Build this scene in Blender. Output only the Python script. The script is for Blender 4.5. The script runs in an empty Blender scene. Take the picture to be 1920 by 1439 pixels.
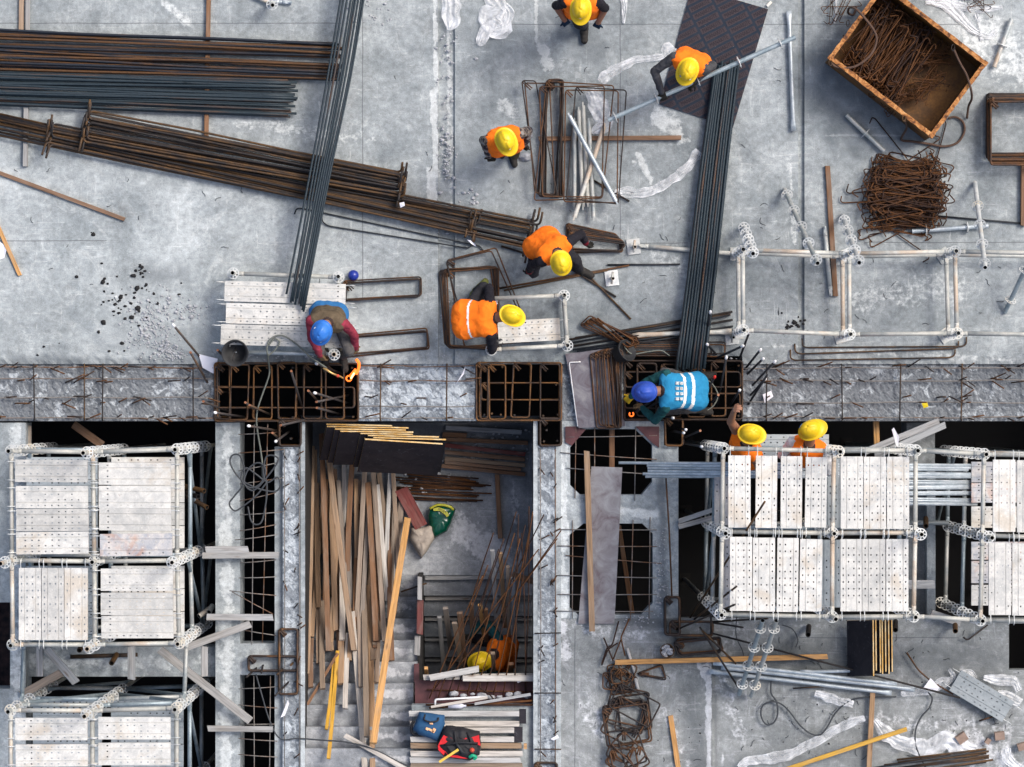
import bpy, bmesh, math, random
import numpy as np
from mathutils import Vector, Matrix, noise as mnoise
R = math.radians
random.seed(7)
C = bpy.context.scene
COL = C.collection

# ---------------------------------------------------------------- camera, sky, sun
S, H, NX, NY = 165.0, 40.0, 960.0, 770.0     # pixels per metre on the slab, camera height, point straight below the camera
cd = bpy.data.cameras.new('camera'); cam = bpy.data.objects.new('camera', cd); COL.objects.link(cam)
cam.location = (0, 0, H); cam.rotation_euler = (0, 0, 0)
cd.sensor_width = 36; cd.lens = S*H*36/1920; cd.shift_y = (NY-719.5)/1920
cd.clip_start = 1; cd.clip_end = 400
C.camera = cam
SUN_EL, SUN_AZ = 52, 58          # azimuth measured from +Y towards +X
wd = bpy.data.worlds.new('World'); C.world = wd; wd.use_nodes = True
wn = wd.node_tree.nodes; wl = wd.node_tree.links
bg = wn['Background']; sky = wn.new('ShaderNodeTexSky'); sky.sky_type = 'NISHITA'; sky.sun_disc = False
sky.sun_elevation = R(SUN_EL); sky.sun_rotation = R(SUN_AZ); sky.air_density = 1.0; sky.dust_density = 5.0; sky.ozone_density = 1.0
wl.new(sky.outputs[0], bg.inputs['Color']); bg.inputs['Strength'].default_value = 0.125
sl = bpy.data.lights.new('sun', 'SUN'); sun = bpy.data.objects.new('sun', sl); COL.objects.link(sun)
sl.energy = 1.25; sl.angle = R(18); sl.color = (1.0, 0.97, 0.93)
d = Vector((math.sin(R(SUN_AZ))*math.cos(R(SUN_EL)), math.cos(R(SUN_AZ))*math.cos(R(SUN_EL)), math.sin(R(SUN_EL))))
sun.rotation_euler = (-d).to_track_quat('-Z', 'Y').to_euler(); sun.location = d*60
C.view_settings.view_transform = 'Standard'; C.view_settings.look = 'None'
C.view_settings.gamma = 1.0; C.view_settings.exposure = 0.80
C.render.engine = 'CYCLES'; C.cycles.max_bounces = 6

# ---------------------------------------------------------------- materials
MAT = {}
class N:
    """small helper round a material's node tree"""
    def __init__(s, name, rough=0.85, metal=0.0, spec=0.35):
        m = bpy.data.materials.new(name); m.use_nodes = True
        s.m = m; s.n = m.node_tree.nodes; s.l = m.node_tree.links; s.b = s.n['Principled BSDF']
        s.b.inputs['Roughness'].default_value = rough; s.b.inputs['Metallic'].default_value = metal
        s.b.inputs['Specular IOR Level'].default_value = spec
        MAT[name] = m
    def new(s, t, **kw):
        n = s.n.new(t)
        for k, v in kw.items(): setattr(n, k, v)
        return n
    def link(s, a, b): s.l.new(a, b)
    def val(s, inp, v):
        if hasattr(v, 'is_output'): s.l.new(v, inp)
        else: inp.default_value = v
    def coord(s, scale=(1, 1, 1), rnd=True):
        t = s.new('ShaderNodeTexCoord'); mp = s.new('ShaderNodeMapping')
        mp.inputs['Scale'].default_value = scale; s.link(t.outputs['Object'], mp.inputs['Vector'])
        if rnd:
            oi = s.new('ShaderNodeObjectInfo')
            ml = s.new('ShaderNodeMath', operation='MULTIPLY'); s.link(oi.outputs['Random'], ml.inputs[0]); ml.inputs[1].default_value = 37.0
            s.link(ml.outputs[0], mp.inputs['Location'])
        return mp.outputs['Vector']
    def rnd(s): return s.new('ShaderNodeObjectInfo').outputs['Random']
    def noise(s, vec, scale, detail=4, rough=0.55, dist=0.0):
        t = s.new('ShaderNodeTexNoise'); s.link(vec, t.inputs['Vector'])
        t.inputs['Scale'].default_value = scale; t.inputs['Detail'].default_value = detail
        t.inputs['Roughness'].default_value = rough; t.inputs['Distortion'].default_value = dist
        return t.outputs['Fac']
    def voro(s, vec, scale, feature='F1'):
        t = s.new('ShaderNodeTexVoronoi', feature=feature); s.link(vec, t.inputs['Vector']); t.inputs['Scale'].default_value = scale
        return t.outputs['Distance']
    def ramp(s, fac, stops):
        r = s.new('ShaderNodeValToRGB'); e = r.color_ramp.elements
        while len(e) < len(stops): e.new(0.5)
        for k, (p, c) in enumerate(stops):
            if not hasattr(c, '__len__'): c = (c, c, c)
            e[k].position = p; e[k].color = (*c, 1)
        s.val(r.inputs['Fac'], fac); return r.outputs['Color']
    def mix(s, fac, a, b, mode='MIX'):
        m = s.new('ShaderNodeMix', data_type='RGBA', blend_type=mode)
        s.val(m.inputs[0], fac)
        for k, v in ((6, a), (7, b)):
            if hasattr(v, 'is_output'): s.link(v, m.inputs[k])
            else: m.inputs[k].default_value = (*v, 1)
        return m.outputs[2]
    def math(s, op, a, b=0.0, c=None):
        m = s.new('ShaderNodeMath', operation=op); s.val(m.inputs[0], a); s.val(m.inputs[1], b)
        if c is not None: s.val(m.inputs[2], c)
        return m.outputs[0]
    def bump(s, h, strength=0.3, dist=0.01):
        b = s.new('ShaderNodeBump'); b.inputs['Strength'].default_value = strength; b.inputs['Distance'].default_value = dist
        s.link(h, b.inputs['Height']); s.link(b.outputs[0], s.b.inputs['Normal'])
    def col(s, c):
        if hasattr(c, 'is_output'): s.link(c, s.b.inputs['Base Color'])
        else: s.b.inputs['Base Color'].default_value = (*c, 1)
        return s

def attr(n, name):
    a = n.new('ShaderNodeAttribute'); a.attribute_name = name; return a.outputs['Fac']

def mat_floor(name, lo, hi, pale, lines=()):
    n = N(name, 0.8, 0, 0.3); v = n.coord(rnd=False)
    big = n.noise(v, 0.55, 7, 0.62, 0.4); med = n.noise(v, 2.3, 8, 0.68, 0.8); fine = n.noise(v, 16, 6, 0.7); gr = n.noise(v, 90, 3, 0.7)
    f = n.math('ADD', n.math('MULTIPLY', big, 0.55), n.math('MULTIPLY', med, 0.55))
    c = n.ramp(f, [(0.36, lo), (0.53, tuple((a+b)/2 for a, b in zip(lo, hi))), (0.70, hi)])
    c = n.mix(1.0, c, n.ramp(n.noise(v, 4.2, 10, 0.78, 1.2), [(0.32, 0.86), (0.5, 1.0), (0.68, 1.10)]), 'MULTIPLY')
    blot = n.ramp(n.noise(v, 1.4, 5, 0.6, 1.5), [(0.55, 0.0), (0.66, 1.0)])
    c = n.mix(n.math('MULTIPLY', blot, 0.30), c, (lo[0]*0.72, lo[1]*0.76, lo[2]*0.82))
    # trowel swirls and pale laitance films
    sw = n.noise(v, 2.6, 12, 0.76, 1.8)
    c = n.mix(n.ramp(sw, [(0.54, 0.0), (0.64, 0.32), (0.74, 0.5)]), c, tuple(x*0.94 for x in pale))
    for sc, ro, am in (((2.2, 26, 1), 0.5, 0.30), ((24, 1.8, 1), -0.35, 0.26)):
        t = n.new('ShaderNodeMapping'); t.inputs['Rotation'].default_value = (0, 0, ro); t.inputs['Scale'].default_value = sc; n.link(v, t.inputs['Vector'])
        c = n.mix(n.math('MULTIPLY', n.ramp(n.noise(t.outputs['Vector'], 1.0, 5, 0.7, 1.0), [(0.58, 0.0), (0.64, 1.0)]), n.math('MULTIPLY', n.ramp(med, [(0.45, 0.0), (0.6, 1.0)]), am*2.0)), c, tuple(x*0.9 for x in pale))
    c = n.mix(n.ramp(n.noise(v, 0.9, 6, 0.7, 0.8), [(0.62, 0.0), (0.76, 0.22)]), c, (0.20, 0.15, 0.11))
    st = n.math('ADD', attr(n, 'stain'), n.math('MULTIPLY', n.math('SUBTRACT', fine, 0.5), 0.8))
    c = n.mix(n.ramp(st, [(0.40, 0.0), (0.56, 0.75)]), c, pale)
    dk = n.math('ADD', attr(n, 'dirt_shade'), n.math('MULTIPLY', n.math('SUBTRACT', fine, 0.5), 0.7))  # mask of dirt that also carries painted shade
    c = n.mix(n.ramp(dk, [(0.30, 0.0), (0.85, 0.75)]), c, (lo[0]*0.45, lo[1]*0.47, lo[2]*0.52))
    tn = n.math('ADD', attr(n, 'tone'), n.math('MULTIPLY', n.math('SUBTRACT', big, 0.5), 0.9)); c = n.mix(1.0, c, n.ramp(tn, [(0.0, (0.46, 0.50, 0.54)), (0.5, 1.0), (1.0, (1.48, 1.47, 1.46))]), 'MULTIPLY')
    c = n.mix(1.0, c, n.ramp(fine, [(0.3, 0.72), (0.7, 1.22)]), 'MULTIPLY')
    c = n.mix(1.0, c, n.ramp(gr, [(0.3, 0.82), (0.7, 1.16)]), 'MULTIPLY')
    sp = n.ramp(n.voro(v, 9.0), [(0.035, 1.0), (0.05, 0.0)])
    c = n.mix(n.math('MULTIPLY', sp, 0.7), c, (0.06, 0.06, 0.065))
    sep = n.new('ShaderNodeSeparateXYZ'); n.link(v, sep.inputs[0])
    wob = n.math('MULTIPLY', n.math('SUBTRACT', n.noise(v, 3.0, 2), 0.5), 0.02)
    for ax, at, a, b in lines:                               # saw cuts
        q = n.math('ADD', sep.outputs[ax], wob)
        dd = n.math('ABSOLUTE', n.math('SUBTRACT', q, at))
        k = n.math('LESS_THAN', dd, 0.0055)
        o = sep.outputs[1-ax]
        k = n.math('MULTIPLY', k, n.math('MULTIPLY', n.math('GREATER_THAN', o, a), n.math('LESS_THAN', o, b)))
        c = n.mix(n.math('MULTIPLY', k, 0.6), c, (0.07, 0.075, 0.085))
    n.col(c)
    h = n.math('ADD', n.math('MULTIPLY', fine, 1.0), n.math('MULTIPLY', gr, 0.5))
    n.bump(h, 0.35, 0.012)
    return n.m

def px2w(px, py, z=0.0):
    k = (1 - z/H)/S
    return Vector(((px-NX)*k, (NY-py)*k, z))
W = px2w
def wx(px): return (px-NX)/S
def wy(py): return (NY-py)/S

LN = [(1, wy(44), wx(-500), wx(640)), (1, wy(46), wx(955), wx(1800)), (0, wx(680), wy(560), wy(-500)), (0, wx(1163), wy(470), wy(-500)),
      (1, wy(456), wx(1170), wx(1290)), (1, wy(452), wx(-20), wx(200)), (1, wy(455), wx(1620), wx(2400))]
mat_floor('slab_concrete', (0.160, 0.184, 0.194), (0.355, 0.386, 0.394), (0.53, 0.555, 0.550), LN)
mat_floor('lower_slab_concrete', (0.135, 0.148, 0.152), (0.285, 0.302, 0.302), (0.55, 0.565, 0.59), [(0, wx(1078), wy(1500), wy(1180)), (1, wy(1197), wx(1500), wx(1800))])
mat_floor('pale_concrete', (0.185, 0.212, 0.226), (0.41, 0.448, 0.462), (0.56, 0.595, 0.60))
mat_floor('stair_concrete', (0.13, 0.145, 0.16), (0.33, 0.345, 0.36), (0.50, 0.51, 0.53))

def mat_rough(name, dark, mid, pale, amt):
    n = N(name, 0.85, 0, 0.3); v = n.coord(rnd=False)
    a = n.noise(v, 7.5, 8, 0.66, 0.9); b = n.noise(v, 34, 5, 0.65, 0.5); g = n.noise(v, 1.6, 4)
    c = n.ramp(b, [(0.3, dark), (0.7, mid)])
    f = n.math('ADD', a, n.math('MULTIPLY', n.math('SUBTRACT', g, 0.5), 0.35))
    c = n.mix(n.ramp(n.math('ADD', f, n.math('MULTIPLY', n.math('SUBTRACT', b, 0.5), 0.22)), [(amt-.01, 0.0), (amt+0.09, 0.85)]), c, pale)
    c = n.mix(n.ramp(n.noise(v, 6, 3, 0.6, 2.0), [(0.62, 0.0), (0.74, 0.4)]), c, (dark[0]*0.5, dark[1]*0.5, dark[2]*0.55))
    pb = n.voro(v, 38); c = n.mix(n.ramp(pb, [(0.16, 0.5), (0.26, 0.0)]), c, (dark[0]*1.3, dark[1]*1.3, dark[2]*1.3)); c = n.mix(1.0, c, n.ramp(n.noise(v, 110, 3, 0.7), [(0.3, 0.78), (0.7, 1.2)]), 'MULTIPLY')
    n.col(c); n.bump(n.math('ADD', n.math('MULTIPLY', a, 0.6), n.math('MULTIPLY', b, 0.8)), 0.3, 0.012)
mat_rough('rough_concrete', (0.105, 0.118, 0.132), (0.205, 0.222, 0.24), (0.43, 0.47, 0.50), 0.55)
mat_rough('rough_concrete_pale', (0.135, 0.155, 0.175), (0.26, 0.29, 0.32), (0.47, 0.52, 0.56), 0.49)

n = N('void_black', 0.9); n.col((0.012, 0.012, 0.013))  # lower floor coloured near black so the voids read dark
n = N('formwork_void_dark', 0.9); n.col((0.02, 0.019, 0.018))  # formwork, and things darkened to sink into the voids
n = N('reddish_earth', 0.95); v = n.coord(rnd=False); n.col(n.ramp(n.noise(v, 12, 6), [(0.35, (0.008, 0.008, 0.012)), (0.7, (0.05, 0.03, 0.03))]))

def mat_steel(name, dark, rust, bias, stretch=(0.7, 14, 14), sc=2.0, rough=0.6):
    n = N(name, rough, 0.15, 0.4); v = n.coord(stretch); r = n.rnd()
    a = n.noise(v, sc, 5, 0.6)
    f = n.math('ADD', n.math('MULTIPLY', a, 1.0), n.math('MULTIPLY', r, 0.36))
    c = n.ramp(f, [(bias-0.10, dark), (bias+0.02, tuple((x+y)/2 for x, y in zip(dark, rust))), (bias+0.12, rust)])
    c = n.mix(1.0, c, n.ramp(n.noise(n.coord((6, 6, 6)), 6, 4, 0.7), [(0.3, 0.65), (0.7, 1.25)]), 'MULTIPLY')
    n.col(c)
mat_steel('blue_bar', (0.017, 0.030, 0.040), (0.10, 0.047, 0.020), 0.90)
mat_steel('mixed_bar', (0.014, 0.019, 0.028), (0.092, 0.042, 0.014), 0.71, (1.3, 14, 14), 2.4)
mat_steel('brown_bar', (0.021, 0.017, 0.016), (0.088, 0.045, 0.016), 0.71, (4, 4, 4), 1.2)
mat_steel('stirrup_bar', (0.026, 0.019, 0.017), (0.105, 0.044, 0.014), 0.68, (5, 5, 5), 1.0)
mat_steel('cage_bar', (0.034, 0.022, 0.017), (0.155, 0.068, 0.018), 0.72, (4, 4, 4), 1.0)
mat_steel('rust_tie', (0.028, 0.012, 0.007), (0.105, 0.040, 0.010), 0.66, (5, 5, 5), 1.0, 0.75)
mat_steel('lap_bar', (0.060, 0.052, 0.050), (0.10, 0.060, 0.035), 0.80, (4, 4, 4))
mat_steel('dark_bar', (0.018, 0.021, 0.026), (0.10, 0.055, 0.03), 1.02, (4, 4, 4))
mat_steel('mesh_wire', (0.20, 0.19, 0.18), (0.14, 0.07, 0.035), 0.74, (3, 3, 3))
mat_steel('rust_sheet', (0.055, 0.026, 0.010), (0.165, 0.074, 0.014), 0.68, (2, 2, 2), 1.4)
n = N('bin_rim', 0.75); v = n.coord(); a = n.noise(v, 11, 7, 0.7, 1.0)
n.col(n.ramp(a, [(0.40, (0.07, 0.026, 0.010)), (0.50, (0.30, 0.115, 0.028)), (0.62, (0.50, 0.24, 0.08)), (0.76, (0.58, 0.40, 0.22))])); n.bump(a, 0.4, 0.02)

def mat_galv(name, base, tint, stain, rough=0.55, metal=0.25, amt=0.62):
    n = N(name, rough, metal, 0.5); v = n.coord((1, 1, 1))
    a = n.noise(v, 7, 6, 0.65, 0.6); b = n.noise(v, 2.2, 4, 0.6, 0.5); g = n.noise(v, 60, 3, 0.7)
    c = n.ramp(a, [(0.34, tint), (0.60, base)])
    f = n.math('ADD', b, n.math('MULTIPLY', n.math('SUBTRACT', n.rnd(), 0.5), 0.22))
    c = n.mix(n.ramp(f, [(amt, 0.0), (amt+0.12, 0.7)]), c, stain)
    c = n.mix(1.0, c, n.ramp(g, [(0.3, 0.88), (0.7, 1.08)]), 'MULTIPLY')
    c = n.mix(1.0, c, n.ramp(n.rnd(), [(0.0, 0.76), (1.0, 1.06)]), 'MULTIPLY')
    sm = n.noise(v, 3.4, 7, 0.72, 1.4); c = n.mix(n.ramp(sm, [(0.55, 0.0), (0.70, 0.45)]), c, tuple(x*0.55 for x in tint))
    c = n.mix(n.ramp(n.noise(v, 18, 6, 0.75, 0.6), [(0.62, 0.0), (0.70, 0.7)]), c, tuple(min(x*1.18, .74) for x in base))
    c = n.mix(n.ramp(n.noise(v, 13, 5, 0.7, 0.4), [(0.68, 0.0), (0.74, 0.55)]), c, (0.20, 0.11, 0.06))
    n.col(c)
mat_galv('galv_tube', (0.50, 0.50, 0.47), (0.30, 0.35, 0.36), (0.42, 0.29, 0.18), 0.5, 0.25, 0.60)
mat_galv('cream_tube', (0.54, 0.53, 0.48), (0.36, 0.38, 0.36), (0.46, 0.33, 0.22), 0.55, 0.1, 0.56)
mat_galv('bluish_tube', (0.33, 0.39, 0.42), (0.20, 0.26, 0.29), (0.34, 0.32, 0.27), 0.45, 0.35, 0.66)
mat_galv('bright_tube', (0.54, 0.59, 0.62), (0.33, 0.39, 0.43), (0.30, 0.31, 0.31), 0.45, 0.4, 0.70)
mat_galv('rosette_zinc', (0.64, 0.65, 0.63), (0.46, 0.49, 0.50), (0.55, 0.48, 0.36), 0.5, 0.2, 0.62)
mat_galv('deck_zinc', (0.635, 0.625, 0.585), (0.45, 0.455, 0.44), (0.47, 0.41, 0.33), 0.55, 0.12, 0.60)
mat_galv('grey_deck_zinc', (0.37, 0.41, 0.43), (0.28, 0.32, 0.34), (0.40, 0.40, 0.38), 0.5, 0.2, 0.66)
mat_galv('rusty_deck_zinc', (0.58, 0.55, 0.52), (0.30, 0.33, 0.38), (0.45, 0.19, 0.08), 0.6, 0.1, 0.54)
n = N('tube_bore', 1.0); n.col((0.006, 0.006, 0.006))  # near-black colour stands in for the dark inside an open tube

def mat_wood(name, a, b, c3, rough=0.8):
    n = N(name, rough, 0, 0.25); v = n.coord((1.3, 22, 22)); r = n.rnd()
    g = n.noise(v, 2.0, 6, 0.65, 0.4); big = n.noise(n.coord((1, 3, 3)), 2.4, 5, 0.6, 0.5)
    base = n.ramp(r, [(0.0, a), (0.5, b), (1.0, c3)])
    base = n.mix(n.ramp(big, [(0.48, 0.0), (0.70, 0.45)]), base, (0.25, 0.22, 0.185))
    c = n.mix(1.0, base, n.ramp(g, [(0.3, 0.50), (0.5, 0.92), (0.7, 1.2)]), 'MULTIPLY')
    kn = n.ramp(n.voro(n.coord((2.0, 9, 9)), 1.0), [(0.05, 1.0), (0.12, 0.0)])
    c = n.mix(n.math('MULTIPLY', kn, 0.6), c, (0.10, 0.05, 0.025))
    n.col(c); n.bump(g, 0.3, 0.004)
mat_wood('site_timber', (0.21, 0.165, 0.125), (0.34, 0.21, 0.115), (0.25, 0.225, 0.20))
mat_wood('pale_timber', (0.46, 0.41, 0.35), (0.52, 0.49, 0.45), (0.44, 0.44, 0.43))
mat_wood('orange_timber', (0.50, 0.265, 0.095), (0.55, 0.30, 0.11), (0.50, 0.28, 0.12))
mat_wood('brown_timber', (0.17, 0.09, 0.05), (0.22, 0.115, 0.06), (0.19, 0.12, 0.08))
mat_wood('dusty_timber', (0.32, 0.34, 0.355), (0.29, 0.285, 0.275), (0.36, 0.37, 0.38))
mat_wood('red_board', (0.16, 0.032, 0.03), (0.17, 0.045, 0.04), (0.15, 0.05, 0.045))
mat_wood('yellow_timber', (0.55, 0.30, 0.03), (0.50, 0.29, 0.05), (0.52, 0.31, 0.06))
n = N('film_plywood', 0.6, 0, 0.15); v = n.coord(); a = n.noise(v, 5, 6, 0.65, 1.0)
n.col(n.mix(n.ramp(n.noise(v, 9, 6, 0.7, 2.0), [(0.60, 0.0), (0.74, 0.30)]), n.ramp(a, [(0.3, (0.014, 0.014, 0.019)), (0.7, (0.034, 0.029, 0.034))]), (0.30, 0.31, 0.33)))
n = N('blue_plywood', 0.65, 0, 0.12); v = n.coord(); a = n.noise(v, 6, 5, 0.65, 1.0)
n.col(n.mix(n.ramp(n.voro(v, 14), [(0.03, 0.5), (0.05, 0.0)]), n.ramp(a, [(0.3, (0.012, 0.020, 0.034)), (0.7, (0.022, 0.030, 0.044))]), (0.4, 0.4, 0.4)))
n = N('ply_stamp', 0.6, 0, 0.12); n.col((0.046, 0.036, 0.042))
n = N('ply_stamp_dark', 0.6, 0, 0.12); n.col((0.020, 0.018, 0.024))
n = N('dusty_plywood', 0.75); v = n.coord(); a = n.noise(v, 4.5, 7, 0.66, 1.0)
n.col(n.ramp(a, [(0.32, (0.11, 0.08, 0.092)), (0.44, (0.165, 0.155, 0.168)), (0.66, (0.25, 0.255, 0.27))]))
n = N('purple_plywood', 0.6); v = n.coord(); a = n.noise(v, 5, 7, 0.66, 1.2)
n.col(n.ramp(a, [(0.36, (0.085, 0.068, 0.082)), (0.52, (0.125, 0.118, 0.138)), (0.68, (0.20, 0.195, 0.205))]))
n = N('maroon_plywood', 0.55); v = n.coord(); a = n.noise(v, 6, 6)
n.col(n.ramp(a, [(0.35, (0.040, 0.012, 0.016)), (0.66, (0.095, 0.032, 0.036))]))
n = N('ply_edge', 0.7); v = n.coord(); n.col(n.ramp(n.noise(v, 9, 4), [(0.4, (0.55, 0.32, 0.09)), (0.6, (0.66, 0.50, 0.27))]))

def plain(name, c, rough=0.6, spec=0.4, metal=0.0, var=0.18, sc=12):
    n = N(name, rough, metal, spec); v = n.coord(); a = n.noise(v, sc, 4)
    n.col(n.mix(1.0, c, n.ramp(a, [(0.3, 1-var), (0.7, 1+var)]), 'MULTIPLY')); return n.m
for nm, c in (('helmet_yellow', (0.78, 0.52, 0.012)), ('helmet_blue', (0.03, 0.17, 0.56)), ('helmet_dark_blue', (0.028, 0.08, 0.42))):
    n = N(nm, 0.42, 0, 0.4); v = n.coord(); a = n.noise(v, 14, 7, 0.75, 1.2)
    k = n.mix(n.ramp(a, [(0.58, 0.0), (0.70, 0.55)]), c, tuple(x*0.42+0.02 for x in c)); k = n.mix(n.ramp(n.noise(v, 40, 4, 0.7), [(0.62, 0.0), (0.70, 0.5)]), k, tuple(min(1, x*0.6+0.2) for x in c))
    n.col(n.mix(1.0, k, n.ramp(n.rnd(), [(0.0, 0.84), (1.0, 1.05)]), 'MULTIPLY')); n.link(n.ramp(a, [(0.4, 0.34), (0.65, 0.62)]), n.b.inputs['Roughness'])
for nm, c in (('vest_orange', (0.94, 0.19, 0.012)), ('vest_blue', (0.03, 0.15, 0.36)), ('vest_teal', (0.02, 0.21, 0.40))):
    n = N(nm, 0.85, 0, 0.2); v = n.coord(rnd=False); a = n.noise(v, 9, 5, 0.6, 1.0)
    n.col(n.mix(n.ramp(n.noise(v, 3, 5, 0.6, 1.0), [(0.58, 0.0), (0.78, 0.35)]), n.mix(1.0, c, n.ramp(a, [(0.3, 0.86), (0.7, 1.06)]), 'MULTIPLY'), tuple(x*0.4+0.02 for x in c))); n.bump(n.noise(v, 6, 3, 0.5, 1.6), 0.45, 0.03)
plain('reflective_band', (0.72, 0.72, 0.70), 0.4, 0.5); plain('vest_trim', (0.03, 0.015, 0.012), 0.8)
for nm, c in (('black_cloth', (0.014, 0.013, 0.018)), ('grey_cloth', (0.055, 0.055, 0.06)), ('trouser_grey', (0.085, 0.08, 0.078)), ('maroon_cloth', (0.23, 0.03, 0.05)), ('brown_leather', (0.10, 0.075, 0.048)),
              ('teal_cloth', (0.01, 0.06, 0.065)), ('olive_boot', (0.15, 0.16, 0.045)), ('dark_trousers', (0.02, 0.02, 0.025)), ('camo_cloth', (0.05, 0.045, 0.045)), ('olive_trousers', (0.07, 0.062, 0.035)),
              ('dark_glove', (0.02, 0.019, 0.016)), ('navy_glove', (0.008, 0.022, 0.045)), ('white_glove', (0.55, 0.54, 0.55)), ('yellow_glove', (0.60, 0.36, 0.02)), ('brown_glove', (0.16, 0.10, 0.05)), ('dark_boot', (0.03, 0.028, 0.026)), ('white_shirt', (0.6, 0.6, 0.62)), ('red_cuff', (0.16, 0.008, 0.018))):
    n = N(nm, 0.9, 0, 0.2); v = n.coord(rnd=False); a = n.noise(v, 14, 4, 0.6, 0.6)
    n.col(n.mix(1.0, c, n.ramp(a, [(0.3, 0.7), (0.7, 1.3)]), 'MULTIPLY')); n.bump(a, 0.5, 0.02)
n = N('camo_cloth', 0.9); v = n.coord(rnd=False); n.col(n.ramp(n.noise(v, 22, 2, 0.5), [(0.42, (0.02, 0.02, 0.03)), (0.5, (0.12, 0.085, 0.06)), (0.6, (0.22, 0.20, 0.19))]))
plain('skin', (0.26, 0.125, 0.075), 0.55, 0.4, var=0.08); plain('eye_dark', (0.01, 0.008, 0.008), 0.3); plain('lip', (0.22, 0.08, 0.06), 0.5)
plain('white_cap', (0.80, 0.80, 0.80), 0.5, var=0.03); plain('red_cap', (0.62, 0.03, 0.02), 0.5); plain('orange_tip', (0.26, 0.105, 0.05), 0.6)
plain('black_rubber', (0.018, 0.019, 0.021), 0.6, 0.4); plain('cable_rubber', (0.035, 0.04, 0.046), 0.55, 0.4); plain('hose_grey', (0.13, 0.14, 0.12), 0.6)
plain('rope_brown', (0.085, 0.05, 0.035), 0.9); plain('blue_ball', (0.012, 0.03, 0.26), 0.3, 0.5); plain('paper', (0.80, 0.79, 0.84), 0.8, var=0.04)
plain('stone', (0.33, 0.34, 0.36), 0.9, var=0.35, sc=30); plain('coal', (0.012, 0.012, 0.013), 0.9); plain('bag_blue', (0.015, 0.07, 0.16), 0.8); plain('bag_red', (0.55, 0.010, 0.016), 0.7); plain('bag_black', (0.012, 0.012, 0.015), 0.7)
plain('emblem_orange', (0.75, 0.42, 0.22), 0.7); plain('handle_yellow', (0.75, 0.50, 0.08), 0.6); plain('green_plastic', (0.0, 0.055, 0.03), 0.25, 0.6); plain('yellow_print', (0.42, 0.40, 0.03), 0.3, 0.6); plain('tool_green', (0.01, 0.30, 0.16), 0.4)
plain('burlap', (0.36, 0.31, 0.26), 0.95, var=0.25); plain('brick_red', (0.23, 0.165, 0.13), 0.9, var=0.25); plain('white_rod', (0.68, 0.69, 0.70), 0.5); plain('sticker_blue', (0.02, 0.18, 0.48), 0.4); plain('yellow_wrapper', (0.72, 0.55, 0.02), 0.5); plain('clear_bottle', (0.5, 0.52, 0.6), 0.2, 0.6); plain('red_paint', (0.5, 0.06, 0.03), 0.6); plain('orange_paint', (0.72, 0.30, 0.03), 0.6); plain('brass', (0.65, 0.40, 0.15), 0.35, 0.5, 0.6)
n = N('glow_hot', 0.5); n.col((0.8, 0.12, 0.01)); n.b.inputs['Emission Color'].default_value = (1.0, 0.16, 0.02, 1); n.b.inputs['Emission Strength'].default_value = 1.1
n = N('glow_white', 0.5); n.col((0.9, 0.4, 0.1)); n.b.inputs['Emission Color'].default_value = (1.0, 0.62, 0.22, 1); n.b.inputs['Emission Strength'].default_value = 2.2
n = N('plastic_film', 0.35, 0, 0.5); v = n.coord(rnd=False); a = n.noise(v, 14, 4, 0.6, 0.6); n.col((0.74, 0.76, 0.78)); n.bump(a, 0.35, 0.02)
n.link(n.ramp(n.noise(v, 6, 4, 0.6, 0.8), [(0.34, 0.22), (0.5, 0.48), (0.66, 0.82)]), n.b.inputs['Alpha'])
# ---------------------------------------------------------------- mesh helpers
def tag(o, label=None, cat=None, group=None, kind=None):
    if label: o['label'] = label
    if cat: o['category'] = cat
    if group: o['group'] = group
    if kind: o['kind'] = kind
    return o
def empty(name, loc, label, cat, group=None):
    o = bpy.data.objects.new(name, None); COL.objects.link(o); o.location = loc; o.empty_display_size = 0.1
    return tag(o, label, cat, group)
def attach(o, parent):
    o.parent = parent
    if parent.type == 'EMPTY': o.matrix_parent_inverse = Matrix.Translation(-Vector(parent.location))
def frame(d):
    d = d.normalized(); u = Vector((0, 0, 1)) if abs(d.z) < 0.95 else Vector((1, 0, 0))
    a = d.cross(u).normalized(); return a, d.cross(a).normalized()
def fillet(pts, rad, k=4, closed=False):
    pts = [Vector(p) for p in pts]; out = []; n = len(pts)
    for i, p in enumerate(pts):
        if not closed and i in (0, n-1): out.append(p); continue
        a, b = pts[i-1], pts[(i+1) % n]
        da, db = (a-p), (b-p); r = min(rad, da.length*0.48, db.length*0.48)
        if r < 1e-5: out.append(p); continue
        p0, p1 = p+da.normalized()*r, p+db.normalized()*r
        for j in range(k+1):
            t = j/k; out.append(p0*(1-t)**2 + p*2*t*(1-t) + p1*t*t)
    return out
def spline(pts, k=6):
    pts = [Vector(p) for p in pts]; q = [pts[0]*2-pts[1]]+pts+[pts[-1]*2-pts[-2]]; out = []
    for i in range(1, len(q)-2):
        for j in range(k):
            t = j/k; a, b, c, e = q[i-1], q[i], q[i+1], q[i+2]
            out.append(0.5*((2*b)+(c-a)*t+(2*a-5*b+4*c-e)*t*t+(3*b-a-3*c+e)*t**3))
    return out+[pts[-1]]
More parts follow.
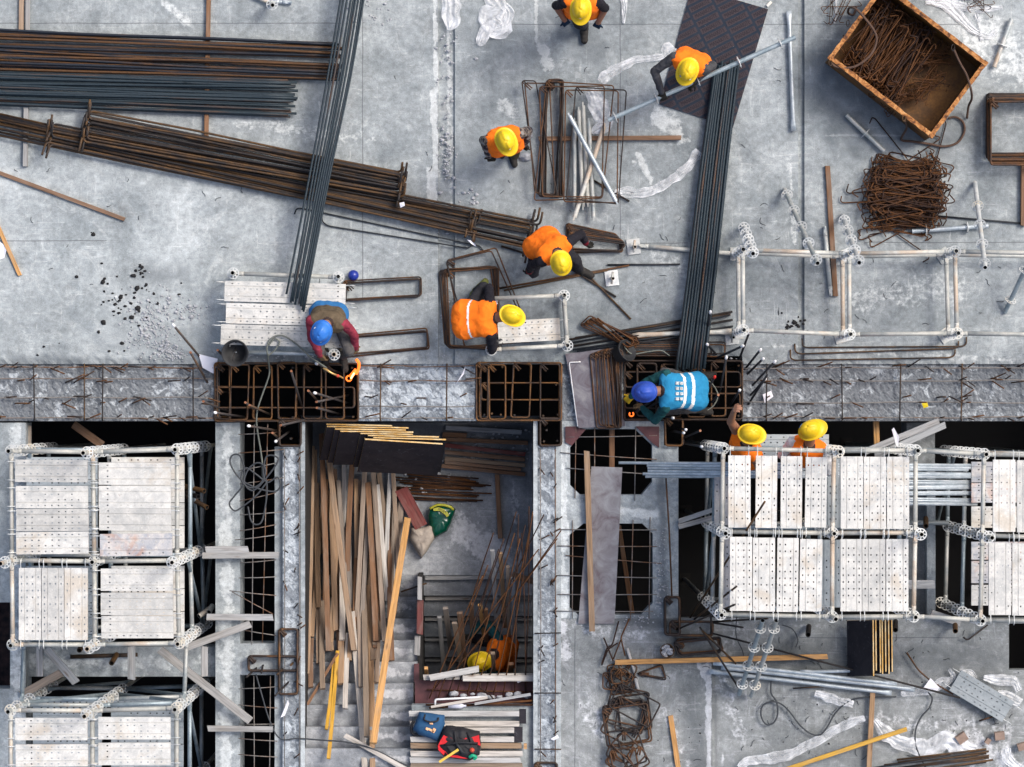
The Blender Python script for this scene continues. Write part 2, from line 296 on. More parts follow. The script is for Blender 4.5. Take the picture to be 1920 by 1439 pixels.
class MB:
    def __init__(s): s.v = []; s.f = []; s.mi = []; s.sm = []
    def add(s, vs, fs, mi=0, sm=False):
        o = len(s.v); s.v += [tuple(v) for v in vs]
        for f in fs: s.f.append(tuple(i+o for i in f)); s.mi.append(mi); s.sm.append(sm)
        return s
    def tube(s, pts, r, n=7, mi=0, closed=False, cap=True, r2=None):
        pts = [Vector(p) for p in pts]; m = len(pts); vs = []; fs = []; a = None
        for i, p in enumerate(pts):
            if closed: d = pts[(i+1) % m]-pts[i-1]
            else: d = pts[min(i+1, m-1)]-pts[max(i-1, 0)]
            if d.length < 1e-9: d = Vector((0, 0, 1))
            d.normalize()
            if a is None: a, b = frame(d)
            else:
                a = a-d*a.dot(d)
                if a.length < 1e-6: a, b = frame(d)
                a.normalize(); b = d.cross(a)
            rr = r if r2 is None else r+(r2-r)*i/(m-1)
            for k in range(n):
                t = 2*math.pi*k/n; vs.append(p+a*(rr*math.cos(t))+b*(rr*math.sin(t)))
        for i in range(m if closed else m-1):
            for k in range(n):
                j = (i+1) % m; fs.append((i*n+k, i*n+(k+1) % n, j*n+(k+1) % n, j*n+k))
        s.add(vs, fs, mi, True)
        if cap and not closed:
            o = len(s.v)-m*n
            s.f.append(tuple(o+k for k in range(n-1, -1, -1))); s.mi.append(mi); s.sm.append(False)
            s.f.append(tuple(o+(m-1)*n+k for k in range(n))); s.mi.append(mi); s.sm.append(False)
        return s
    def pipe(s, A, B, r, ri=None, n=14, mi=0, bore=1, depth=0.12):
        """round tube with open ends: bore is the material of the inside"""
        A, B = Vector(A), Vector(B); d = (B-A).normalized(); a, b = frame(d); ri = ri or r*0.80
        def ring(p, q): return [p+a*(q*math.cos(2*math.pi*k/n))+b*(q*math.sin(2*math.pi*k/n)) for k in range(n)]
        vs = ring(A, r)+ring(B, r); s.add(vs, [(k, (k+1) % n, n+(k+1) % n, n+k) for k in range(n)], mi, True)
        for P, sg in ((A, 1), (B, -1)):
            q = P+d*sg*depth
            s.add(ring(P, r)+ring(P, ri), [(k, (k+1) % n, n+(k+1) % n, n+k) for k in range(n)], mi)
            s.add(ring(P, ri)+ring(q, ri), [(k, (k+1) % n, n+(k+1) % n, n+k) for k in range(n)], bore, True)
            s.add(ring(q, ri), [tuple(range(n))], bore)
        return s
    def box(s, c, dims, M=None, mi=0):
        x, y, z = (q/2 for q in dims); vs = [Vector((sx*x, sy*y, sz*z)) for sx in (-1, 1) for sy in (-1, 1) for sz in (-1, 1)]
        if M is not None: vs = [M @ v for v in vs]
        c = Vector(c); vs = [v+c for v in vs]
        return s.add(vs, [(0, 1, 3, 2), (4, 6, 7, 5), (0, 4, 5, 1), (2, 3, 7, 6), (0, 2, 6, 4), (1, 5, 7, 3)], mi)
    def prism(s, poly, z0, z1, mi=0, side=None):
        n = len(poly); vs = [(p[0], p[1], z1) for p in poly]+[(p[0], p[1], z0) for p in poly]
        s.add(vs, [tuple(range(n))], mi); s.add(vs, [tuple(range(2*n-1, n-1, -1))], mi)
        return s.add(vs, [(k, n+k, n+(k+1) % n, (k+1) % n) for k in range(n)], mi if side is None else side)
    def lathe(s, prof, c=(0, 0, 0), n=24, M=None, mi=0, sm=True):
        vs = []; m = len(prof); c = Vector(c)
        for r, z in prof:
            for k in range(n):
                v = Vector((r*math.cos(2*math.pi*k/n), r*math.sin(2*math.pi*k/n), z))
                vs.append((M @ v if M is not None else v)+c)
        return s.add(vs, [(i*n+k, i*n+(k+1) % n, (i+1)*n+(k+1) % n, (i+1)*n+k) for i in range(m-1) for k in range(n)], mi, sm)
    def blob(s, c, rad, seed=0, amp=0.3, n=7, mi=0, sq=(1, 1, 1)):
        vs = []; fs = []; m = n; k2 = n+3
        for i in range(m+1):
            th = math.pi*i/m
            for k in range(k2):
                ph = 2*math.pi*k/k2
                d = Vector((math.sin(th)*math.cos(ph), math.sin(th)*math.sin(ph), math.cos(th)))
                q = rad*(1+amp*mnoise.noise(d*1.7+Vector((seed*3.1, seed*1.7, 0))))
                vs.append(Vector(c)+Vector((d.x*q*sq[0], d.y*q*sq[1], d.z*q*sq[2])))
        for i in range(m):
            for k in range(k2): fs.append((i*k2+k, i*k2+(k+1) % k2, (i+1)*k2+(k+1) % k2, (i+1)*k2+k))
        return s.add(vs, fs, mi, True)
    def mesh(s, name, mats):
        me = bpy.data.meshes.new(name); me.from_pydata(s.v, [], s.f)
        for m in (mats if isinstance(mats, (list, tuple)) else [mats]): me.materials.append(MAT[m])
        me.polygons.foreach_set('material_index', s.mi); me.polygons.foreach_set('use_smooth', s.sm); me.update()
        return me
    def build(s, name, mats, parent=None, label=None, cat=None, group=None, kind=None):
        off = Vector((0, 0, 0))
        if parent is None and kind is None:
            a = np.array(s.v); off = Vector((a[:, 0].mean(), a[:, 1].mean(), a[:, 2].min())); s.v = [tuple(Vector(v)-off) for v in s.v]
        o = bpy.data.objects.new(name, s.mesh(name, mats)); COL.objects.link(o); o.location = off
        if parent is not None: attach(o, parent)
        return tag(o, label, cat, group, kind)
def inst(me, name, M, parent=None, label=None, cat=None, group=None):
    o = bpy.data.objects.new(name, me); COL.objects.link(o); o.matrix_world = M
    if parent is not None: attach(o, parent); 
    return tag(o, label, cat, group)
def axis(A, B, up=None):
    """frame with local X from A to B, local Z as near to up as it can be"""
    A, B = Vector(A), Vector(B); x = (B-A).normalized(); up = Vector(up or (0, 0, 1))
    y = up.cross(x); y = y.normalized() if y.length > 1e-5 else Vector((0, 1, 0)); z = x.cross(y)
    M = Matrix((x, y, z)).transposed().to_4x4(); M.translation = A; return M
def local(mb, M):
    Mi = M.inverted(); mb.v = [tuple(Mi @ Vector(v)) for v in mb.v]; return mb
def bar(name, pts, r, mat, label, cat, group=None, n=6, parent=None, straight=True):
    """a reinforcing bar or wire: its own object, local X along its first length"""
    pts = [Vector(p) for p in pts]; M = axis(pts[0], pts[-1]); mb = local(MB().tube(pts, r, n), M)
    o = bpy.data.objects.new(name, mb.mesh(name, mat)); COL.objects.link(o)
    o.matrix_world = M
    if parent is not None: attach(o, parent)
    return tag(o, label, cat, group)
def stick(name, A, B, w, h, mat, label, cat, group=None, bow=0.0, parent=None, up=None, rough=0.0):
    """sawn timber from A to B (centre line of its underside)"""
    A, B = Vector(A), Vector(B); L = (B-A).length; M = axis(A, B, up); mb = MB(); k = max(2, int(L/0.25)); vs = []; fs = []
    rs = random.Random(hash((round(A.x, 3), round(A.y, 3))) & 0xffff)
    e0, e1 = rs.uniform(-1, 1)*w*0.12, rs.uniform(-1, 1)*w*0.12
    c = min(w, h)*0.08
    sec = [(-w/2+c, 0), (w/2-c, 0), (w/2, c), (w/2, h-c), (w/2-c, h), (-w/2+c, h), (-w/2, h-c), (-w/2, c)]
    for i in range(k+1):
        t = i/k; y = bow*math.sin(math.pi*t)
        for (sy, sz) in sec:
            x = L*t + (e0*sy/w*2 if i == 0 else e1*sy/w*2 if i == k else 0)
            vs.append((x, y+sy+rs.uniform(-rough, rough), sz))
    for i in range(k):
        for q in range(8): fs.append((i*8+q, i*8+(q+1) % 8, (i+1)*8+(q+1) % 8, (i+1)*8+q))
    fs += [tuple(range(7, -1, -1)), tuple(k*8+q for q in range(8))]
    mb.add(vs, fs); o = bpy.data.objects.new(name, mb.mesh(name, mat)); COL.objects.link(o); o.matrix_world = M
    if parent is not None: attach(o, parent)
    return tag(o, label, cat, group)

# numpy value noise for height fields
def vnoise(x, y, seed=0):
    rs = np.random.RandomState(seed); T = rs.rand(256, 256)
    xi = np.floor(x).astype(int); yi = np.floor(y).astype(int); fx = x-xi; fy = y-yi
    fx = fx*fx*(3-2*fx); fy = fy*fy*(3-2*fy); a = lambda i, j: T[(xi+i) % 256, (yi+j) % 256]
    return (a(0, 0)*(1-fx)+a(1, 0)*fx)*(1-fy)+(a(0, 1)*(1-fx)+a(1, 1)*fx)*fy
def fbm(x, y, seed=0, o=4):
    s = 0; w = 0.5; t = 0
    for k in range(o): s = s+w*vnoise(x*2**k+k*17.3, y*2**k+k*9.1, seed+k); t += w; w *= 0.5
    return s/t
def segdist(x, y, ax, ay, bx, by):
    dx, dy = bx-ax, by-ay; t = np.clip(((x-ax)*dx+(y-ay)*dy)/(dx*dx+dy*dy+1e-9), 0, 1)
    return np.hypot(x-(ax+t*dx), y-(ay+t*dy))

def field(name, rect, mat, z=0.0, thick=0.3, holes=(), res=0.06, height=None, stain=None, dirt_shade=None, tone=None, kind='structure', extra=None, label=None, cat=None, chamfers=(), xl=(), side_mat=None):
    """cast concrete: a sheet over the pixel rectangle with holes and real depth; height/stain/dirt are functions of photo pixels"""
    x0, y0, x1, y1 = rect; k = (1-z/H)/S; st = res*S
    def lin(a, b, ex):
        g = list(np.linspace(a, b, max(2, int(round((b-a)/st))+1)))+[e for e in ex if a < e < b]
        g = np.unique(np.round(np.array(g), 2)); keep = [g[0]]
        for q in g[1:]:
            if q-keep[-1] > st*0.25 or q in ex or q == g[-1]: keep.append(q)
        return np.array(keep)
    xs = lin(x0, x1, [h[0] for h in holes]+[h[2] for h in holes]+list(xl)); ys = lin(y0, y1, [h[1] for h in holes]+[h[3] for h in holes])
    X, Y = np.meshgrid(xs, ys); Z = np.full(X.shape, float(z))
    if height is not None: Z = Z+height(X, Y)
    nx, ny = len(xs), len(ys); idx = np.arange(nx*ny).reshape(ny, nx)
    cx = (xs[:-1]+xs[1:])/2; cy = (ys[:-1]+ys[1:])/2; CX, CY = np.meshgrid(cx, cy); ok = np.ones(CX.shape, bool)
    for h in holes: ok &= ~((CX > h[0]) & (CX < h[2]) & (CY > h[1]) & (CY < h[3]))
    P = np.stack([(X-NX)*k, (NY-Y)*k, Z], -1).reshape(-1, 3); verts = [tuple(p) for p in P]; faces = []; mi = []
    J, I = np.nonzero(ok)
    for j, i in zip(J, I): faces.append((idx[j, i], idx[j+1, i], idx[j+1, i+1], idx[j, i+1]))
    mi += [0]*len(faces)
    low = {}
    def lo(q):
        if q not in low: low[q] = len(verts); v = verts[q]; verts.append((v[0], v[1], z-thick))
        return low[q]
    pad = np.zeros((ny+1, nx+1), bool); pad[1:-1, 1:-1] = ok
    for j, i in zip(J, I):
        a, b, c, e = idx[j, i], idx[j+1, i], idx[j+1, i+1], idx[j, i+1]
        for q, (p0, p1) in (((j, i+1), (e, a)), ((j+2, i+1), (b, c)), ((j+1, i), (a, b)), ((j+1, i+2), (c, e))):
            if not pad[q]: faces.append((p1, p0, lo(p0), lo(p1))); mi.append(1)
    # underside
    for (p0, p1, p2) in chamfers:
        o = len(verts); zz = [z+(0 if height is None else 0.0)]*3
        for zq in (z, z-thick):
            for p in (p0, p1, p2): verts.append(((p[0]-NX)*k, (NY-p[1])*k, zq))
        faces += [(o, o+1, o+2), (o+5, o+4, o+3), (o, o+3, o+4, o+1), (o+1, o+4, o+5, o+2), (o+2, o+5, o+3, o)]; mi += [0, 1, 1, 1, 1]
    me = bpy.data.meshes.new(name); me.from_pydata(verts, [], faces); me.materials.append(MAT[mat]); me.materials.append(MAT[side_mat or mat])
    me.polygons.foreach_set('material_index', mi)
    px = np.array([v[0] for v in verts])/k+NX; py = NY-np.array([v[1] for v in verts])/k
    for nm, fn in (('stain', stain), ('dirt_shade', dirt_shade), ('tone', tone or (lambda x, y: np.full_like(x, 0.5)))):
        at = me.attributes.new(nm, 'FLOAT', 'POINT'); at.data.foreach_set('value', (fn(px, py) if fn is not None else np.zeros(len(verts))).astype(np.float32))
    me.update(); o = bpy.data.objects.new(name, me); COL.objects.link(o)
    # make every top face look up
    bm = bmesh.new(); bm.from_mesh(me); bmesh.ops.recalc_face_normals(bm, faces=bm.faces); bm.to_mesh(me); bm.free()
    return tag(o, label, cat, None, kind)
# ---------------------------------------------------------------- the building: slabs, beams, stairs, voids
def segs(L, soft=1.0):
    def fn(x, y):
        v = np.zeros_like(x); wob = (fbm(x/22.0, y/22.0, 5)-0.5)*1.4
        for (ax, ay, bx, by, w, a) in L:
            v = np.maximum(v, a*np.clip(1.25-segdist(x, y, ax, ay, bx, by)/w+wob, 0, 1))
        return v
    return fn
ST_TOP = segs([(815, -80, 819, 170, 5, .85), (812, 170, 818, 330, 8, .85), (806, 320, 808, 372, 14, .85), (690, 232, 808, 234, 3, .8), (1005, -50, 1010, 160, 4, .75), (1020, 95, 1028, 125, 18, .72),
    (842, 40, 846, 400, 8, .66), (1080, 215, 1110, 235, 26, .55), (1240, 225, 1270, 245, 38, .62), (1195, 290, 1225, 350, 9, .62), (1185, 300, 1180, 360, 5, .55), (1840, 60, 1960, 140, 90, .5),
    (310, 10, 350, 40, 18, .55), (450, 230, 700, 262, 24, .48), (1510, 258, 1700, 252, 3, .75), (1510, 80, 1560, 72, 6, .6), (940, 200, 960, 215, 22, .55), (1480, 290, 1490, 460, 9, .5),
    (1600, 560, 1800, 540, 60, .45), (1230, 470, 1300, 520, 30, .45), (1300, 640, 1900, 675, 10, .5)])
DS_TOP = segs([(0, 680, 660, 678, 16, .7), (200, 640, 400, 650, 50, .45), (280, 510, 330, 520, 40, .5), (1080, 600, 1420, 660, 40, .5), (1530, 110, 1750, 270, 60, .75), (1520, 180, 1620, 260, 60, .6), (1040, 40, 1120, 90, 50, .5), (990, 640, 1160, 670, 25, .6), (880, 300, 990, 330, 60, .45), (870, 60, 1010, 100, 60, .4), (420, 665, 680, 676, 14, .8), (1160, 640, 1400, 660, 30, .7)])  # rubble dirt, plus painted shade beside the skip and near the cages
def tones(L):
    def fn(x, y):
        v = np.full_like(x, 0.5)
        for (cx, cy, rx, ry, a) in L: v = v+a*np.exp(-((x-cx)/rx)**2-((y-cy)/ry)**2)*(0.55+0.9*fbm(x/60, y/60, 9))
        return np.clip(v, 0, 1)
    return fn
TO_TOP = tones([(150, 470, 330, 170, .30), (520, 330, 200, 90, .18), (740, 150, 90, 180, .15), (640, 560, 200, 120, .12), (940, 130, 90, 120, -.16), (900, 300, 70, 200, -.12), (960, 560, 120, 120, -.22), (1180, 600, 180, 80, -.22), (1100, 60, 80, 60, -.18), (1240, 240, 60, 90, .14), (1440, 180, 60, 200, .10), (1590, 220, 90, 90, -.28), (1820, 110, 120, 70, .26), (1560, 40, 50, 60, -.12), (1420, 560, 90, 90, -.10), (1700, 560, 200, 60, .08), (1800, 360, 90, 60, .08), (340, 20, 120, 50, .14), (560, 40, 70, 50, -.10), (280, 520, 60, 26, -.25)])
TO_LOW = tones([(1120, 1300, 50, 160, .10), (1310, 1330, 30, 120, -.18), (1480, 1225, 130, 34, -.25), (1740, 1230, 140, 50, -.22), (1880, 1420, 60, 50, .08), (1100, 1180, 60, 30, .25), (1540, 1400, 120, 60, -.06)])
def h_top(x, y):
    h = np.where((x > 822) & (x < 852), -0.035, 0)+np.where((x > 1497) & (x < 1508), -0.05, 0)
    edge = np.clip((y-655)/28.0, 0, 1)
    return h+(fbm(x/30, y/30, 3)-0.5)*0.006-edge*(fbm(x/9.0, y/9.0, 8)-0.35)*0.05
field('floor', (-520, -520, 2440, 683), 'slab_concrete', 0, 0.25, res=0.05, height=h_top, stain=ST_TOP, dirt_shade=DS_TOP, tone=TO_TOP, xl=(821.5, 822.5, 851.5, 853, 1496.5, 1497.5, 1507.5, 1508.5), holes=[(1171, 668, 1392, 684)])
def h_rough(amp, sc, seed):
    return lambda x, y: (fbm(x/sc, y/sc, seed, 4)-0.5)*amp
for (a, b) in ((-520, 402), (672, 893), (1053, 1171), (1392, 2440)):
    field('beam', (a, 683, b, 790), 'rough_concrete' if b != 893 else 'rough_concrete_pale', -0.05, 0.75, res=0.022, height=h_rough(0.036, 6.0, 11))
field('floor', (-520, 793, 48, 2000), 'pale_concrete', -0.03, 0.5, res=0.06, holes=[(-520, 1130, 19, 1292)], stain=segs([(30, 800, 30, 1400, 16, .6)]))
field('beam', (48, 1213, 404, 1269), 'pale_concrete', -0.35, 0.5, res=0.03, height=h_rough(0.015, 20, 4), stain=segs([(60, 1240, 400, 1240, 22, .6)]))
field('beam', (404, 793, 450, 2000), 'pale_concrete', -0.12, 0.7, res=0.025, height=h_rough(0.012, 18, 6), stain=segs([(425, 800, 425, 1900, 18, .62)]), dirt_shade=segs([(430, 795, 425, 830, 14, .5)]))
field('beam', (450, 1207, 515, 1266), 'pale_concrete', -0.13, 0.5, res=0.03, height=h_rough(0.02, 14, 5))
field('beam', (515, 838, 530, 2000), 'pale_concrete', -0.10, 0.4, res=0.03)
field('beam', (530, 838, 563, 2000), 'rough_concrete_pale', -0.04, 0.9, res=0.018, height=h_rough(0.032, 7, 21))
field('beam', (563.5, 790, 572, 2000), 'pale_concrete', 0.0, 1.6, res=0.03, side_mat='formwork_void_dark')
# the pit floor (landing), the stairs down and the stairs up
ZP = -1.55
kp = 1-ZP/H
def pit(p): return NX+(p-NX)*1.0
field('floor', (560, 780, 1012, 1079), 'stair_concrete', ZP, 0.3, res=0.05, stain=segs([(880, 1000, 930, 1040, 60, .62), (960, 900, 975, 1060, 12, .5)]), dirt_shade=segs([(590, 800, 1000, 800, 90, .85), (600, 890, 980, 890, 45, .65), (570, 1000, 700, 1060, 60, .5)]), height=h_rough(0.012, 14, 3))  # dirt, with the shade along the north side painted in
field('beam', (1000, 790, 1008, 2000), 'pale_concrete', -0.01, 1.5, res=0.04, side_mat='formwork_void_dark')
mb = MB(); mb.box(W(786, 782, ZP)*0+Vector(((wx(572)+wx(1000))/2, wy(788), -0.8)), (2.6, 0.06, 1.0)); mb.build('wall', 'formwork_void_dark', kind='structure')
def zstep(y): return ZP+max(0, math.floor((y-1079)/40.6+1))*0.155 if y >= 1079 else ZP
mb = []
for i in range(9):                                   # flight that climbs towards the lower edge of the picture
    y0 = 1079+i*40.6; z = ZP+(i+1)*0.168
    field('stair', (560, y0, 783 if i < 5 else 775, y0+40.4), 'stair_concrete', z, 0.9, res=0.035, height=h_rough(0.016, 10, 40+i), stain=segs([(700, y0+18, 770, y0+20, 12, .62)]), dirt_shade=segs([(575, y0+38, 780, y0+38, 5, .75), (600, y0+20, 650, y0+20, 20, .45)]))
field('stair', (560, 1079+9*40.6, 1000, 2000), 'stair_concrete', ZP+9*0.168+0.02, 0.9, res=0.05)
for i in range(7):                                   # flight that goes down inside the opening
    y0 = 1079+i*38.5; z = ZP-0.11-i*0.165
    field('stair', (790, y0, 1010, y0+38.0), 'stair_concrete', z, 0.7, res=0.05, dirt_shade=segs([(790, y0+30, 1000, y0+30, 20, .6)]))
field('floor', (772, 1322, 1000, 2000), 'pale_concrete', -0.10, 0.2, res=0.05)
field('wall', (783, 1079, 791, 1322), 'formwork_void_dark', -0.80, 2.0, res=0.2)
# the slab east of the pit with its two chamfered openings
def oct_(a): (l, t, r, b, c1x, c1y, c2x, c2y, c3x, c3y, c4x, c4y) = a; return [((l, t), (l+c1x, t), (l, t+c1y)), ((r, t), (r-c2x, t), (r, t+c2y)), ((l, b), (l+c3x, b), (l, b-c3y)), ((r, b), (r-c4x, b), (r, b-c4y))]
O1 = (1069, 805, 1223, 928, 30, 34, 32, 30, 19, 18, 20, 24); O2 = (1068, 982, 1224, 1153, 26, 21, 20, 19, 17, 12, 22, 22)
field('beam', (1008, 836, 1042, 2000), 'rough_concrete_pale', -0.05, 0.8, res=0.018, height=h_rough(0.036, 9, 31))
field('beam', (1042.2, 836, 1052, 2000), 'pale_concrete', -0.03, 0.8, res=0.04)
field('floor', (1052, 790, 1272, 1160), 'pale_concrete', -0.04, 0.3, res=0.022, height=h_rough(0.014, 8, 51), holes=[O1[:4], O2[:4], (1245, 790, 1272, 836)], chamfers=oct_(O1)+oct_(O2),
      dirt_shade=segs([(1240, 860, 1245, 1150, 14, .75), (1060, 930, 1230, 955, 10, .5), (1170, 1155, 1240, 1155, 16, .7), (1055, 800, 1060, 900, 8, .6)]), stain=segs([(1058, 830, 1055, 1160, 12, .8), (1150, 955, 1230, 965, 14, .7)]))
def h_low(x, y): return np.where(x > 1336, -0.05, 0)+(fbm(x/26, y/26, 13)-0.5)*0.008
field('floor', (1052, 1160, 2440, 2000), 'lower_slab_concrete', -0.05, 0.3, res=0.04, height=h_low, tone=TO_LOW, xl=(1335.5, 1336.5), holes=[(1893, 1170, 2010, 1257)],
      stain=segs([(1328, 1245, 1330, 1460, 6, .95), (1058, 1170, 1062, 1230, 18, .6), (1090, 1180, 1200, 1190, 30, .44), (1380, 1170, 1350, 1290, 30, .44), (1370, 1300, 1390, 1400, 26, .44), (1310, 1245, 1322, 1270, 7, .8), (1240, 1320, 1290, 1439, 14, .44), (1600, 1345, 1900, 1370, 26, .44), (1800, 1380, 1940, 1460, 60, .5), (1100, 1330, 1130, 1370, 40, .44), (1360, 1400, 1352, 1439, 8, .5)]),
      dirt_shade=segs([(1400, 1240, 1860, 1235, 60, .55), (1290, 1300, 1315, 1439, 26, .6), (1090, 1400, 1190, 1410, 20, .5), (1110, 1160, 1240, 1170, 16, .7), (1340, 1290, 1345, 1439, 8, .6), (1380, 1420, 1640, 1425, 40, .45), (1150, 1290, 1250, 1300, 50, .4)]))
field('beam', (1700, 793, 1753, 1162), 'lower_slab_concrete', -0.55, 0.6, res=0.05, dirt_shade=segs([(1725, 950, 1725, 1150, 30, .5)]))
field('beam', (1738, 880, 1754, 1164), 'pale_concrete', -0.38, 0.3, res=0.05)
# the floor below, and unseen outer walls added to stop light leaking in
ZF = -6.0
mb = MB(); mb.box((0, 0, ZF-0.05), (19.6, 19.6, 0.1)); mb.build('ground', 'void_black', kind='structure')
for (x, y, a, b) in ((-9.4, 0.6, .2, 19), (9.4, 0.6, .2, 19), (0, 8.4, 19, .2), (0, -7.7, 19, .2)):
    mb = MB(); mb.box((x, y, -3.2), (a, b, 5.6)); mb.build('wall', 'formwork_void_dark', kind='structure')
for (a, b, c, e) in ((1753.5, 785, 2440, 788), (48, 788, 402, 791)):
    pass
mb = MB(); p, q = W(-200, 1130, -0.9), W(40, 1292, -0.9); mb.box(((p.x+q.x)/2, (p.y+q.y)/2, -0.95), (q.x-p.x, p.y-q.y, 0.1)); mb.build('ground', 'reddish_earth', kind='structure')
# ---------------------------------------------------------------- people
def ik(a, b, l1, l2, pole):
    a, b, pole = Vector(a), Vector(b), Vector(pole); d = b-a; L = min(d.length, (l1+l2)*0.985); u = d.normalized()
    x = (l1*l1-l2*l2+L*L)/(2*L); h = math.sqrt(max(l1*l1-x*x, 1e-6)); p = pole-u*pole.dot(u)
    p = p.normalized() if p.length > 1e-5 else frame(u)[0]
    return a+u*x+p*h, a+u*L
def capsule(mb, A, B, ra, rb, n=14):
    A, B = Vector(A), Vector(B); d = B-A; L = d.length
    if L < 1e-5: d = Vector((0, 0, 1)); L = 1e-5
    d.normalize(); a, b = frame(d); vs = []; rows = 0
    for (P, r, sg) in ((A, ra, -1), (B, rb, 1)):
        for j in range(6):
            t = (math.pi/2)*(j/5) if sg > 0 else (math.pi/2)*(1-j/5)
            rr, off = r*math.cos(t), r*math.sin(t)*sg
            rr = max(rr, 1e-4)
            for k in range(n): ph = 2*math.pi*k/n; vs.append(P+d*off+a*(rr*math.cos(ph))+b*(rr*math.sin(ph)))
            rows += 1
    fs = [(i*n+k, i*n+(k+1) % n, (i+1)*n+(k+1) % n, (i+1)*n+k) for i in range(rows-1) for k in range(n)]
    fs += [tuple(range(n-1, -1, -1)), tuple((rows-1)*n+k for k in range(n))]
    mb.add(vs, fs)
def fuse(caps, voxel, smooth, name, mats, pick):
    """one continuous surface from tapered limbs"""
    mb = MB()
    for c in caps: capsule(mb, *c[:4])
    me = bpy.data.meshes.new('tmp'); me.from_pydata(mb.v, [], mb.f); o = bpy.data.objects.new('tmp', me); COL.objects.link(o)
    m = o.modifiers.new('r', 'REMESH'); m.mode = 'VOXEL'; m.voxel_size = voxel
    s = o.modifiers.new('s', 'SMOOTH'); s.iterations = smooth; s.factor = 0.5
    dg = bpy.context.evaluated_depsgraph_get(); new = bpy.data.meshes.new_from_object(o.evaluated_get(dg), depsgraph=dg); new.name = name
    bpy.data.objects.remove(o); bpy.data.meshes.remove(me)
    new.materials.clear()
    for q in mats: new.materials.append(MAT[q])
    nf = len(new.polygons); cen = np.zeros(nf*3, np.float32); new.polygons.foreach_get('center', cen); cen = cen.reshape(-1, 3)
    new.polygons.foreach_set('material_index', pick(cen).astype(np.int32)); new.polygons.foreach_set('use_smooth', np.ones(nf, bool)); new.update()
    return new
def capdist(P, A, B, ra, rb):
    A = np.array(A); B = np.array(B); d = B-A; t = np.clip(((P-A) @ d)/(d @ d+1e-9), 0, 1)
    return np.linalg.norm(P-(A+t[:, None]*d), axis=1)-(ra+(rb-ra)*t)

def helmet_mesh(name, mat, vridge=False, badge=None):
    mb = MB(); n = 44; prof = [(0.02, 1.0), (0.25, 0.985), (0.45, 0.925), (0.62, 0.82), (0.77, 0.67), (0.89, 0.47), (0.965, 0.24), (1.0, 0.03)]
    vs = [(0, 0, 0.128)]; fs = []
    for q, z in prof:
        for k in range(n):
            t = 2*math.pi*k/n; x, y = 0.121*q*math.cos(t), 0.099*q*math.sin(t); zz = 0.128*z
            if abs(y) < 0.016 and q < 0.93 and x < 0.10: zz += 0.009
            if abs(abs(y)-0.048) < 0.007 and q < 0.9 and abs(x) < 0.085 and not vridge: zz += 0.005
            if vridge and q < 0.9 and abs(abs(y)-(0.075-x*0.55)) < 0.014 and x > -0.05: zz += 0.009
            vs.append((x, y, zz))
    m = len(prof)
    def lip(e, z):
        for k in range(n):
            t = 2*math.pi*k/n; c = max(0, math.cos(t)); q = e*(1.0+0.0*c); pk = (0.052*c**1.6 if e > 0 else 0)
            vs.append(((0.128+q+pk)*math.cos(t), (0.106+q+pk*0.75)*math.sin(t), z-0.016*c*(1 if e > 0 else 0)))
    lip(0.0005, -0.0035); lip(0.012, -0.002); lip(0.0135, -0.008); lip(-0.004, -0.009)
    for k in range(n): fs.append((0, 1+k, 1+(k+1) % n))
    for i in range(m+3):
        for k in range(n): fs.append((1+i*n+k, 1+(i+1)*n+k, 1+(i+1)*n+(k+1) % n, 1+i*n+(k+1) % n))
    fs.append(tuple(1+(m+3)*n+k for k in range(n)))
    mb.add(vs, fs, 0, True); mb.sm[-1] = False
    return mb.mesh(name, mat)

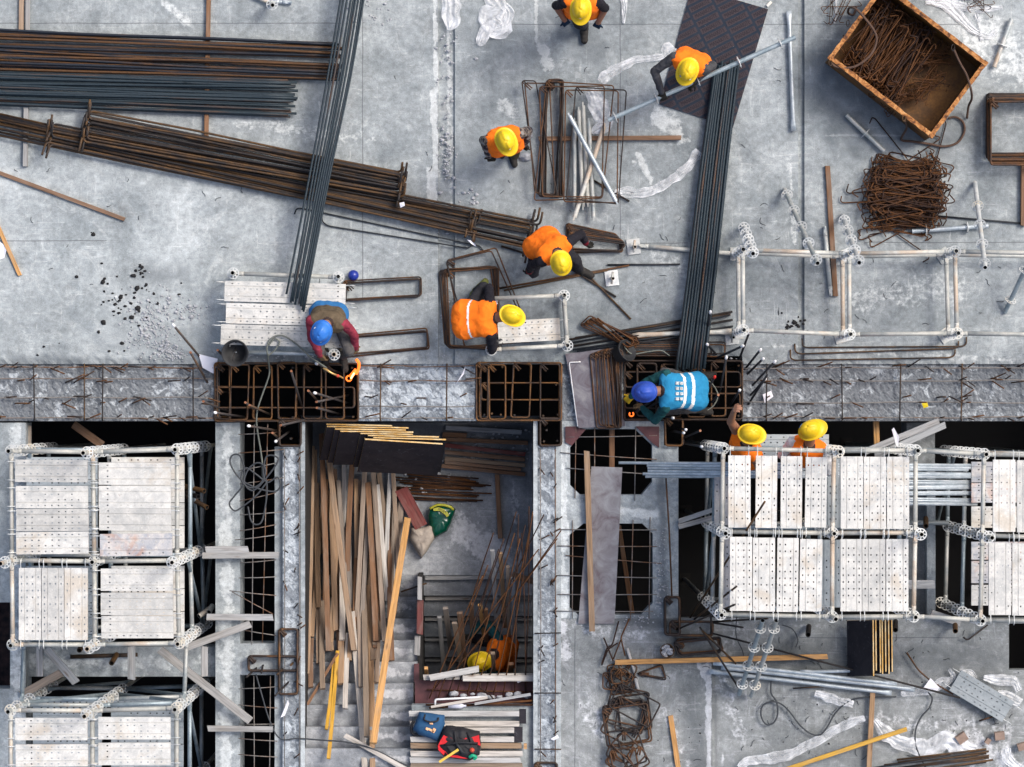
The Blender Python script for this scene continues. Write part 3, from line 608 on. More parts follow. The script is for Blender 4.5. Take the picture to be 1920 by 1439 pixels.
def person(label, group, pelvis, neck, head, face, hands, feet, toes, elbow, knee, cloth, vest, helmet, right=None, bands=(), vest_len=1.0, extra_vest=None, vridge=False):
    """pelvis, neck, head, hands, feet are points in the world; right is the direction of the person's right shoulder"""
    P, Nk, Hd = Vector(pelvis), Vector(neck), Vector(head); f = Vector(face).normalized(); up = (Nk-P).normalized()
    s = Vector(right).normalized(); s = (s-up*s.dot(up)).normalized(); fwd = up.cross(s).normalized()*-1
    fwd = s.cross(up)*-1; hu = (Hd-Nk).normalized(); hu = (hu*0.5+Vector((0, 0, 1))*0.5); hu = (hu-f*hu.dot(f)).normalized(); hs = f.cross(hu).normalized()
    caps = []
    def cp(A, B, ra, rb, m): caps.append((Vector(A), Vector(B), ra, rb, m))
    sh, tr, gl, bt, cuff = cloth['sleeve'], cloth['trousers'], cloth['glove'], cloth['boot'], cloth.get('cuff')
    mid = P+(Nk-P)*0.52+up*0.0
    T = []
    for g in (-1, 1):
        T.append((P+s*g*0.075+up*0.02, mid+s*g*0.075, 0.104, 0.098)); T.append((mid+s*g*0.075, Nk-up*0.13+s*g*0.085, 0.098, 0.106)); T.append((Nk-up*0.10+s*g*0.07, Nk-up*0.075+s*g*0.165, 0.078, 0.068))
    for A, B, ra, rb in T: cp(A, B, ra, rb, cloth.get('shirt', sh))
    cp(P+up*0.02, Nk-up*0.13, 0.118, 0.118, cloth.get('shirt', sh)); T.append((P+up*0.02, Nk-up*0.12, 0.112, 0.110)); T.append((Nk-up*0.13+s*0.08, Nk-up*0.13-s*0.08, 0.108, 0.108)); T.append((mid+s*0.08, mid-s*0.08, 0.100, 0.100))
    cp(P+s*0.08-up*0.03, P-s*0.08-up*0.03, 0.112, 0.112, tr)
    cp(Nk-up*0.06, Hd-hu*0.07-f*0.015, 0.058, 0.056, 'skin')
    cp(Hd-f*0.022, Hd+f*0.022, 0.086, 0.082, 'skin'); cp(Hd+f*0.035-hu*0.05, Hd+f*0.055-hu*0.100, 0.055, 0.036, 'skin')
    cp(Hd+f*0.098-hu*0.022, Hd+f*0.112-hu*0.052, 0.011, 0.016, 'skin')
    for g in (-1, 1): cp(Hd+hs*g*0.086-hu*0.01, Hd+hs*g*0.090-hu*0.045, 0.014, 0.011, 'skin')
    eyes = [Hd+f*0.086+hs*g*0.033-hu*0.012 for g in (-1, 1)]; mouth = Hd+f*0.098-hu*0.078
    for i, g in enumerate((-1, 1)):                     # 0 = person's left, 1 = right
        a = Nk-up*0.075+s*g*0.185; h = Vector(hands[i][:3]); e, h = ik(a, h, 0.29, 0.26, elbow[i])
        bare = cloth.get('bare', (0, 0))[i]
        cp(a, e, 0.060, 0.047, 'skin' if bare > 1 else sh)
        if bare: cp(e, h, 0.044, 0.032, 'skin')
        else:
            k = e+(h-e)*0.72; cp(e, k, 0.047, 0.041, sh); cp(k, h, 0.041, 0.036, cuff or sh)
        gm = 'skin' if (bare and not cloth.get('gloved')) else (gl[i] if isinstance(gl, (list, tuple)) else gl)
        d = (h-e).normalized(); curl = Vector(hands[i][3]) if len(hands[i]) > 3 else Vector((0, 0, -1))
        curl = (curl-d*curl.dot(d)).normalized(); w = d.cross(curl).normalized()*g
        for q in (-1, 0, 1): cp(h+d*0.01+w*q*0.020, h+d*0.085+w*q*0.026, 0.019, 0.015, gm)
        for q, (o_, ln) in enumerate(((-0.037, 0.036), (-0.0125, 0.042), (0.0125, 0.039), (0.037, 0.030))):
            b0 = h+d*0.088+w*o_; b1 = b0+(d*0.80+curl*0.60).normalized()*ln; b2 = b1+(d*0.15+curl*1.0).normalized()*ln*0.85; b3 = b2+(curl*0.8-d*0.6).normalized()*ln*0.6
            cp(b0, b1, 0.0102, 0.0094, gm); cp(b1, b2, 0.0094, 0.0088, gm); cp(b2, b3, 0.0088, 0.008, gm)
        t0 = h+d*0.035-w*0.036; t1 = t0-w*0.030+d*0.026+curl*0.012; t2 = t1+d*0.026+curl*0.022; cp(t0, t1, 0.0125, 0.011, gm); cp(t1, t2, 0.011, 0.009, gm)
        hp = P+s*g*0.095-up*0.02; ft = Vector(feet[i]); an = ft+Vector((0, 0, 0.085)); kn, an = ik(hp, an, 0.43, 0.42, knee[i]); cp(hp, kn, 0.086, 0.060, tr); cp(kn, an, 0.060, 0.043, tr)
        tdir = Vector(toes[i]).normalized(); sd = tdir.cross(Vector((0, 0, 1))).normalized(); lf = an-Vector((0, 0, 0.085))
        cp(an, an-Vector((0, 0, 0.04)), 0.046, 0.045, bt); cp(lf-tdir*0.055+Vector((0, 0, 0.04)), lf+tdir*0.06+Vector((0, 0, 0.045)), 0.042, 0.043, bt); cp(lf+tdir*0.06+Vector((0, 0, 0.042)), lf+tdir*0.155+Vector((0, 0, 0.036)), 0.045, 0.037, bt)
        cp(lf+tdir*0.06+sd*0.018+Vector((0, 0, 0.035)), lf+tdir*0.13+sd*0.012+Vector((0, 0, 0.032)), 0.036, 0.032, bt)
    names = sorted({c[4] for c in caps}); names += [q for q in ('eye_dark', 'lip') if q not in names]
    def pick(cen):
        D = np.stack([capdist(cen, *c[:4]) for c in caps]); b = np.array([names.index(c[4]) for c in caps])[D.argmin(0)]
        for e in eyes: b[np.linalg.norm(cen-np.array(e), axis=1) < 0.015] = names.index('eye_dark')
        q = cen-np.array(mouth); b[(abs(q @ np.array(hs)) < 0.024) & (abs(q @ np.array(hu)) < 0.007) & (q @ np.array(f) > -0.03) & (np.linalg.norm(q, axis=1) < .045)] = names.index('lip')
        return b
    root = empty('person', (P.x, P.y, min(feet[0][2], feet[1][2])), label, 'person', group)
    bm_ = fuse(caps, 0.0075, 3, 'body', names, pick)
    co = np.zeros(len(bm_.vertices)*3, np.float32); bm_.vertices.foreach_get('co', co); co = co.reshape(-1, 3); no = np.zeros(len(co)*3, np.float32); bm_.vertices.foreach_get('normal', no); no = no.reshape(-1, 3)
    lim = np.stack([capdist(co, *c[:4])+(0 if c[3] > .036 and c[4] != 'skin' and 'glove' not in c[4] else .5) for c in caps]).min(0) < .012
    q = np.array([(1-abs(mnoise.noise(Vector(c)*11.0))*2)**3*0.7+0.4*mnoise.noise(Vector(c)*24.0) if l else 0 for c, l in zip(co.tolist(), lim)]); co += no*(q*0.008)[:, None]; bm_.vertices.foreach_set('co', co.ravel()); bm_.update()
    o = bpy.data.objects.new('body', bm_); COL.objects.link(o); attach(o, root)
    # vest over the torso
    V = [(A, B, ra+0.020, rb+0.020) for A, B, ra, rb in T]; V = [v if i not in (2, 5) else (v[0], v[0]+(v[1]-v[0])*0.75, v[2], v[3]-0.008) for i, v in enumerate(V)]
    for g in (-1, 1): V.append((P+s*g*0.085-up*0.05*vest_len, P+s*g*0.08+up*0.05, 0.142, 0.130)); V.append((P-up*0.05*vest_len, P+up*0.05, 0.144, 0.132))
    vm = [vest, 'reflective_band', 'vest_trim', extra_vest or vest]
    Ln = (Nk-P).length
    def vpick(cen):
        t = ((cen-np.array(P)) @ np.array(up))/Ln; b = np.zeros(len(cen), int)
        for (t0, t1) in bands: b[(t > t0) & (t < t1)] = 1
        if extra_vest: b[t > 0.22] = 3
        dn = np.linalg.norm(cen-np.array(Nk-up*0.02), axis=1); b[dn < 0.070] = 2
        lat = abs((cen-np.array(P)) @ np.array(s)); b[(lat > 0.212) & (t > 0.45)] = 2
        return b
    vo = bpy.data.objects.new('vest', fuse(V, 0.011, 14, 'vest', vm, vpick)); COL.objects.link(vo); attach(vo, root)
    me = vo.data; co = np.zeros(len(me.vertices)*3, np.float32); me.vertices.foreach_get('co', co); co = co.reshape(-1, 3)
    no = np.zeros(len(me.vertices)*3, np.float32); me.vertices.foreach_get('normal', no); no = no.reshape(-1, 3)
    q = np.array([(1-abs(mnoise.noise(Vector(c)*7.0))*2)**3*0.8+0.3*mnoise.noise(Vector(c)*16.0) for c in co.tolist()]); co += no*(q*0.011)[:, None]
    me.vertices.foreach_set('co', co.ravel()); me.update()
    M = Matrix((f, hs*-1, hu)).transposed().to_4x4(); M.translation = Hd+hu*0.022-f*0.004
    inst(helmet_mesh('helmet', helmet, vridge), 'helmet', M, root)
    hel = [o for o in root.children if o.name.startswith('helmet')][0]
    return root, dict(H=hel, P=P, N=Nk, s=s, up=up, Hd=Hd, f=f, hu=hu, hs=hs, fwd=s.cross(up))
GW = 'workers in hard hats'
V3 = Vector
blk = dict(sleeve='black_cloth', trousers='dark_trousers', glove='dark_glove', boot='dark_boot')
def dn(a=0, b=0): return Vector((a, b, -1))
E = []
# walking towards the lower edge, empty handed, at the top of the picture
r1, i1 = person('walking worker at the top edge in yellow hard hat and open orange vest, navy gloves', GW, W(1091, 14, .93), W(1090, 4, 1.42), W(1089, 16, 1.58), (-0.03, -1, -.25),
    [(*W(1122, 42, .86), (0, 0, -1)), (*W(1058, 37, .86), (0, 0, -1))], [W(1080, 22, 0.0), W(1096, 52, 0.0)], [(0.1, -1, 0), (0, -1, 0)], [(.8, .6, -.2), (-.8, .6, -.2)], [(0, -1, 0), (0, -1, 0)],
    dict(blk, glove='navy_glove', bare=(1, 1), gloved=True), 'vest_orange', 'helmet_yellow', right=(-1, 0, 0))
r2, i2 = person('worker in yellow hard hat, orange vest and grey sleeves carrying a long tube', GW, W(1298, 117, .93), W(1292, 120, 1.41), W(1290, 131, 1.56), (-.35, -.93, -.35),
    [(*W(1304, 152, 1.02), (0, -.4, -1)), (*W(1240, 172, 1.05), (0.3, -.5, -1))], [W(1316, 112, 0.0), W(1290, 130, 0.0)], [(-.3, -1, 0), (-.5, -.8, 0)], [(.8, .7, -.6), (-1, .5, .1)], [(-.3, -1, 0), (-.3, -1, 0)],
    dict(sleeve='grey_cloth', trousers='olive_trousers', glove='dark_glove', boot='dark_boot', shirt='grey_cloth'), 'vest_orange', 'helmet_yellow', right=(-.93, .36, 0))
r3, i3 = person('worker in yellow hard hat, orange vest and camouflage sleeves left of the tall stirrup pile', GW, W(947, 268, .93), W(944, 256, 1.42), W(948, 263, 1.60), (.42, -.9, -.2),
    [(*W(984, 270, .86), (0, -.3, -1)), (*W(917, 292, .86), (.3, -.3, -1))], [W(960, 284, 0.0), W(936, 268, 0.0)], [(.2, -1, 0), (.2, -1, 0)], [(.6, .8, -.2), (-.5, .9, -.2)], [(.2, -1, 0), (.2, -1, 0)],
    dict(sleeve='camo_cloth', trousers='olive_trousers', glove='dark_glove', boot='dark_boot'), 'vest_orange', 'helmet_yellow', right=(-.97, -.22, 0))
person('stooping worker in yellow hard hat, orange vest and black sleeves with red cuffs', GW, W(1019, 458, .74), W(1046, 476, 1.08), W(1051, 490, 1.20), (.25, -.9, -.55),
    [(*W(1098, 456, .52), (.3, -.3, -1)), (*W(991, 511, .50), (0, .2, -1))], [W(1086, 505, 0.0), W(1012, 470, 0.0)], [(.9, -.5, 0), (.1, -1, 0)], [(.3, 1, .35), (-.9, .3, .1)], [(.8, -.5, .3), (-.2, -1, .2)],
    dict(blk, cuff='red_cuff'), 'vest_orange', 'helmet_yellow', right=(-.85, -.5, 0), vest_len=1.2)
person('worker in yellow hard hat and banded orange vest bent over a low tube frame', GW, W(880, 599, .78), W(931, 597, .92), W(957, 592, .98), (.94, -.25, -.42),
    [(*W(920, 560, .42), (.5, 0, -1)), (*W(928, 645, .40), (.4, 0, -1))], [W(893, 547, 0.0), W(886, 610, 0.0)], [(.65, .7, 0), (.9, -.3, 0)], [(-.1, .9, .35), (-.1, -.9, .3)], [(.5, .6, .2), (.9, -.2, .2)],
    dict(blk, glove=('white_glove', 'grey_cloth'), boot='olive_boot'), 'vest_orange', 'helmet_yellow', right=(0.05, -1, 0), bands=((0.10, 0.17),), vest_len=1.3)
r6, i6 = person('squatting worker in bright blue hard hat and maroon sleeves with a cutting torch', GW, W(616, 590, .50), W(614, 607, .95), W(604, 621, 1.08), (-.42, -.85, -.5),
    [(*W(668, 655, .38), (0, -.6, -1)), (*W(608, 692, .34), (.5, -.5, -1))], [W(643, 668, 0.0), W(611, 668, 0.0)], [(.2, -1, 0), (0, -1, 0)], [(1, .4, .1), (-1, .1, .0)], [(.5, -1, .7), (-.1, -1, .7)],
    dict(sleeve='maroon_cloth', trousers='trouser_grey', glove='brown_glove', boot='dark_boot', shirt='maroon_cloth'), 'vest_blue', 'helmet_blue', right=(-.96, .1, 0), extra_vest='brown_leather', vridge=True)
r7, i7 = person('kneeling worker in dark blue hard hat and teal vest with two silver bands', GW, W(1297, 734, .50), W(1238, 733, .72), W(1212, 735, .76), (-.9, -.05, -.5),
    [(*W(1205, 766, .28), (-.5, -.3, -1)), (*W(1170, 752, .30), (-.3, -.3, -1))], [W(1306, 768, .03), W(1312, 706, .03)], [(1, -.2, 0), (1, .1, 0)], [(.3, -1, .2), (-.4, 1, .2)], [(-1, -.2, -.2), (-1, .2, -.2)],
    dict(sleeve='teal_cloth', trousers='trouser_grey', glove=('brown_glove', 'yellow_glove'), boot='dark_boot', shirt='teal_cloth'), 'vest_teal', 'helmet_dark_blue', right=(0, 1, 0), bands=((0.10, 0.185), (0.36, 0.445)), vest_len=1.2)
ZD = 0.0
person('worker in yellow hard hat behind the scaffold raising a bare arm to the cage', GW, W(1399, 846, .92), W(1400, 832, 1.40), W(1406, 815, 1.53), (.98, -.06, -.2),
    [(*W(1375, 770, 1.84), (1, 0, .2)), (*W(1418, 862, .95), (0, 0, -1))], [W(1402, 842, ZD), W(1392, 852, ZD)], [(.6, .6, 0), (.6, .5, 0)], [(-1, -.1, -.1), (.3, -.8, 0)], [(0, 1, 0), (0, 1, 0)],
    dict(blk, bare=(2, 2), shirt='vest_orange'), 'vest_orange', 'helmet_yellow', right=(.55, -.8, 0))
r9, i9 = person('worker behind the scaffold in yellow hard hat with a blue sticker at the back', GW, W(1512, 852, .92), W(1517, 836, 1.40), W(1521, 808, 1.55), (.86, .28, .25),
    [(*W(1500, 866, .95), (0, 0, -1)), (*W(1540, 866, .95), (0, 0, -1))], [W(1505, 848, ZD), W(1522, 848, ZD)], [(.3, 1, 0), (.3, 1, 0)], [(-.6, -.2, -.3), (.3, -.8, 0)], [(0, 1, 0), (0, 1, 0)],
    dict(blk, sleeve='white_shirt', bare=(0, 0), glove='skin'), 'vest_orange', 'helmet_yellow', right=(.93, -.3, 0))
person('worker in yellow hard hat and orange vest crouching in the dark stair opening', GW, W(946, 1226, -1.42), W(925, 1227, -1.04), W(903, 1240, -.92), (-.85, -.35, -.4),
    [(*W(895, 1255, -1.45), (0, 0, -1)), (*W(885, 1190, -1.35), (-.4, 0, -1))], [W(940, 1245, -1.95), W(945, 1205, -1.95)], [(-1, 0, 0), (-1, .2, 0)], [(.2, -1, 0), (.3, 1, .3)], [(-1, 0, .6), (-1, .2, .6)],
    dict(blk, sleeve='teal_cloth', glove='dark_glove'), 'vest_orange', 'helmet_yellow', right=(.2, 1, 0))
# ---------------------------------------------------------------- scaffolds
RT = 0.026
def rosette_mesh():
    mb = MB(); n = 32
    def ring(r0, r1):
        vs = [(r*math.cos(2*math.pi*k/n), r*math.sin(2*math.pi*k/n), z) for z in (-.0045, .0045) for r in (r0, r1) for k in range(n)]
        fs = []
        for k in range(n):
            j = (k+1) % n; a, b, c, e = 0, n, 2*n, 3*n
            fs += [(a+k, a+j, b+j, b+k), (c+k, e+k, e+j, c+j), (b+k, b+j, e+j, e+k), (a+k, c+k, c+j, a+j)]
        mb.add(vs, fs)
    ring(.026, .035); ring(.056, .066)
    for q in range(8):
        t = math.pi*q/4; mb.box((.0455*math.cos(t), .0455*math.sin(t), 0), (.024, .012, .008), Matrix.Rotation(t, 3, 'Z'))
    return mb.mesh('rosette', 'rosette_zinc')
ROS = rosette_mesh()
def standard(A, B, mat, parent=None, first=0.12, pitch=0.5, count=9, label=None, cat=None, group=None, name='standard', spigot=False):
    """upright tube with flower rosettes, from its open top A down to B"""
    A, B = Vector(A), Vector(B); u = (B-A).normalized(); L = (B-A).length
    mb = MB().pipe(A, B, RT, n=14)
    if spigot: mb.tube([B-u*0.16, B-u*.005], RT*1.22, 12)
    M0 = axis(A, B, (0, 1, 0)) if abs(u.z) > .95 else axis(A, B)
    mb = local(mb, M0); o = bpy.data.objects.new(name, mb.mesh(name, [mat, 'tube_bore'])); COL.objects.link(o); o.matrix_world = M0
    if parent is not None: attach(o, parent)
    tag(o, label, cat, group); a, b = frame(u)
    for k in range(count):
        q = first+pitch*k
        if q > L-0.05: break
        M = Matrix((a, b, -u)).transposed().to_4x4(); M.translation = A+u*q
        r = bpy.data.objects.new('rosette', ROS); COL.objects.link(r); r.parent = o; r.matrix_parent_inverse = M0.inverted(); r.matrix_world = M; r.matrix_basis = M
    return o
def ledger(A, B, mat, parent=None, r=0.0245, label=None, cat=None, group=None, name='ledger', flat=False):
    A, B = Vector(A), Vector(B); M = axis(A, B); L = (B-A).length; mb = MB()
    g = 0.045
    mb.tube([(g+.03, 0, 0), (L*.5, 0, -0.002), (L-g-.03, 0, 0)], r, 12)
    for x, sg in ((g, 1), (L-g, -1)):
        mb.box((x, 0, 0), (.075, .034, .062)); mb.box((x-sg*.028, 0, .012), (.03, .012, .115))
        mb.tube([(x+sg*.02, 0, 0), (x+sg*.07, 0, 0)], r*1.06, 12)
    o = bpy.data.objects.new(name, mb.mesh(name, mat)); COL.objects.link(o); o.matrix_world = M
    if parent is not None: attach(o, parent)
    return tag(o, label, cat, group)
def brace(A, B, mat, parent=None, label=None, cat=None, group=None, name='diagonal_brace', r=0.021):
    """tube with flattened ends"""
    A, B = Vector(A), Vector(B); M = axis(A, B); L = (B-A).length; mb = MB(); n = 12; vs = []; fs = []
    st = [(0, 1.35, .25), (.07, 1.3, .28), (.15, 1, 1), (L*.5, 1, 1), (L-.15, 1, 1), (L-.07, 1.3, .28), (L, 1.35, .25)]
    for x, sy, sz in st:
        for k in range(n): vs.append((x, r*sy*math.cos(2*math.pi*k/n), r*sz*math.sin(2*math.pi*k/n)))
    for i in range(len(st)-1):
        for k in range(n): fs.append((i*n+k, i*n+(k+1) % n, (i+1)*n+(k+1) % n, (i+1)*n+k))
    fs += [tuple(range(n-1, -1, -1)), tuple((len(st)-1)*n+k for k in range(n))]
    mb.add(vs, fs, 0, True); o = bpy.data.objects.new(name, mb.mesh(name, mat)); COL.objects.link(o); o.matrix_world = M
    if parent is not None: attach(o, parent)
    return tag(o, label, cat, group)
PL = {}
def plank_mesh(L, w, mat, rows=4, pitch=0.073, hole=(0.0175, 0.013), skip=0.0, seed=0):
    key = (round(L, 2), round(w, 3), mat, rows, pitch, seed)
    if key in PL: return PL[key]
    nx = int((L-0.06)/pitch); x0 = -(nx-1)*pitch/2; xs = [-L/2, L/2]; rs = random.Random(seed)
    for i in range(nx): xs += [x0+i*pitch-hole[0]/2, x0+i*pitch+hole[0]/2]
    yc = [(-w/2+w*(q+.5)/rows) for q in range(rows)]
    ys = [-w/2, w/2]
    for y in yc: ys += [y-hole[1]/2, y+hole[1]/2]
    gr = [-w*.25, w*.25] if rows == 4 else [-w*.17, w*.17]
    for g in gr: ys += [g-.006, g-.003, g+.003, g+.006]
    xs = sorted(xs); ys = sorted(ys); mb = MB(); vs = []; fs = []
    for y in ys:
        dz = 0.0
        for g in gr:
            if abs(y-g) < .0045: dz = -.007
        for x in xs: vs.append((x, y, dz))
    n = len(xs)
    for j in range(len(ys)-1):
        for i in range(n-1):
            cx, cy = (xs[i]+xs[i+1])/2, (ys[j]+ys[j+1])/2
            if any(abs(cy-y) < hole[1]/2-1e-5 for y in yc) and (xs[i+1]-xs[i]) < hole[0]*1.2 and rs.random() > skip: continue
            fs.append((j*n+i, j*n+i+1, (j+1)*n+i+1, (j+1)*n+i))
    mb.add(vs, fs)
    t = .046
    for y in (-w/2, w/2): mb.box((0, y*(1-.004/w), -t/2-.0006), (L, .004, t))
    for x in (-L/2, L/2): mb.box((x*(1-.004/L), 0, -t/2-.0006), (.004, w-.009, t))
    PL[key] = mb.mesh('plank', mat); return PL[key]
HK = MB().tube(fillet([(-.03, 0, -.012), (.02, 0, -.010), (.055, 0, .012), (.085, 0, .010), (.105, 0, -.03)], .02, 3), .0055, 6).mesh('hook', 'rosette_zinc')
def plank(rect, z, label, group, mat='deck_zinc', ang=0.0, hooks=True, vert=None, rows=4, seed=0, tilt=0.0, skip=0.22, pitch=0.073, name='scaffold_plank'):
    """perforated steel deck plank; rect is its outline in photo pixels, seen at height z"""
    x0, y0, x1, y1 = rect; k = (1-z/H)/S; dx, dy = (x1-x0)*k, (y1-y0)*k
    v = (dy > dx) if vert is None else vert; L, w = (dy, dx) if v else (dx, dy)
    M = Matrix.Translation(W((x0+x1)/2, (y0+y1)/2, z)) @ Matrix.Rotation(R(ang)+(R(90) if v else 0), 4, 'Z') @ Matrix.Rotation(R(tilt), 4, 'Y')
    o = inst(plank_mesh(round(L*50)/50, round(w*100)/100, mat, rows, pitch, seed=seed, skip=skip), name, M, None, label, 'scaffold plank', group)
    if hooks:
        for sg, sy in ((-1, -1), (-1, 1), (1, -1), (1, 1)):
            h = bpy.data.objects.new('hook', HK); COL.objects.link(h); h.parent = o
            h.matrix_basis = Matrix.Translation((sg*L/2, sy*.10, 0)) @ Matrix.Rotation(0 if sg > 0 else math.pi, 4, 'Z')
    return o
ZT, ZD = 2.02, 1.93
def zl(p, z): return Vector((*W(p[0], p[1], 1.87).xy, z))
def scaffold(label, group, posts, ties, low, braces, zb=ZF+.02, levels=(1.87,), nros=8, mats=('cream_tube', 'galv_tube')):
    root = empty('scaffold', (*W(*posts[0][:2], 1.87).xy, ZF), label, 'scaffold', group)
    for i, p in enumerate(posts):
        standard(zl(p, 1.87+p[2]), zl(p, zb), mats[0] if i % 3 else 'galv_tube', root, first=p[2]-.01 if p[2] < .5 else p[2]-.51, count=nros)
        mb = MB(); c = zl(p, ZF); mb.box((c.x, c.y, ZF+.008), (.15, .15, .012)); mb.build('base_plate', 'formwork_void_dark', root)  # steel plates coloured dark so they vanish in the void
    for i, (a, b) in enumerate(ties): ledger(zl(posts[a], 1.87), zl(posts[b], 1.87), mats[0], root)
    for i, (a, b, z) in enumerate(low): ledger(zl(posts[a], z), zl(posts[b], z), 'galv_tube' if i % 2 else 'bluish_tube', root)
    for (a, za, b, zb2) in braces: brace(zl(posts[a], za), zl(posts[b], zb2), 'bluish_tube', root)
    return root
GP = 'steel planks decking the scaffolds'
LP = [(21, 846, .22), (174, 848, .87), (332, 843, .25), (22, 1051, .85), (177, 1053, .22), (332, 1051, .58), (24, 1209, .18), (178, 1209, .72), (336, 1206, .2), (20, 1332, .22), (173, 1333, .72), (331, 1328, .22), (20, 1500, .2), (174, 1500, .3), (331, 1500, .2)]
low = []
for z in (.32, -1.2): low += [(0, 1, z), (1, 2, z), (2, 5, z), (5, 8, z), (6, 7, z), (7, 8, z), (9, 10, z), (10, 11, z), (11, 14, z), (0, 3, z), (3, 6, z), (1, 4, z), (4, 7, z), (3, 4, z), (4, 5, z)]
low += [(6, 9, 1.0), (8, 11, 1.0), (6, 7, 1.0), (9, 10, 1.15), (10, 11, 1.15)]
scaffold('pale tube scaffold with rosette posts carrying decks in the dark opening at the left edge', 'scaffolds in the openings', LP,
    [(0, 1), (1, 2), (3, 4), (4, 5), (6, 7), (7, 8), (9, 10), (10, 11), (0, 3), (3, 6), (1, 4), (4, 7), (2, 5), (5, 8), (9, 12), (10, 13), (11, 14), (12, 13), (13, 14)], low,
    [(2, .6, 5, -1.0), (5, .7, 8, -1.1), (5, -.9, 2, -2.4), (8, -1.0, 5, -2.6), (11, .6, 14, -1.2), (9, .9, 10, -.5), (10, -.4, 11, 1.0), (10, -1.2, 11, .2), (9, -1.0, 10, -2.2), (0, .5, 3, -1.0), (3, .6, 6, -1.1), (0, .4, 1, -.8), (1, -.8, 2, .5)])
L1 = [((28, 863, 164, 904), 'topmost'), ((29, 912, 165, 953), 'second'), ((30, 955, 166, 996), 'third'), ((30, 998, 166, 1039), 'lowest')]
for i, (r, w) in enumerate(L1): plank(r, ZD, f'white plank, {w} of four lying crosswise in the upper left bay of the left scaffold', GP, seed=i, ang=.3*(i-1))
for i, (r, w) in enumerate([((185, 868, 320, 909), 'first'), ((185, 912, 320, 953), 'second'), ((186, 954, 321, 995), 'third')]):
    plank(r, ZD, f'white plank, {w} from the top in the upper right bay of the left scaffold', GP, seed=i+4, ang=-.3*i)
plank((188, 1001, 322, 1043), ZD, 'rust stained blue grey perforated plank above the middle rail of the left scaffold', GP, mat='rusty_deck_zinc', seed=9, ang=.6)
for i, (r, w) in enumerate([((35, 1066, 77, 1200), 'leftmost'), ((78, 1066, 120, 1200), 'middle'), ((121, 1066, 164, 1200), 'rightmost')]):
    plank(r, ZD, f'white plank, {w} of three lying lengthwise in the lower left bay of the left scaffold', GP, seed=i+10)
for i, (r, w) in enumerate([((189, 1067, 324, 1108), 'top'), ((189, 1112, 324, 1154), 'middle'), ((190, 1156, 325, 1197), 'bottom')]):
    plank(r, ZD, f'white plank, {w} one of three crosswise in the lower right bay of the left scaffold', GP, seed=i+14)
for i, (r, w) in enumerate([((28, 1347, 164, 1388), 'upper plank on the left'), ((29, 1396, 165, 1438), 'lower plank on the left'), ((184, 1345, 320, 1387), 'upper plank on the right'), ((184, 1393, 320, 1435), 'lower plank on the right')]):
    plank(r, ZD, f'rust streaked deck, {w} of the bottom left scaffold bay', GP, seed=i+18, ang=.3*(i % 2))
GL = 'planks on the lower scaffold lift'
for i, (x0, x1) in enumerate(((50, 182), (208, 346))):      # the lift below, left bay coloured grey so the gaps look dark
    for j, y in enumerate((858, 901, 944, 987, 1062, 1105, 1148)):
        plank((x0, y, x1, y+41), .40, 'grey perforated plank of the lower lift seen through gaps of the left scaffold', GL, mat='deck_zinc' if i else 'grey_deck_zinc', seed=i*9+j, hooks=False)
for i, (x0, x1) in enumerate(((62, 190), (208, 344))):  # greyed too, darkening the gaps of the bottom bay
    for j, y in enumerate((1312, 1354, 1397)):
        plank((x0, y, x1, y+41), .05, 'grey perforated plank of the lower lift under the bottom left scaffold bay', GL, mat='grey_deck_zinc', seed=i*7+j, hooks=False)
RP = [(1356, 841, .2), (1564, 846, .72), (1717, 845, .22), (1354, 997, .62), (1561, 1000, .2), (1716, 999, .6), (1351, 1152, .2), (1560, 1157, .45), (1713, 1156, .2), (1845, 852, .2), (1842, 1004, .78), (1838, 1163, .2), (2020, 856, .2), (2020, 1010, .2), (2020, 1166, .2)]
low = []
for z in (.32, -1.2): low += [(0, 1, z), (1, 2, z), (3, 4, z), (4, 5, z), (0, 3, z), (3, 6, z), (6, 7, z), (2, 5, z), (5, 8, z), (9, 10, z), (10, 11, z), (9, 12, z), (1, 4, z), (4, 7, z), (2, 9, z)]
scaffold('pale tube scaffold with rosette posts and lengthwise decks in the dark opening at the right', 'scaffolds in the openings', RP,
    [(0, 1), (1, 2), (3, 4), (4, 5), (6, 7), (7, 8), (0, 3), (3, 6), (1, 4), (4, 7), (2, 5), (5, 8), (9, 10), (10, 11), (9, 12), (10, 13), (11, 14), (2, 9), (8, 11), (12, 13), (13, 14)], low,
    [(0, .5, 3, -1.1), (3, .5, 6, -1.1), (9, -.6, 10, -2.2)])
def row(rects, where, words, sd, mats=None, angs=None):
    for i, r in enumerate(rects):
        plank(r, ZD, f'white plank, {words[i]} in the {where} of the right scaffold', GP, mat=(mats or {}).get(i, 'deck_zinc'), seed=sd+i, ang=(angs or {}).get(i, 0), skip=.25 if i % 2 else .1)
w4 = ['first from the left', 'second from the left', 'third from the left', 'fourth from the left']
row([(1366, 854, 1407, 990), (1417, 855, 1457, 990), (1464, 856, 1504, 991), (1510, 857, 1550, 990)], 'upper left bay', w4, 30, angs={1: -.5, 2: -.4, 3: -.9})
row([(1577, 857, 1618, 991), (1620, 857, 1661, 992), (1663, 857, 1705, 992)], 'upper right bay', w4, 35)
row([(1369, 1008, 1410, 1145), (1412, 1009, 1453, 1147), (1457, 1010, 1497, 1147), (1500, 1011, 1541, 1147)], 'lower left bay', w4, 40, angs={2: -.7, 3: -.8})
row([(1576, 1011, 1616, 1147), (1617, 1011, 1660, 1147), (1662, 1011, 1703, 1147)], 'lower right bay', w4, 46)
row([(1862, 862, 1904, 998), (1907, 863, 1949, 999)], 'upper far bay', ['first from the left', 'cut by the right edge'], 50)
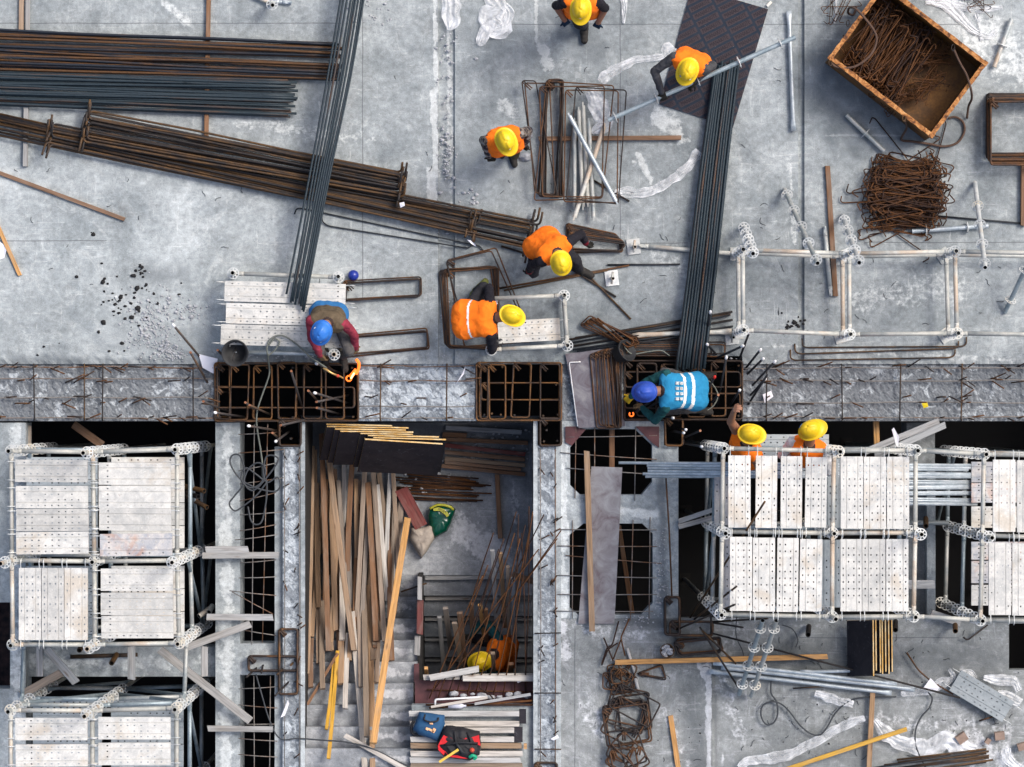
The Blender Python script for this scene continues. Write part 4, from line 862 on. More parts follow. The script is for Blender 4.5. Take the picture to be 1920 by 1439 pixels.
row([(1854, 1019, 1896, 1153), (1898, 1020, 1940, 1154)], 'lower far bay', ['first from the left', 'cut by the right edge'], 53)
for (x0, y0, x1, y1, m, t) in ((1352, 895, 1364, 985, 'rusty_deck_zinc', 'rusty plank edge'), (1552, 860, 1572, 990, 'grey_deck_zinc', 'grey plank'), (1545, 1012, 1566, 1140, 'grey_deck_zinc', 'grey plank'), (1362, 1010, 1374, 1140, 'rusty_deck_zinc', 'rusty plank edge')):
    plank((x0-12, y0, x1+12, y1), .42, f'{t} of the lower lift beside the right scaffold decks, {"left" if x0 < 1400 else "middle"}, {"below" if y0 > 1000 else "above"} the rail', GL, mat=m, seed=int(x0), hooks=False)
for i, (y0, y1, m, t) in enumerate(((866, 905, 'rusty_deck_zinc', 'orange rusty plank'), (906, 943, 'rusty_deck_zinc', 'tan rusty plank'), (950, 990, 'deck_zinc', 'white plank'), (1016, 1050, 'rusty_deck_zinc', 'dark rust plank'), (1052, 1094, 'rusty_deck_zinc', 'brown rust plank'), (1097, 1136, 'deck_zinc', 'short white plank'))):
    plank((1822, y0, 1958, y1), .42, f'{t}, number {"one two three four five six".split()[i]} down the lower lift behind the far right scaffold bay', GL, mat=m, seed=60+i, hooks=False)
plank((1372, 815, 1555, 856), -0.02, 'grey plank the two workers behind the scaffold stand on', GL, mat='grey_deck_zinc', seed=70, hooks=False)
# planks that lie loose or on low frames on the slab
plank((421, 530, 648, 568), .42, 'white perforated plank, top one of three beside the squatting worker', GP, seed=71, ang=-1.6, pitch=.07)
plank((424, 571, 650, 610), .42, 'white perforated plank, middle one of three beside the squatting worker', GP, seed=72, ang=-1.6)
plank((414, 611, 654, 650), .42, 'white perforated plank, lowest of three beside the squatting worker, half under the bucket', GP, seed=73, ang=-1.6)
plank((934, 600, 1050, 641), .30, 'white perforated plank in the low tube frame under the stooping worker in the banded vest', GP, seed=74, ang=3.2)
plank((1783, 1283, 1899, 1328), .03, 'loose grey green plank with bold round holes lying askew near the lower right corner', GP, mat='grey_deck_zinc', seed=75, ang=-31, vert=False, hooks=True)

# low frames on the upper slab
def zz(p, z, zr): return Vector((*W(p[0], p[1], zr).xy, z))
def low_frame(label, posts, zt, rails, jack=(), nros=2, plates=True, mat='cream_tube'):
    root = empty('tube_frame', (*W(*posts[0], zt).xy, 0), label, 'scaffold frame', 'low scaffold frames on the slab')
    for i, p in enumerate(posts):
        standard(zz(p, zt, zt), zz(p, .04, zt), 'galv_tube' if i % 2 else mat, root, first=.10, count=nros, pitch=.42)
        if plates:
            c = zz(p, 0, zt); mb = MB(); mb.box((c.x, c.y, .010), (.15, .15, .012), Matrix.Rotation(.3*(i % 3), 3, 'Z')); mb.lathe([(.03, .02), (.03, .09), (.019, .10), (.019, .2)], c, 10); mb.build('base_plate', 'galv_tube', root)
    for (a, b, z) in rails: ledger(zz(posts[a], z, zt), zz(posts[b], z, zt), mat, root)
    return root
low_frame('long low tube frame of rails and paired cross bars on the right slab half', [(1394, 468), (1594, 475), (1793, 471), (1395, 619), (1595, 627), (1797, 625), (2010, 475), (2010, 628)], 1.15,
    [(0, 1, 1.02), (1, 2, 1.02), (2, 6, 1.02), (3, 4, 1.02), (4, 5, 1.02), (5, 7, 1.02), (0, 3, 1.02), (1, 4, 1.02), (2, 5, 1.02), (0, 3, .25), (1, 4, .25), (2, 5, .25), (0, 1, .25), (1, 2, .25), (2, 6, .25)], nros=4)
low_frame('low tube frame round the stooping worker with the banded vest', [(1058, 554), (1064, 648), (921, 656), (905, 560)], .55, [(0, 1, .44), (1, 2, .44), (3, 0, .44), (2, 3, .44), (0, 1, .12)], nros=1, plates=False)
lf = low_frame('low tube frame under the three planks beside the squatting worker', [(436, 512), (634, 519), (626, 665)], .55, [(0, 1, .40), (1, 2, .34)], nros=1, plates=False)
ledger(W(440, 661, .30), W(622, 664, .34), 'bright_tube', lf); ledger(W(436, 516, .34), W(432, 650, .30), 'galv_tube', lf)
TG = 'loose scaffold tubes on the slab'
ledger(W(1197, 461, .03), W(1388, 477, .06), 'cream_tube', None, label='cream tube passing under the blue bars between a base plate and the low frame', cat='scaffold tube', group=TG, name='scaffold_tube')
brace(W(1185, 629, .03), W(1372, 622, .06), 'cream_tube', None, label='cream flattened end tube passing under the blue bars towards the lower rail', cat='scaffold tube', group=TG, name='scaffold_tube', r=.027)
for (p, lab) in (((1188, 463), 'square white base plate with screw spindle at the end of the cream tube'), ((1147, 522), 'square yellowish base plate with screw spindle left of the blue bars'), ((1372, 632), 'tilted yellowish base plate under the lower left corner of the low frame')):
    mb = MB(); c = W(*p, 0); Mr = Matrix.Rotation(.12, 3, 'Z'); mb.box(c+Vector((0, 0, .012)), (.15, .175, .02), Mr); mb2 = MB(); mb2.pipe(c+Vector((.01, -.01, .18)), c+Vector((.0, 0, .02)), .019, n=12)
    mb2.tube([c+Vector((-.005, -.07, .10)), c+Vector((.01, .07, .11))], .013, 6); mb2.lathe([(.03, .08), (.03, .12)], c, 10)
    o = mb.build('base_plate', 'rosette_zinc', None, lab, 'base plate', 'loose base plates'); q = mb2.build('spindle', ['galv_tube', 'tube_bore'], None); 
    q.parent = o; q.matrix_parent_inverse = Matrix.Translation(-o.location)
GS = 'leaning and lying rosette tubes'
def lean(a, za, b, zb, mat, lab, count=6, pitch=.3, first=.10): return standard(W(*a, za), W(*b, zb), mat, None, first=first, pitch=pitch, count=count, label=lab, cat='scaffold tube', group=GS, name='scaffold_standard')
lean((1412, 476), 2.25, (1394, 424), .03, 'rosette_zinc', 'white tube leaning steeply at the left end of the long low frame, rosettes close together', 5, .5)
lean((1533, 494), 2.1, (1471, 356), .03, 'galv_tube', 'grey green tube leaning over the floor joint against the upper rail', 5, .5)
lean((1611, 493), 2.3, (1580, 405), .03, 'rosette_zinc', 'white tube leaning on the upper rail beside the brown timber', 5, .5)
lean((1847, 502), 2.0, (1828, 343), .03, 'rosette_zinc', 'white tube leaning on the upper rail right of the rusty tie heap', 4, .5)
lean((1927, 495), .50, (1884, 586), .03, 'bluish_tube', 'short greenish tube at the right edge above the lower rail', 3, .45)
lean((1491, 70), 1.02, (1140, 226), 1.0, 'bluish_tube', 'long blue grey tube with pale rosettes carried by the worker over the dark plywood', 5, .5, .18)
lean((1710, 434), .06, (1853, 424), .06, 'bright_tube', 'bright tube with two thin collars lying below the rusty tie heap', 2, .47, .16)
lean((1587, 216), .06, (1658, 284), .06, 'galv_tube', 'grey tube with socket end poking into the rusty tie heap', 1, .3, .30)
lean((1897, 36), .06, (1864, 126), .06, 'galv_tube', 'short dull tube with one collar in the top right corner', 1, .3, .32)
lean((1430, 1164), 1.74, (1386, 1302), .0, 'bluish_tube', 'white tube with rosettes lying across the bright braces, left of the pair', 4, .5, .20)
lean((1456, 1164), 1.74, (1409, 1305), .0, 'galv_tube', 'dull tube with rosettes lying across the bright braces, right of the pair', 4, .5, .20)
brace(W(1479, 20, .05), W(1488, 246, .05), 'bright_tube', None, 'bright tube with clamp ends lying along the floor joint near the dark plywood', 'scaffold tube', TG, 'scaffold_tube', .025)
ledger(W(1546, 424, .05), W(1558, 556, .05), 'galv_tube', None, label='grey tube with wedge ends lying beside the brown timber under the upper rail', cat='scaffold tube', group=TG, name='scaffold_tube')
GT = 'tubes on the tall stirrup pile'
for i, (a, b, m, r, lab) in enumerate([((1077, 228), (1077, 386), 'galv_tube', .025, 'leftmost upright grey tube on the tall stirrup pile'), ((1085, 207), (1093, 388), 'cream_tube', .024, 'rusty topped tube second from the left on the tall stirrup pile'), ((1093, 198), (1102, 382), 'cream_tube', .025, 'long pale tube in the middle of the tall stirrup pile'),
        ((1104, 228), (1113, 409), 'galv_tube', .025, 'pale tube reaching lowest on the tall stirrup pile'), ((1133, 237), (1077, 408), 'cream_tube', .026, 'dull tube lying aslant over the other tubes of the stirrup pile'), ((1068, 218), (1155, 378), 'bright_tube', .026, 'bright tube crossing the tall stirrup pile from upper left to lower right')]):
    z = .11+.055*(i == 4)+.11*(i == 5)
    mb = MB().pipe(W(*a, z), W(*b, z), r, n=12)
    for e, f_ in ((a, b), (b, a)):
        q = W(*e, z); u = (W(*f_, z)-q).normalized(); mb.box(q-u*.012, (.05, .016, .05), Matrix((u, Vector((0, 0, 1)).cross(u), Vector((0, 0, 1)))).transposed())
    mb.build('scaffold_tube', [m, 'tube_bore'], None, lab, 'scaffold tube', GT)
# galvanised tubes stored on the lower lift of the right scaffold
GB = 'bright tubes stored on the lower lift'
rs = random.Random(5)
for i in range(6):
    y = 868+i*5.2; x0 = 1160 if i == 0 else 1207+rs.uniform(-3, 8)
    bar('stored_tube', [W(x0, y, .40), W(1835+rs.uniform(-20, 4), y+rs.uniform(1, 6), .40)], .0165, 'bright_tube', 'bright thin tube of the row passing under the right scaffold', 'tube', GB, 10)
for i in range(12):
    y = 900+i*4.2; bar('stored_tube', [W(1545+rs.uniform(-6, 6), y+rs.uniform(-2, 2), .36), W(1832+rs.uniform(-8, 3), y+rs.uniform(-3, 5), .36)], .0165, 'bright_tube', 'bright thin tube of the lower heap between the right scaffold bays', 'tube', GB, 10)
# three bright braces and the odd one on the lower slab
for i, (a, b, lab) in enumerate([((1337, 1243), (1682, 1283), 'bright tube, uppermost of three lying slantwise on the lower slab'), ((1352, 1252), (1716, 1293), 'bright tube, middle of three lying slantwise on the lower slab'), ((1330, 1259), (1672, 1300), 'bright tube, lowest of three lying slantwise on the lower slab'), ((1500, 1261), (1622, 1257), 'short bright tube end under the leaning plywood row')]):
    brace(W(*a, .0), W(*b, .0), 'bright_tube', None, lab, 'scaffold tube', TG, 'scaffold_tube', .0215)
# stub tubes that stick up
GU = 'short upright pipe stubs'
for (p, z, lab) in [((1513, 1189), .05, 'rusty pipe stub beside the lower slab edge'), ((1676, 1180), .05, 'dark pipe stub right of the leaning plywood row'), ((1788, 1182), .05, 'dusty pipe stub with cement lump on the lower slab'), ((212, 1242), -.1, 'rusty pipe stub on the cross beam below the left scaffold'), ((152, 1218), -.1, 'brown pipe stub by the middle post of the left scaffold'), ((1733, 986), -.1, 'pipe stub on the cross wall between the right scaffold bays')]:
    c = W(*p, z); mb = MB().pipe(c+Vector((0, 0, .16)), c-Vector((-.03, -.08, .1)), .03, n=12); mb.build('pipe_stub', ['brown_bar', 'tube_bore'], None, lab, 'pipe', GU)
GPi = 'rusty tubes under the left scaffold'
for i, (a, b) in enumerate([((345, 912), (383, 921)), ((350, 925), (372, 932)), ((352, 932), (388, 952)), ((355, 940), (366, 938))]):
    mb = MB().pipe(W(*b, .1-.1*i), W(*a, -.1-.1*i), .028, n=12); mb.build('rusty_pipe', ['brown_bar', 'tube_bore'], None, 'rusty open tube end poking out right of the left scaffold', 'pipe', GPi)
for i, (a, b) in enumerate([((395, 1140), (373, 1156)), ((398, 1136), (392, 1148))]):
    mb = MB().pipe(W(*b, -.4), W(*a, -.5), .03, n=12); mb.build('rusty_pipe', ['cream_tube', 'tube_bore'], None, 'yellowish open tube end between left scaffold and concrete strip', 'pipe', GPi)
bar('rusty_pipe', [W(132, 1232, -.28), W(258, 1228, -.28)], .024, 'brown_bar', 'rusty pipe lying on the cross beam below the left scaffold', 'pipe', None, 10)
bar('scaffold_tube', [W(1690, 980, -.30), W(1779, 981, -.30)], .026, 'galv_tube', 'grey tube with rusty end on the cross wall between the right scaffold bays', 'scaffold tube', TG, 10)
# ---------------------------------------------------------------- reinforcement
def loop(pts, r, z, mat, parent=None, label=None, cat=None, group=None, name='stirrup', fr=.035, hook=.09, dz=0.0, jit=0.0, rs=random):
    """closed bent stirrup; pts are photo pixels of its corners, with two short hooked tails at the first corner"""
    P = [W(x+rs.uniform(-jit, jit), y+rs.uniform(-jit, jit), z+dz*i) for i, (x, y) in enumerate(pts)]
    Q = fillet(P, fr, 4, True); mb = MB().tube(Q, r, 6, closed=True)
    if hook:
        c = sum(P, Vector())/len(P); a = P[0]; e = (P[1]-a).normalized(); f_ = (P[-1]-a).normalized(); din = (e+f_).normalized()
        for s_ in (e, f_): mb.tube(fillet([a+s_*.05+Vector((0, 0, r*1.2)), a+s_*.012+Vector((0, 0, r*1.6)), a+s_*.02+din*hook+Vector((0, 0, r*1.6))], .015, 2), r, 6)
    if parent is not None: return mb.build(name, mat, parent)
    return mb.build(name, mat, None, label, cat, group)
def rect(x0, y0, x1, y1, sk=0.0): return [(x0+sk, y0), (x1+sk, y0), (x1, y1), (x0, y1)]
def cage(label, outer, inner, leg, leanbars, dots, zt=.06, depth=1.3, nl=11, lap='lap_bar'):
    x0, y0, x1, y1 = outer; root = empty('rebar_cage', W((x0+x1)/2, (y0+y1)/2, zt-depth), label, 'rebar cage', 'column rebar cages in the main beam'); rs = random.Random(int(x0))
    for k in range(nl):
        z = zt-.012-k*.085
        loop(rect(x0, y0, x1, y1), .0102, z, 'cage_bar', root, jit=1.2, rs=rs)
        if leg: loop(rect(*leg), .0125, zt-.03-k*.06, 'cage_bar', root, jit=1.2, rs=rs)
        if k < 3:
            for q, r in enumerate(inner):
                loop([(a+rs.uniform(-1.5, 1.5), b+rs.uniform(-1, 1)) for a, b in r], .0082, z-.022-.02*(q % 2)+(.04 if k == 0 else 0), 'cage_bar', root, rs=rs)
    for (x, y) in dots:
        p = W(x, y, zt-.07); mb = MB().tube([p+Vector((0, 0, rs.uniform(-.05, .03))), Vector((p.x*.995, p.y*.995, zt-depth-.1))], .0125, 7); mb.build('main_bar', 'brown_bar', root)
    for (tx, ty, bx, by, capm) in leanbars:
        zt2 = rs.uniform(.32, .55); zb = rs.uniform(-.35, -.15)
        A = W(tx, ty, zt2); B = W(bx, by, zb); mb = MB().tube([A, (A+B)/2+Vector((0, 0, rs.uniform(-.01, .01))), B], .0135, 8); o = mb.build('lapping_bar', lap, root)
        if capm == 'orange_tip':
            u = (A-B).normalized(); MB().tube([A-u*.012, A+u*.002], .0142, 8).build('bar_end', capm, o)
        elif capm:
            m2 = MB(); u = (A-B).normalized(); m2.tube([A-u*.028, A-u*.008, A+u*.006], .0165, 10); m2.blob(A+u*.006, .0165, 1, 0, 5); m2.build('cap', capm, o)
    return root
Wc, Rc = 'white_cap', 'red_cap'
cage('rusty rebar cage with many tilted capped bars below the squatting worker', (403, 681, 671, 789),
    [[(433, 684), (468, 685), (463, 787), (429, 787)], rect(475, 686, 510, 786), [(520, 679), (555, 679), (555, 786), (523, 786)], rect(569, 684, 602, 786, 1), rect(611, 684, 645, 786), rect(405, 726, 664, 765), rect(407, 684, 431, 786)], (523, 786, 564, 836),
    [(593, 682, 643, 702, Wc), (590, 737, 657, 758, Wc), (578, 733, 595, 752, 'orange_tip'), (593, 754, 657, 741, 'orange_tip'), (594, 765, 637, 777, 'orange_tip'), (546, 696, 568, 770, 'orange_tip'), (460, 755, 483, 772, 'orange_tip'), (468, 760, 507, 778, 'orange_tip'), (403, 774, 458, 782, Wc), (381, 753, 429, 772, 'orange_tip'),
     (466, 799, 527, 809, Wc), (526, 798, 592, 783, 'orange_tip'), (517, 828, 543, 809, Wc), (511, 812, 524, 824, 'orange_tip'), (408, 657, 435, 683, 'orange_tip'), (325, 610, 399, 699, Wc), (357, 661, 404, 744, 'orange_tip')],
    [(412, 690), (412, 782), (500, 690), (548, 690), (660, 690), (662, 782), (412, 735), (548, 783), (522, 783), (545, 823), (575, 690), (600, 783)])
cage('rusty rebar cage open and empty in the middle of the main beam', (893, 681, 1052, 788),
    [[(916, 684), (948, 684), (948, 786), (917, 786)], [(964, 682), (996, 683), (991, 783), (958, 783)], [(1013, 683), (1049, 683), (1050, 787), (1013, 787)], rect(903, 719, 1050, 750), rect(900, 684, 914, 786)], (1012, 785, 1052, 836),
    [], [(925, 688), (942, 688), (966, 688), (1015, 689), (1043, 722), (1048, 748), (1046, 778), (1019, 780), (965, 779), (939, 778), (922, 776), (908, 778), (907, 724), (1025, 807), (1045, 827), (1020, 828)])
cage('rusty rebar cage under the kneeling worker with a fan of black capped bars', (1171, 677, 1391, 787),
    [rect(1195, 682, 1230, 781), rect(1290, 692, 1322, 782), rect(1334, 679, 1361, 781), rect(1172, 698, 1388, 726), rect(1172, 739, 1388, 766), rect(1240, 684, 1276, 782)], (1247, 785, 1280, 835),
    [(1289, 712, 1233, 763, Wc), (1258, 737, 1200, 776, Wc), (1327, 722, 1285, 756, 'orange_tip'), (1340, 707, 1306, 769, Rc), (1347, 741, 1322, 767, 'orange_tip'), (1308, 753, 1277, 778, Wc), (1387, 732, 1366, 765, Wc), (1326, 646, 1354, 677, Wc), (1332, 585, 1321, 672, Wc), (1362, 670, 1344, 763, Wc), (1393, 649, 1310, 687, Wc), (1405, 623, 1379, 694, Wc),
     (1426, 656, 1390, 701, Wc), (1431, 673, 1392, 711, Wc), (1453, 678, 1396, 739, Wc), (1435, 711, 1394, 756, Wc), (1439, 703, 1396, 769, None), (1262, 784, 1231, 778, Wc), (1286, 806, 1272, 803, Wc), (1282, 812, 1256, 808, Wc), (1313, 808, 1276, 824, 'orange_tip'), (1316, 838, 1276, 830, Wc)],
    [(1180, 686), (1385, 686), (1180, 780), (1385, 780), (1300, 690), (1260, 780)], lap='dark_bar')
# small cages
def small_cage(label, outer, inner, bars_, zt, n=9, depth=.5):
    root = empty('rebar_cage', W((outer[0]+outer[2])/2, (outer[1]+outer[3])/2, zt-depth), label, 'rebar cage', 'small rebar cages'); rs = random.Random(int(outer[0]))
    for k in range(n):
        loop(rect(*outer), .0135, zt-k*depth/n, 'cage_bar', root, jit=.8, rs=rs)
        for r in inner: loop(rect(*r), .0135, zt-.02-k*depth/n, 'cage_bar', root, jit=.8, rs=rs)
    for (a, za, b, zb) in bars_: MB().tube([W(*a, za), W(*b, zb)], .012, 7).build('main_bar', 'brown_bar', root)
small_cage('small T shaped rusty rebar cage on the lumpy strip left of the timber heap', (523, 1180, 558, 1302), [(466, 1231, 557, 1258)], [((462, 1270), .25, (484, 1250), -.2), ((520, 1265), .3, (535, 1250), -.2), ((516, 1305), .3, (552, 1268), -.2), ((545, 1248), .2, (552, 1240), -.2), ((490, 1262), .2, (494, 1245), -.2)], .05)
small_cage('rusty rebar cage with long bars fanning out beside the right scaffold corner', (1247, 1120, 1274, 1190), [(1256, 1166, 1336, 1192)],
    [((1434, 941), 2.5, (1290, 1165), -.2), ((1381, 1100), 2.15, (1297, 1165), -.2), ((1378, 1134), 2.1, (1262, 1184), -.2), ((1439, 1160), .8, (1310, 1168), -.2), ((1393, 1177), .5, (1305, 1163), -.2), ((1384, 1289), .02, (1312, 1176), .2), ((1380, 1245), .02, (1316, 1182), .2), ((1333, 1150), .6, (1334, 1196), -.2)], .08)
small_cage('corner of a rusty rebar cage at the bottom edge beside the lumpy strip', (1003, 1431, 1044, 1500), [], [], .03)
bar('loose_bar', [W(1336, 1188, .10), W(1800, 1309, .05)], .0115, 'brown_bar', 'long dark bar slanting over the lower slab from the fan shaped cage', 'rebar', 'single loose bars', 6)

# tied bars and stubs on the main beam
def beam_mat(label, x0, x1, xs, ys, nd, seed, pale=False):
    root = empty('rebar_mat', W((x0+x1)/2, 736, 0), label, 'rebar mat', 'tied bars on the main beam'); rs = random.Random(seed); z = .015
    for y in ys: MB().tube(spline([W(x, y+rs.uniform(-1.5, 1.5), z+rs.uniform(0, .01)) for x in np.linspace(x0, x1, 7)], 4), .0075, 6).build('long_bar', 'mesh_wire', root)
    for x in xs: MB().tube(fillet([W(x+rs.uniform(-1, 1), 684, -.08), W(x, 683, z+.02), W(x+rs.uniform(-2, 2), 787, z+.02), W(x, 789, -.1)], .02, 2), .009, 6).build('cross_bar', 'brown_bar', root)
    for i in range(nd):
        x = rs.uniform(x0+4, x1-4); y = rs.choice((688, 690, 712, 716, 745, 756, 782, 785))+rs.uniform(-2, 2); a = rs.choice((-.5, -.35, .5, .45, 0, 0.1))+rs.uniform(-.15, .15); L = rs.uniform(8, 30)
        A = W(x, y, 0); B = W(x+L*math.cos(a), y-L*math.sin(a), rs.uniform(.05, .16)); MB().tube([A-Vector((0, 0, .05)), A, B], .0085, 6).build('dowel', 'stirrup_bar', root)
beam_mat('rusty cross bars and stubs tied over the lumpy beam left of the cages', -20, 400, (63, 158, 193, 362), (689, 710, 746, 784), 60, 3)
beam_mat('rusty cross bars tied over the pale lumpy beam between the two left cages', 674, 890, (714, 838), (687, 714, 762, 785), 16, 4)
beam_mat('rusty cross bars and stubs tied over the lumpy beam right of the cages', 1394, 1990, (1438, 1578, 1689, 1804, 1925), (691, 714, 755, 783), 70, 6)
def strip_mat(label, x, y0, y1, n, seed, xr=None):
    root = empty('rebar_mat', W(x, (y0+y1)/2, 0), label, 'rebar mat', 'tied bars on the lumpy strips'); rs = random.Random(seed)
    for q in (x-13, x+15): MB().tube([W(q, y0, .01), W(q+1, (y0+y1)/2, .012), W(q, y1, .01)], .006, 6).build('long_bar', 'mesh_wire', root)
    for i in range(n):
        y = rs.uniform(y0, y1); a = rs.uniform(.4, 1.4); L = rs.uniform(8, 20); sx = rs.choice((-14, 6, 12)); A = W(x+sx, y, -.03); B = W(x+sx+L*math.cos(a), y-L*math.sin(a)*rs.choice((1, 1, -1)), rs.uniform(.04, .1)); MB().tube([A, B], .0075, 6).build('dowel', 'stirrup_bar', root)
    for y in (xr or ()): MB().tube([W(x-24, y, .018), W(x+26, y+rs.uniform(-1, 1), .018)], .0075, 6).build('cross_bar', 'brown_bar', root)
strip_mat('thin bars and rusty stubs along the lumpy strip left of the timber heap', 546, 842, 1500, 26, 8)
strip_mat('thin bars and rusty stubs along the lumpy strip right of the pit', 1026, 842, 1500, 26, 9, (1188, 1300, 1405))
GM = 'wire grids across the openings'
def grid(label, V, Hh, z, mat='mesh_wire', r=.0055):
    root = empty('rebar_grid', W(V[0][0], V[0][1], z), label, 'rebar grid', GM)
    for (x0, y0, x1, y1) in V+Hh: MB().tube([W(x0, y0, z), W((x0+x1)/2, (y0+y1)/2+.6, z-.01), W(x1, y1, z)], r, 6).build('grid_bar', mat, root)
grid('wire grid across the narrow dark slot right of the left scaffold, upper part', [(477, 795, 472, 1210), (502, 795, 492, 1205)], [(447, 815, 520, 811), (447, 850, 532, 843), (447, 883, 520, 868), (449, 908, 532, 896), (449, 940, 518, 924), (449, 966, 530, 960), (449, 996, 518, 984), (440, 1013, 520, 1003), (449, 1056, 518, 1050), (447, 1084, 518, 1082), (430, 1108, 518, 1117), (435, 1110, 512, 1152), (447, 1180, 518, 1192)], -.02)
grid('wire grid across the narrow dark slot right of the left scaffold, lower part', [(476, 1268, 477, 1500), (507, 1268, 505, 1500)], [(447, 1292, 520, 1288), (447, 1322, 520, 1328), (447, 1358, 515, 1358), (447, 1385, 520, 1390), (447, 1415, 520, 1420)], -.02)
grid('wire grid across the upper chamfered opening', [(1080, 800, 1078, 935), (1115, 800, 1115, 935), (1192, 800, 1190, 940)], [(1062, 820, 1232, 817), (1050, 849, 1232, 862), (1062, 878, 1228, 890)], -.015)
grid('wire grid across the lower chamfered opening', [(1074, 975, 1073, 1160), (1187, 975, 1182, 1165), (1219, 970, 1217, 1160)], [(1045, 993, 1232, 994), (1045, 1024, 1232, 1025), (1060, 1042, 1240, 1057), (1045, 1079, 1232, 1084), (1045, 1115, 1232, 1115), (1030, 1146, 1225, 1147)], -.015)
bar('loose_bar', [W(1248, 885, .3), W(1255, 1000, .15), W(1260, 1122, .05)], .0095, 'stirrup_bar', 'rusty bar standing along the dark opening above the fan shaped cage', 'rebar', 'single loose bars')

# bundles of straight and hooked bars on the slab
rs = random.Random(11)
GR = {}
def bundle(n, a0, a1, b0, b1, r, mat, label, group, zs=(.05, .08), jit=2.5, ends=(0, 0), hookA=None, hookB=None, z2=None):
    """n bars fanned between the pixel spans a0-a1 (start) and b0-b1 (end)"""
    for i in range(n):
        t = (i+.5)/n; u = min(max(t+rs.uniform(-.06, .06), 0), 1); v = min(max(t+rs.uniform(-.12, .12), 0), 1)
        A = (a0[0]+(a1[0]-a0[0])*u+rs.uniform(-1, 1)*ends[0], a0[1]+(a1[1]-a0[1])*u); B = (b0[0]+(b1[0]-b0[0])*v+rs.uniform(-1, 1)*ends[1], b0[1]+(b1[1]-b0[1])*v)
        k = rs.choice(range(len(zs))); z = zs[k]; zb = z if z2 is None else z2[k % len(z2)]
        P = []
        d = (W(*B, zb)-W(*A, z)).normalized(); sd = Vector((-d.y, d.x, 0))
        if hookA: s_ = rs.choice(hookA); q = W(*A, z); P += [q+sd*s_*rs.uniform(.12, .2)+Vector((0, 0, rs.uniform(.0, .12)))]
        P += [W(*A, z)]
        m = [W(A[0]+(B[0]-A[0])*q, A[1]+(B[1]-A[1])*q+rs.uniform(-jit, jit), z+(zb-z)*q) for q in (.33, .66)]
        P += m+[W(*B, zb)]
        if hookB: s_ = rs.choice(hookB); q = W(*B, zb); P += [q+sd*s_*rs.uniform(.10, .18)+Vector((0, 0, rs.uniform(.0, .12)))]
        if hookA or hookB: P = fillet(P, .06, 5)
        else: P = spline(P, 4)
        bar('rebar', P, r, mat, label, 'rebar', group, 7)
bundle(34, (-60, 52), (-60, 133), (636, 82), (636, 153), .0148, 'mixed_bar', 'rust and blue streaked straight bar in the uppermost bundle at the top left', 'bars of the uppermost bundle at the top left', (.08, .11, .14), 2, (0, 6))
bundle(26, (-60, 133), (-60, 196), (550, 148), (550, 219), .0150, 'blue_bar', 'dark blue straight bar in the second bundle at the top left, ends staggered', 'bars of the second bundle at the top left', (.08, .11), 1.2, (0, 10))
bundle(12, (-60, 196), (-60, 245), (890, 412), (880, 440), .0135, 'brown_bar', 'brown bar running from the left edge into the long hooked bundle', 'brown bars from the left edge', (.06, .09), 2, (0, 12), None, (1, -1))
bundle(14, (95, 232), (88, 275), (1008, 412), (990, 470), .0135, 'brown_bar', 'brown bar of the lower hooked bundle reaching the bent worker', 'bars of the lower hooked bundle', (.06, .09, .12), 2.5, (8, 9), (1, -1), (1, -1))
bundle(22, (166, 208), (158, 270), (757, 322), (750, 378), .0135, 'brown_bar', 'brown bar of the upper hooked bundle, hooks at both ends', 'bars of the upper hooked bundle', (.12, .15, .18), 2.5, (5, 6), (1, -1), (1, -1))
for i in range(9):
    x0, x1 = (636, 641, 648, 655, 660, 664, 669, 674, 679)[i], (537, 545, 549, 553, 557, 561, 564, 567, 569)[i]; y1 = (552, 568, 566, 572, 560, 570, 575, 582, 585)[i]
    bar('rebar', spline([W(x0+14, -70, .30), W(x0-20+rs.uniform(-1, 1), 140, .35), W((x0+x1)/2-6, 330, .42), W(x1, y1, .50)], 5), .0128, 'blue_bar', 'blue grey straight bar laid across the brown bundles down to the planks', 'rebar', 'blue bars laid across the brown bundles', 7)
for i in range(24):
    t = (i % 14)/13.0; up = i >= 14; t = t if not up else (i-13.5)/10
    xa = 1339+t*46+rs.uniform(-1.5, 1.5); xb = 1267+t*54+rs.uniform(-1.5, 1.5); ya = 112+rs.uniform(0, 24)+8*(t > .7)*0
    bar('rebar', spline([W(xa, ya, .07+.03*up), W(xa*.66+xb*.34+1, 300, .10+.03*up), W(xa*.33+xb*.67+1, 500, .14+.03*up), W(xb, 694+rs.uniform(-5, 5), .24+.03*up)], 4), .0155, 'blue_bar', 'blue grey straight bar of the heavy bundle between dark plywood and kneeling worker', 'rebar', 'bars of the heavy blue bundle', 7)
LB = 'single loose bars'
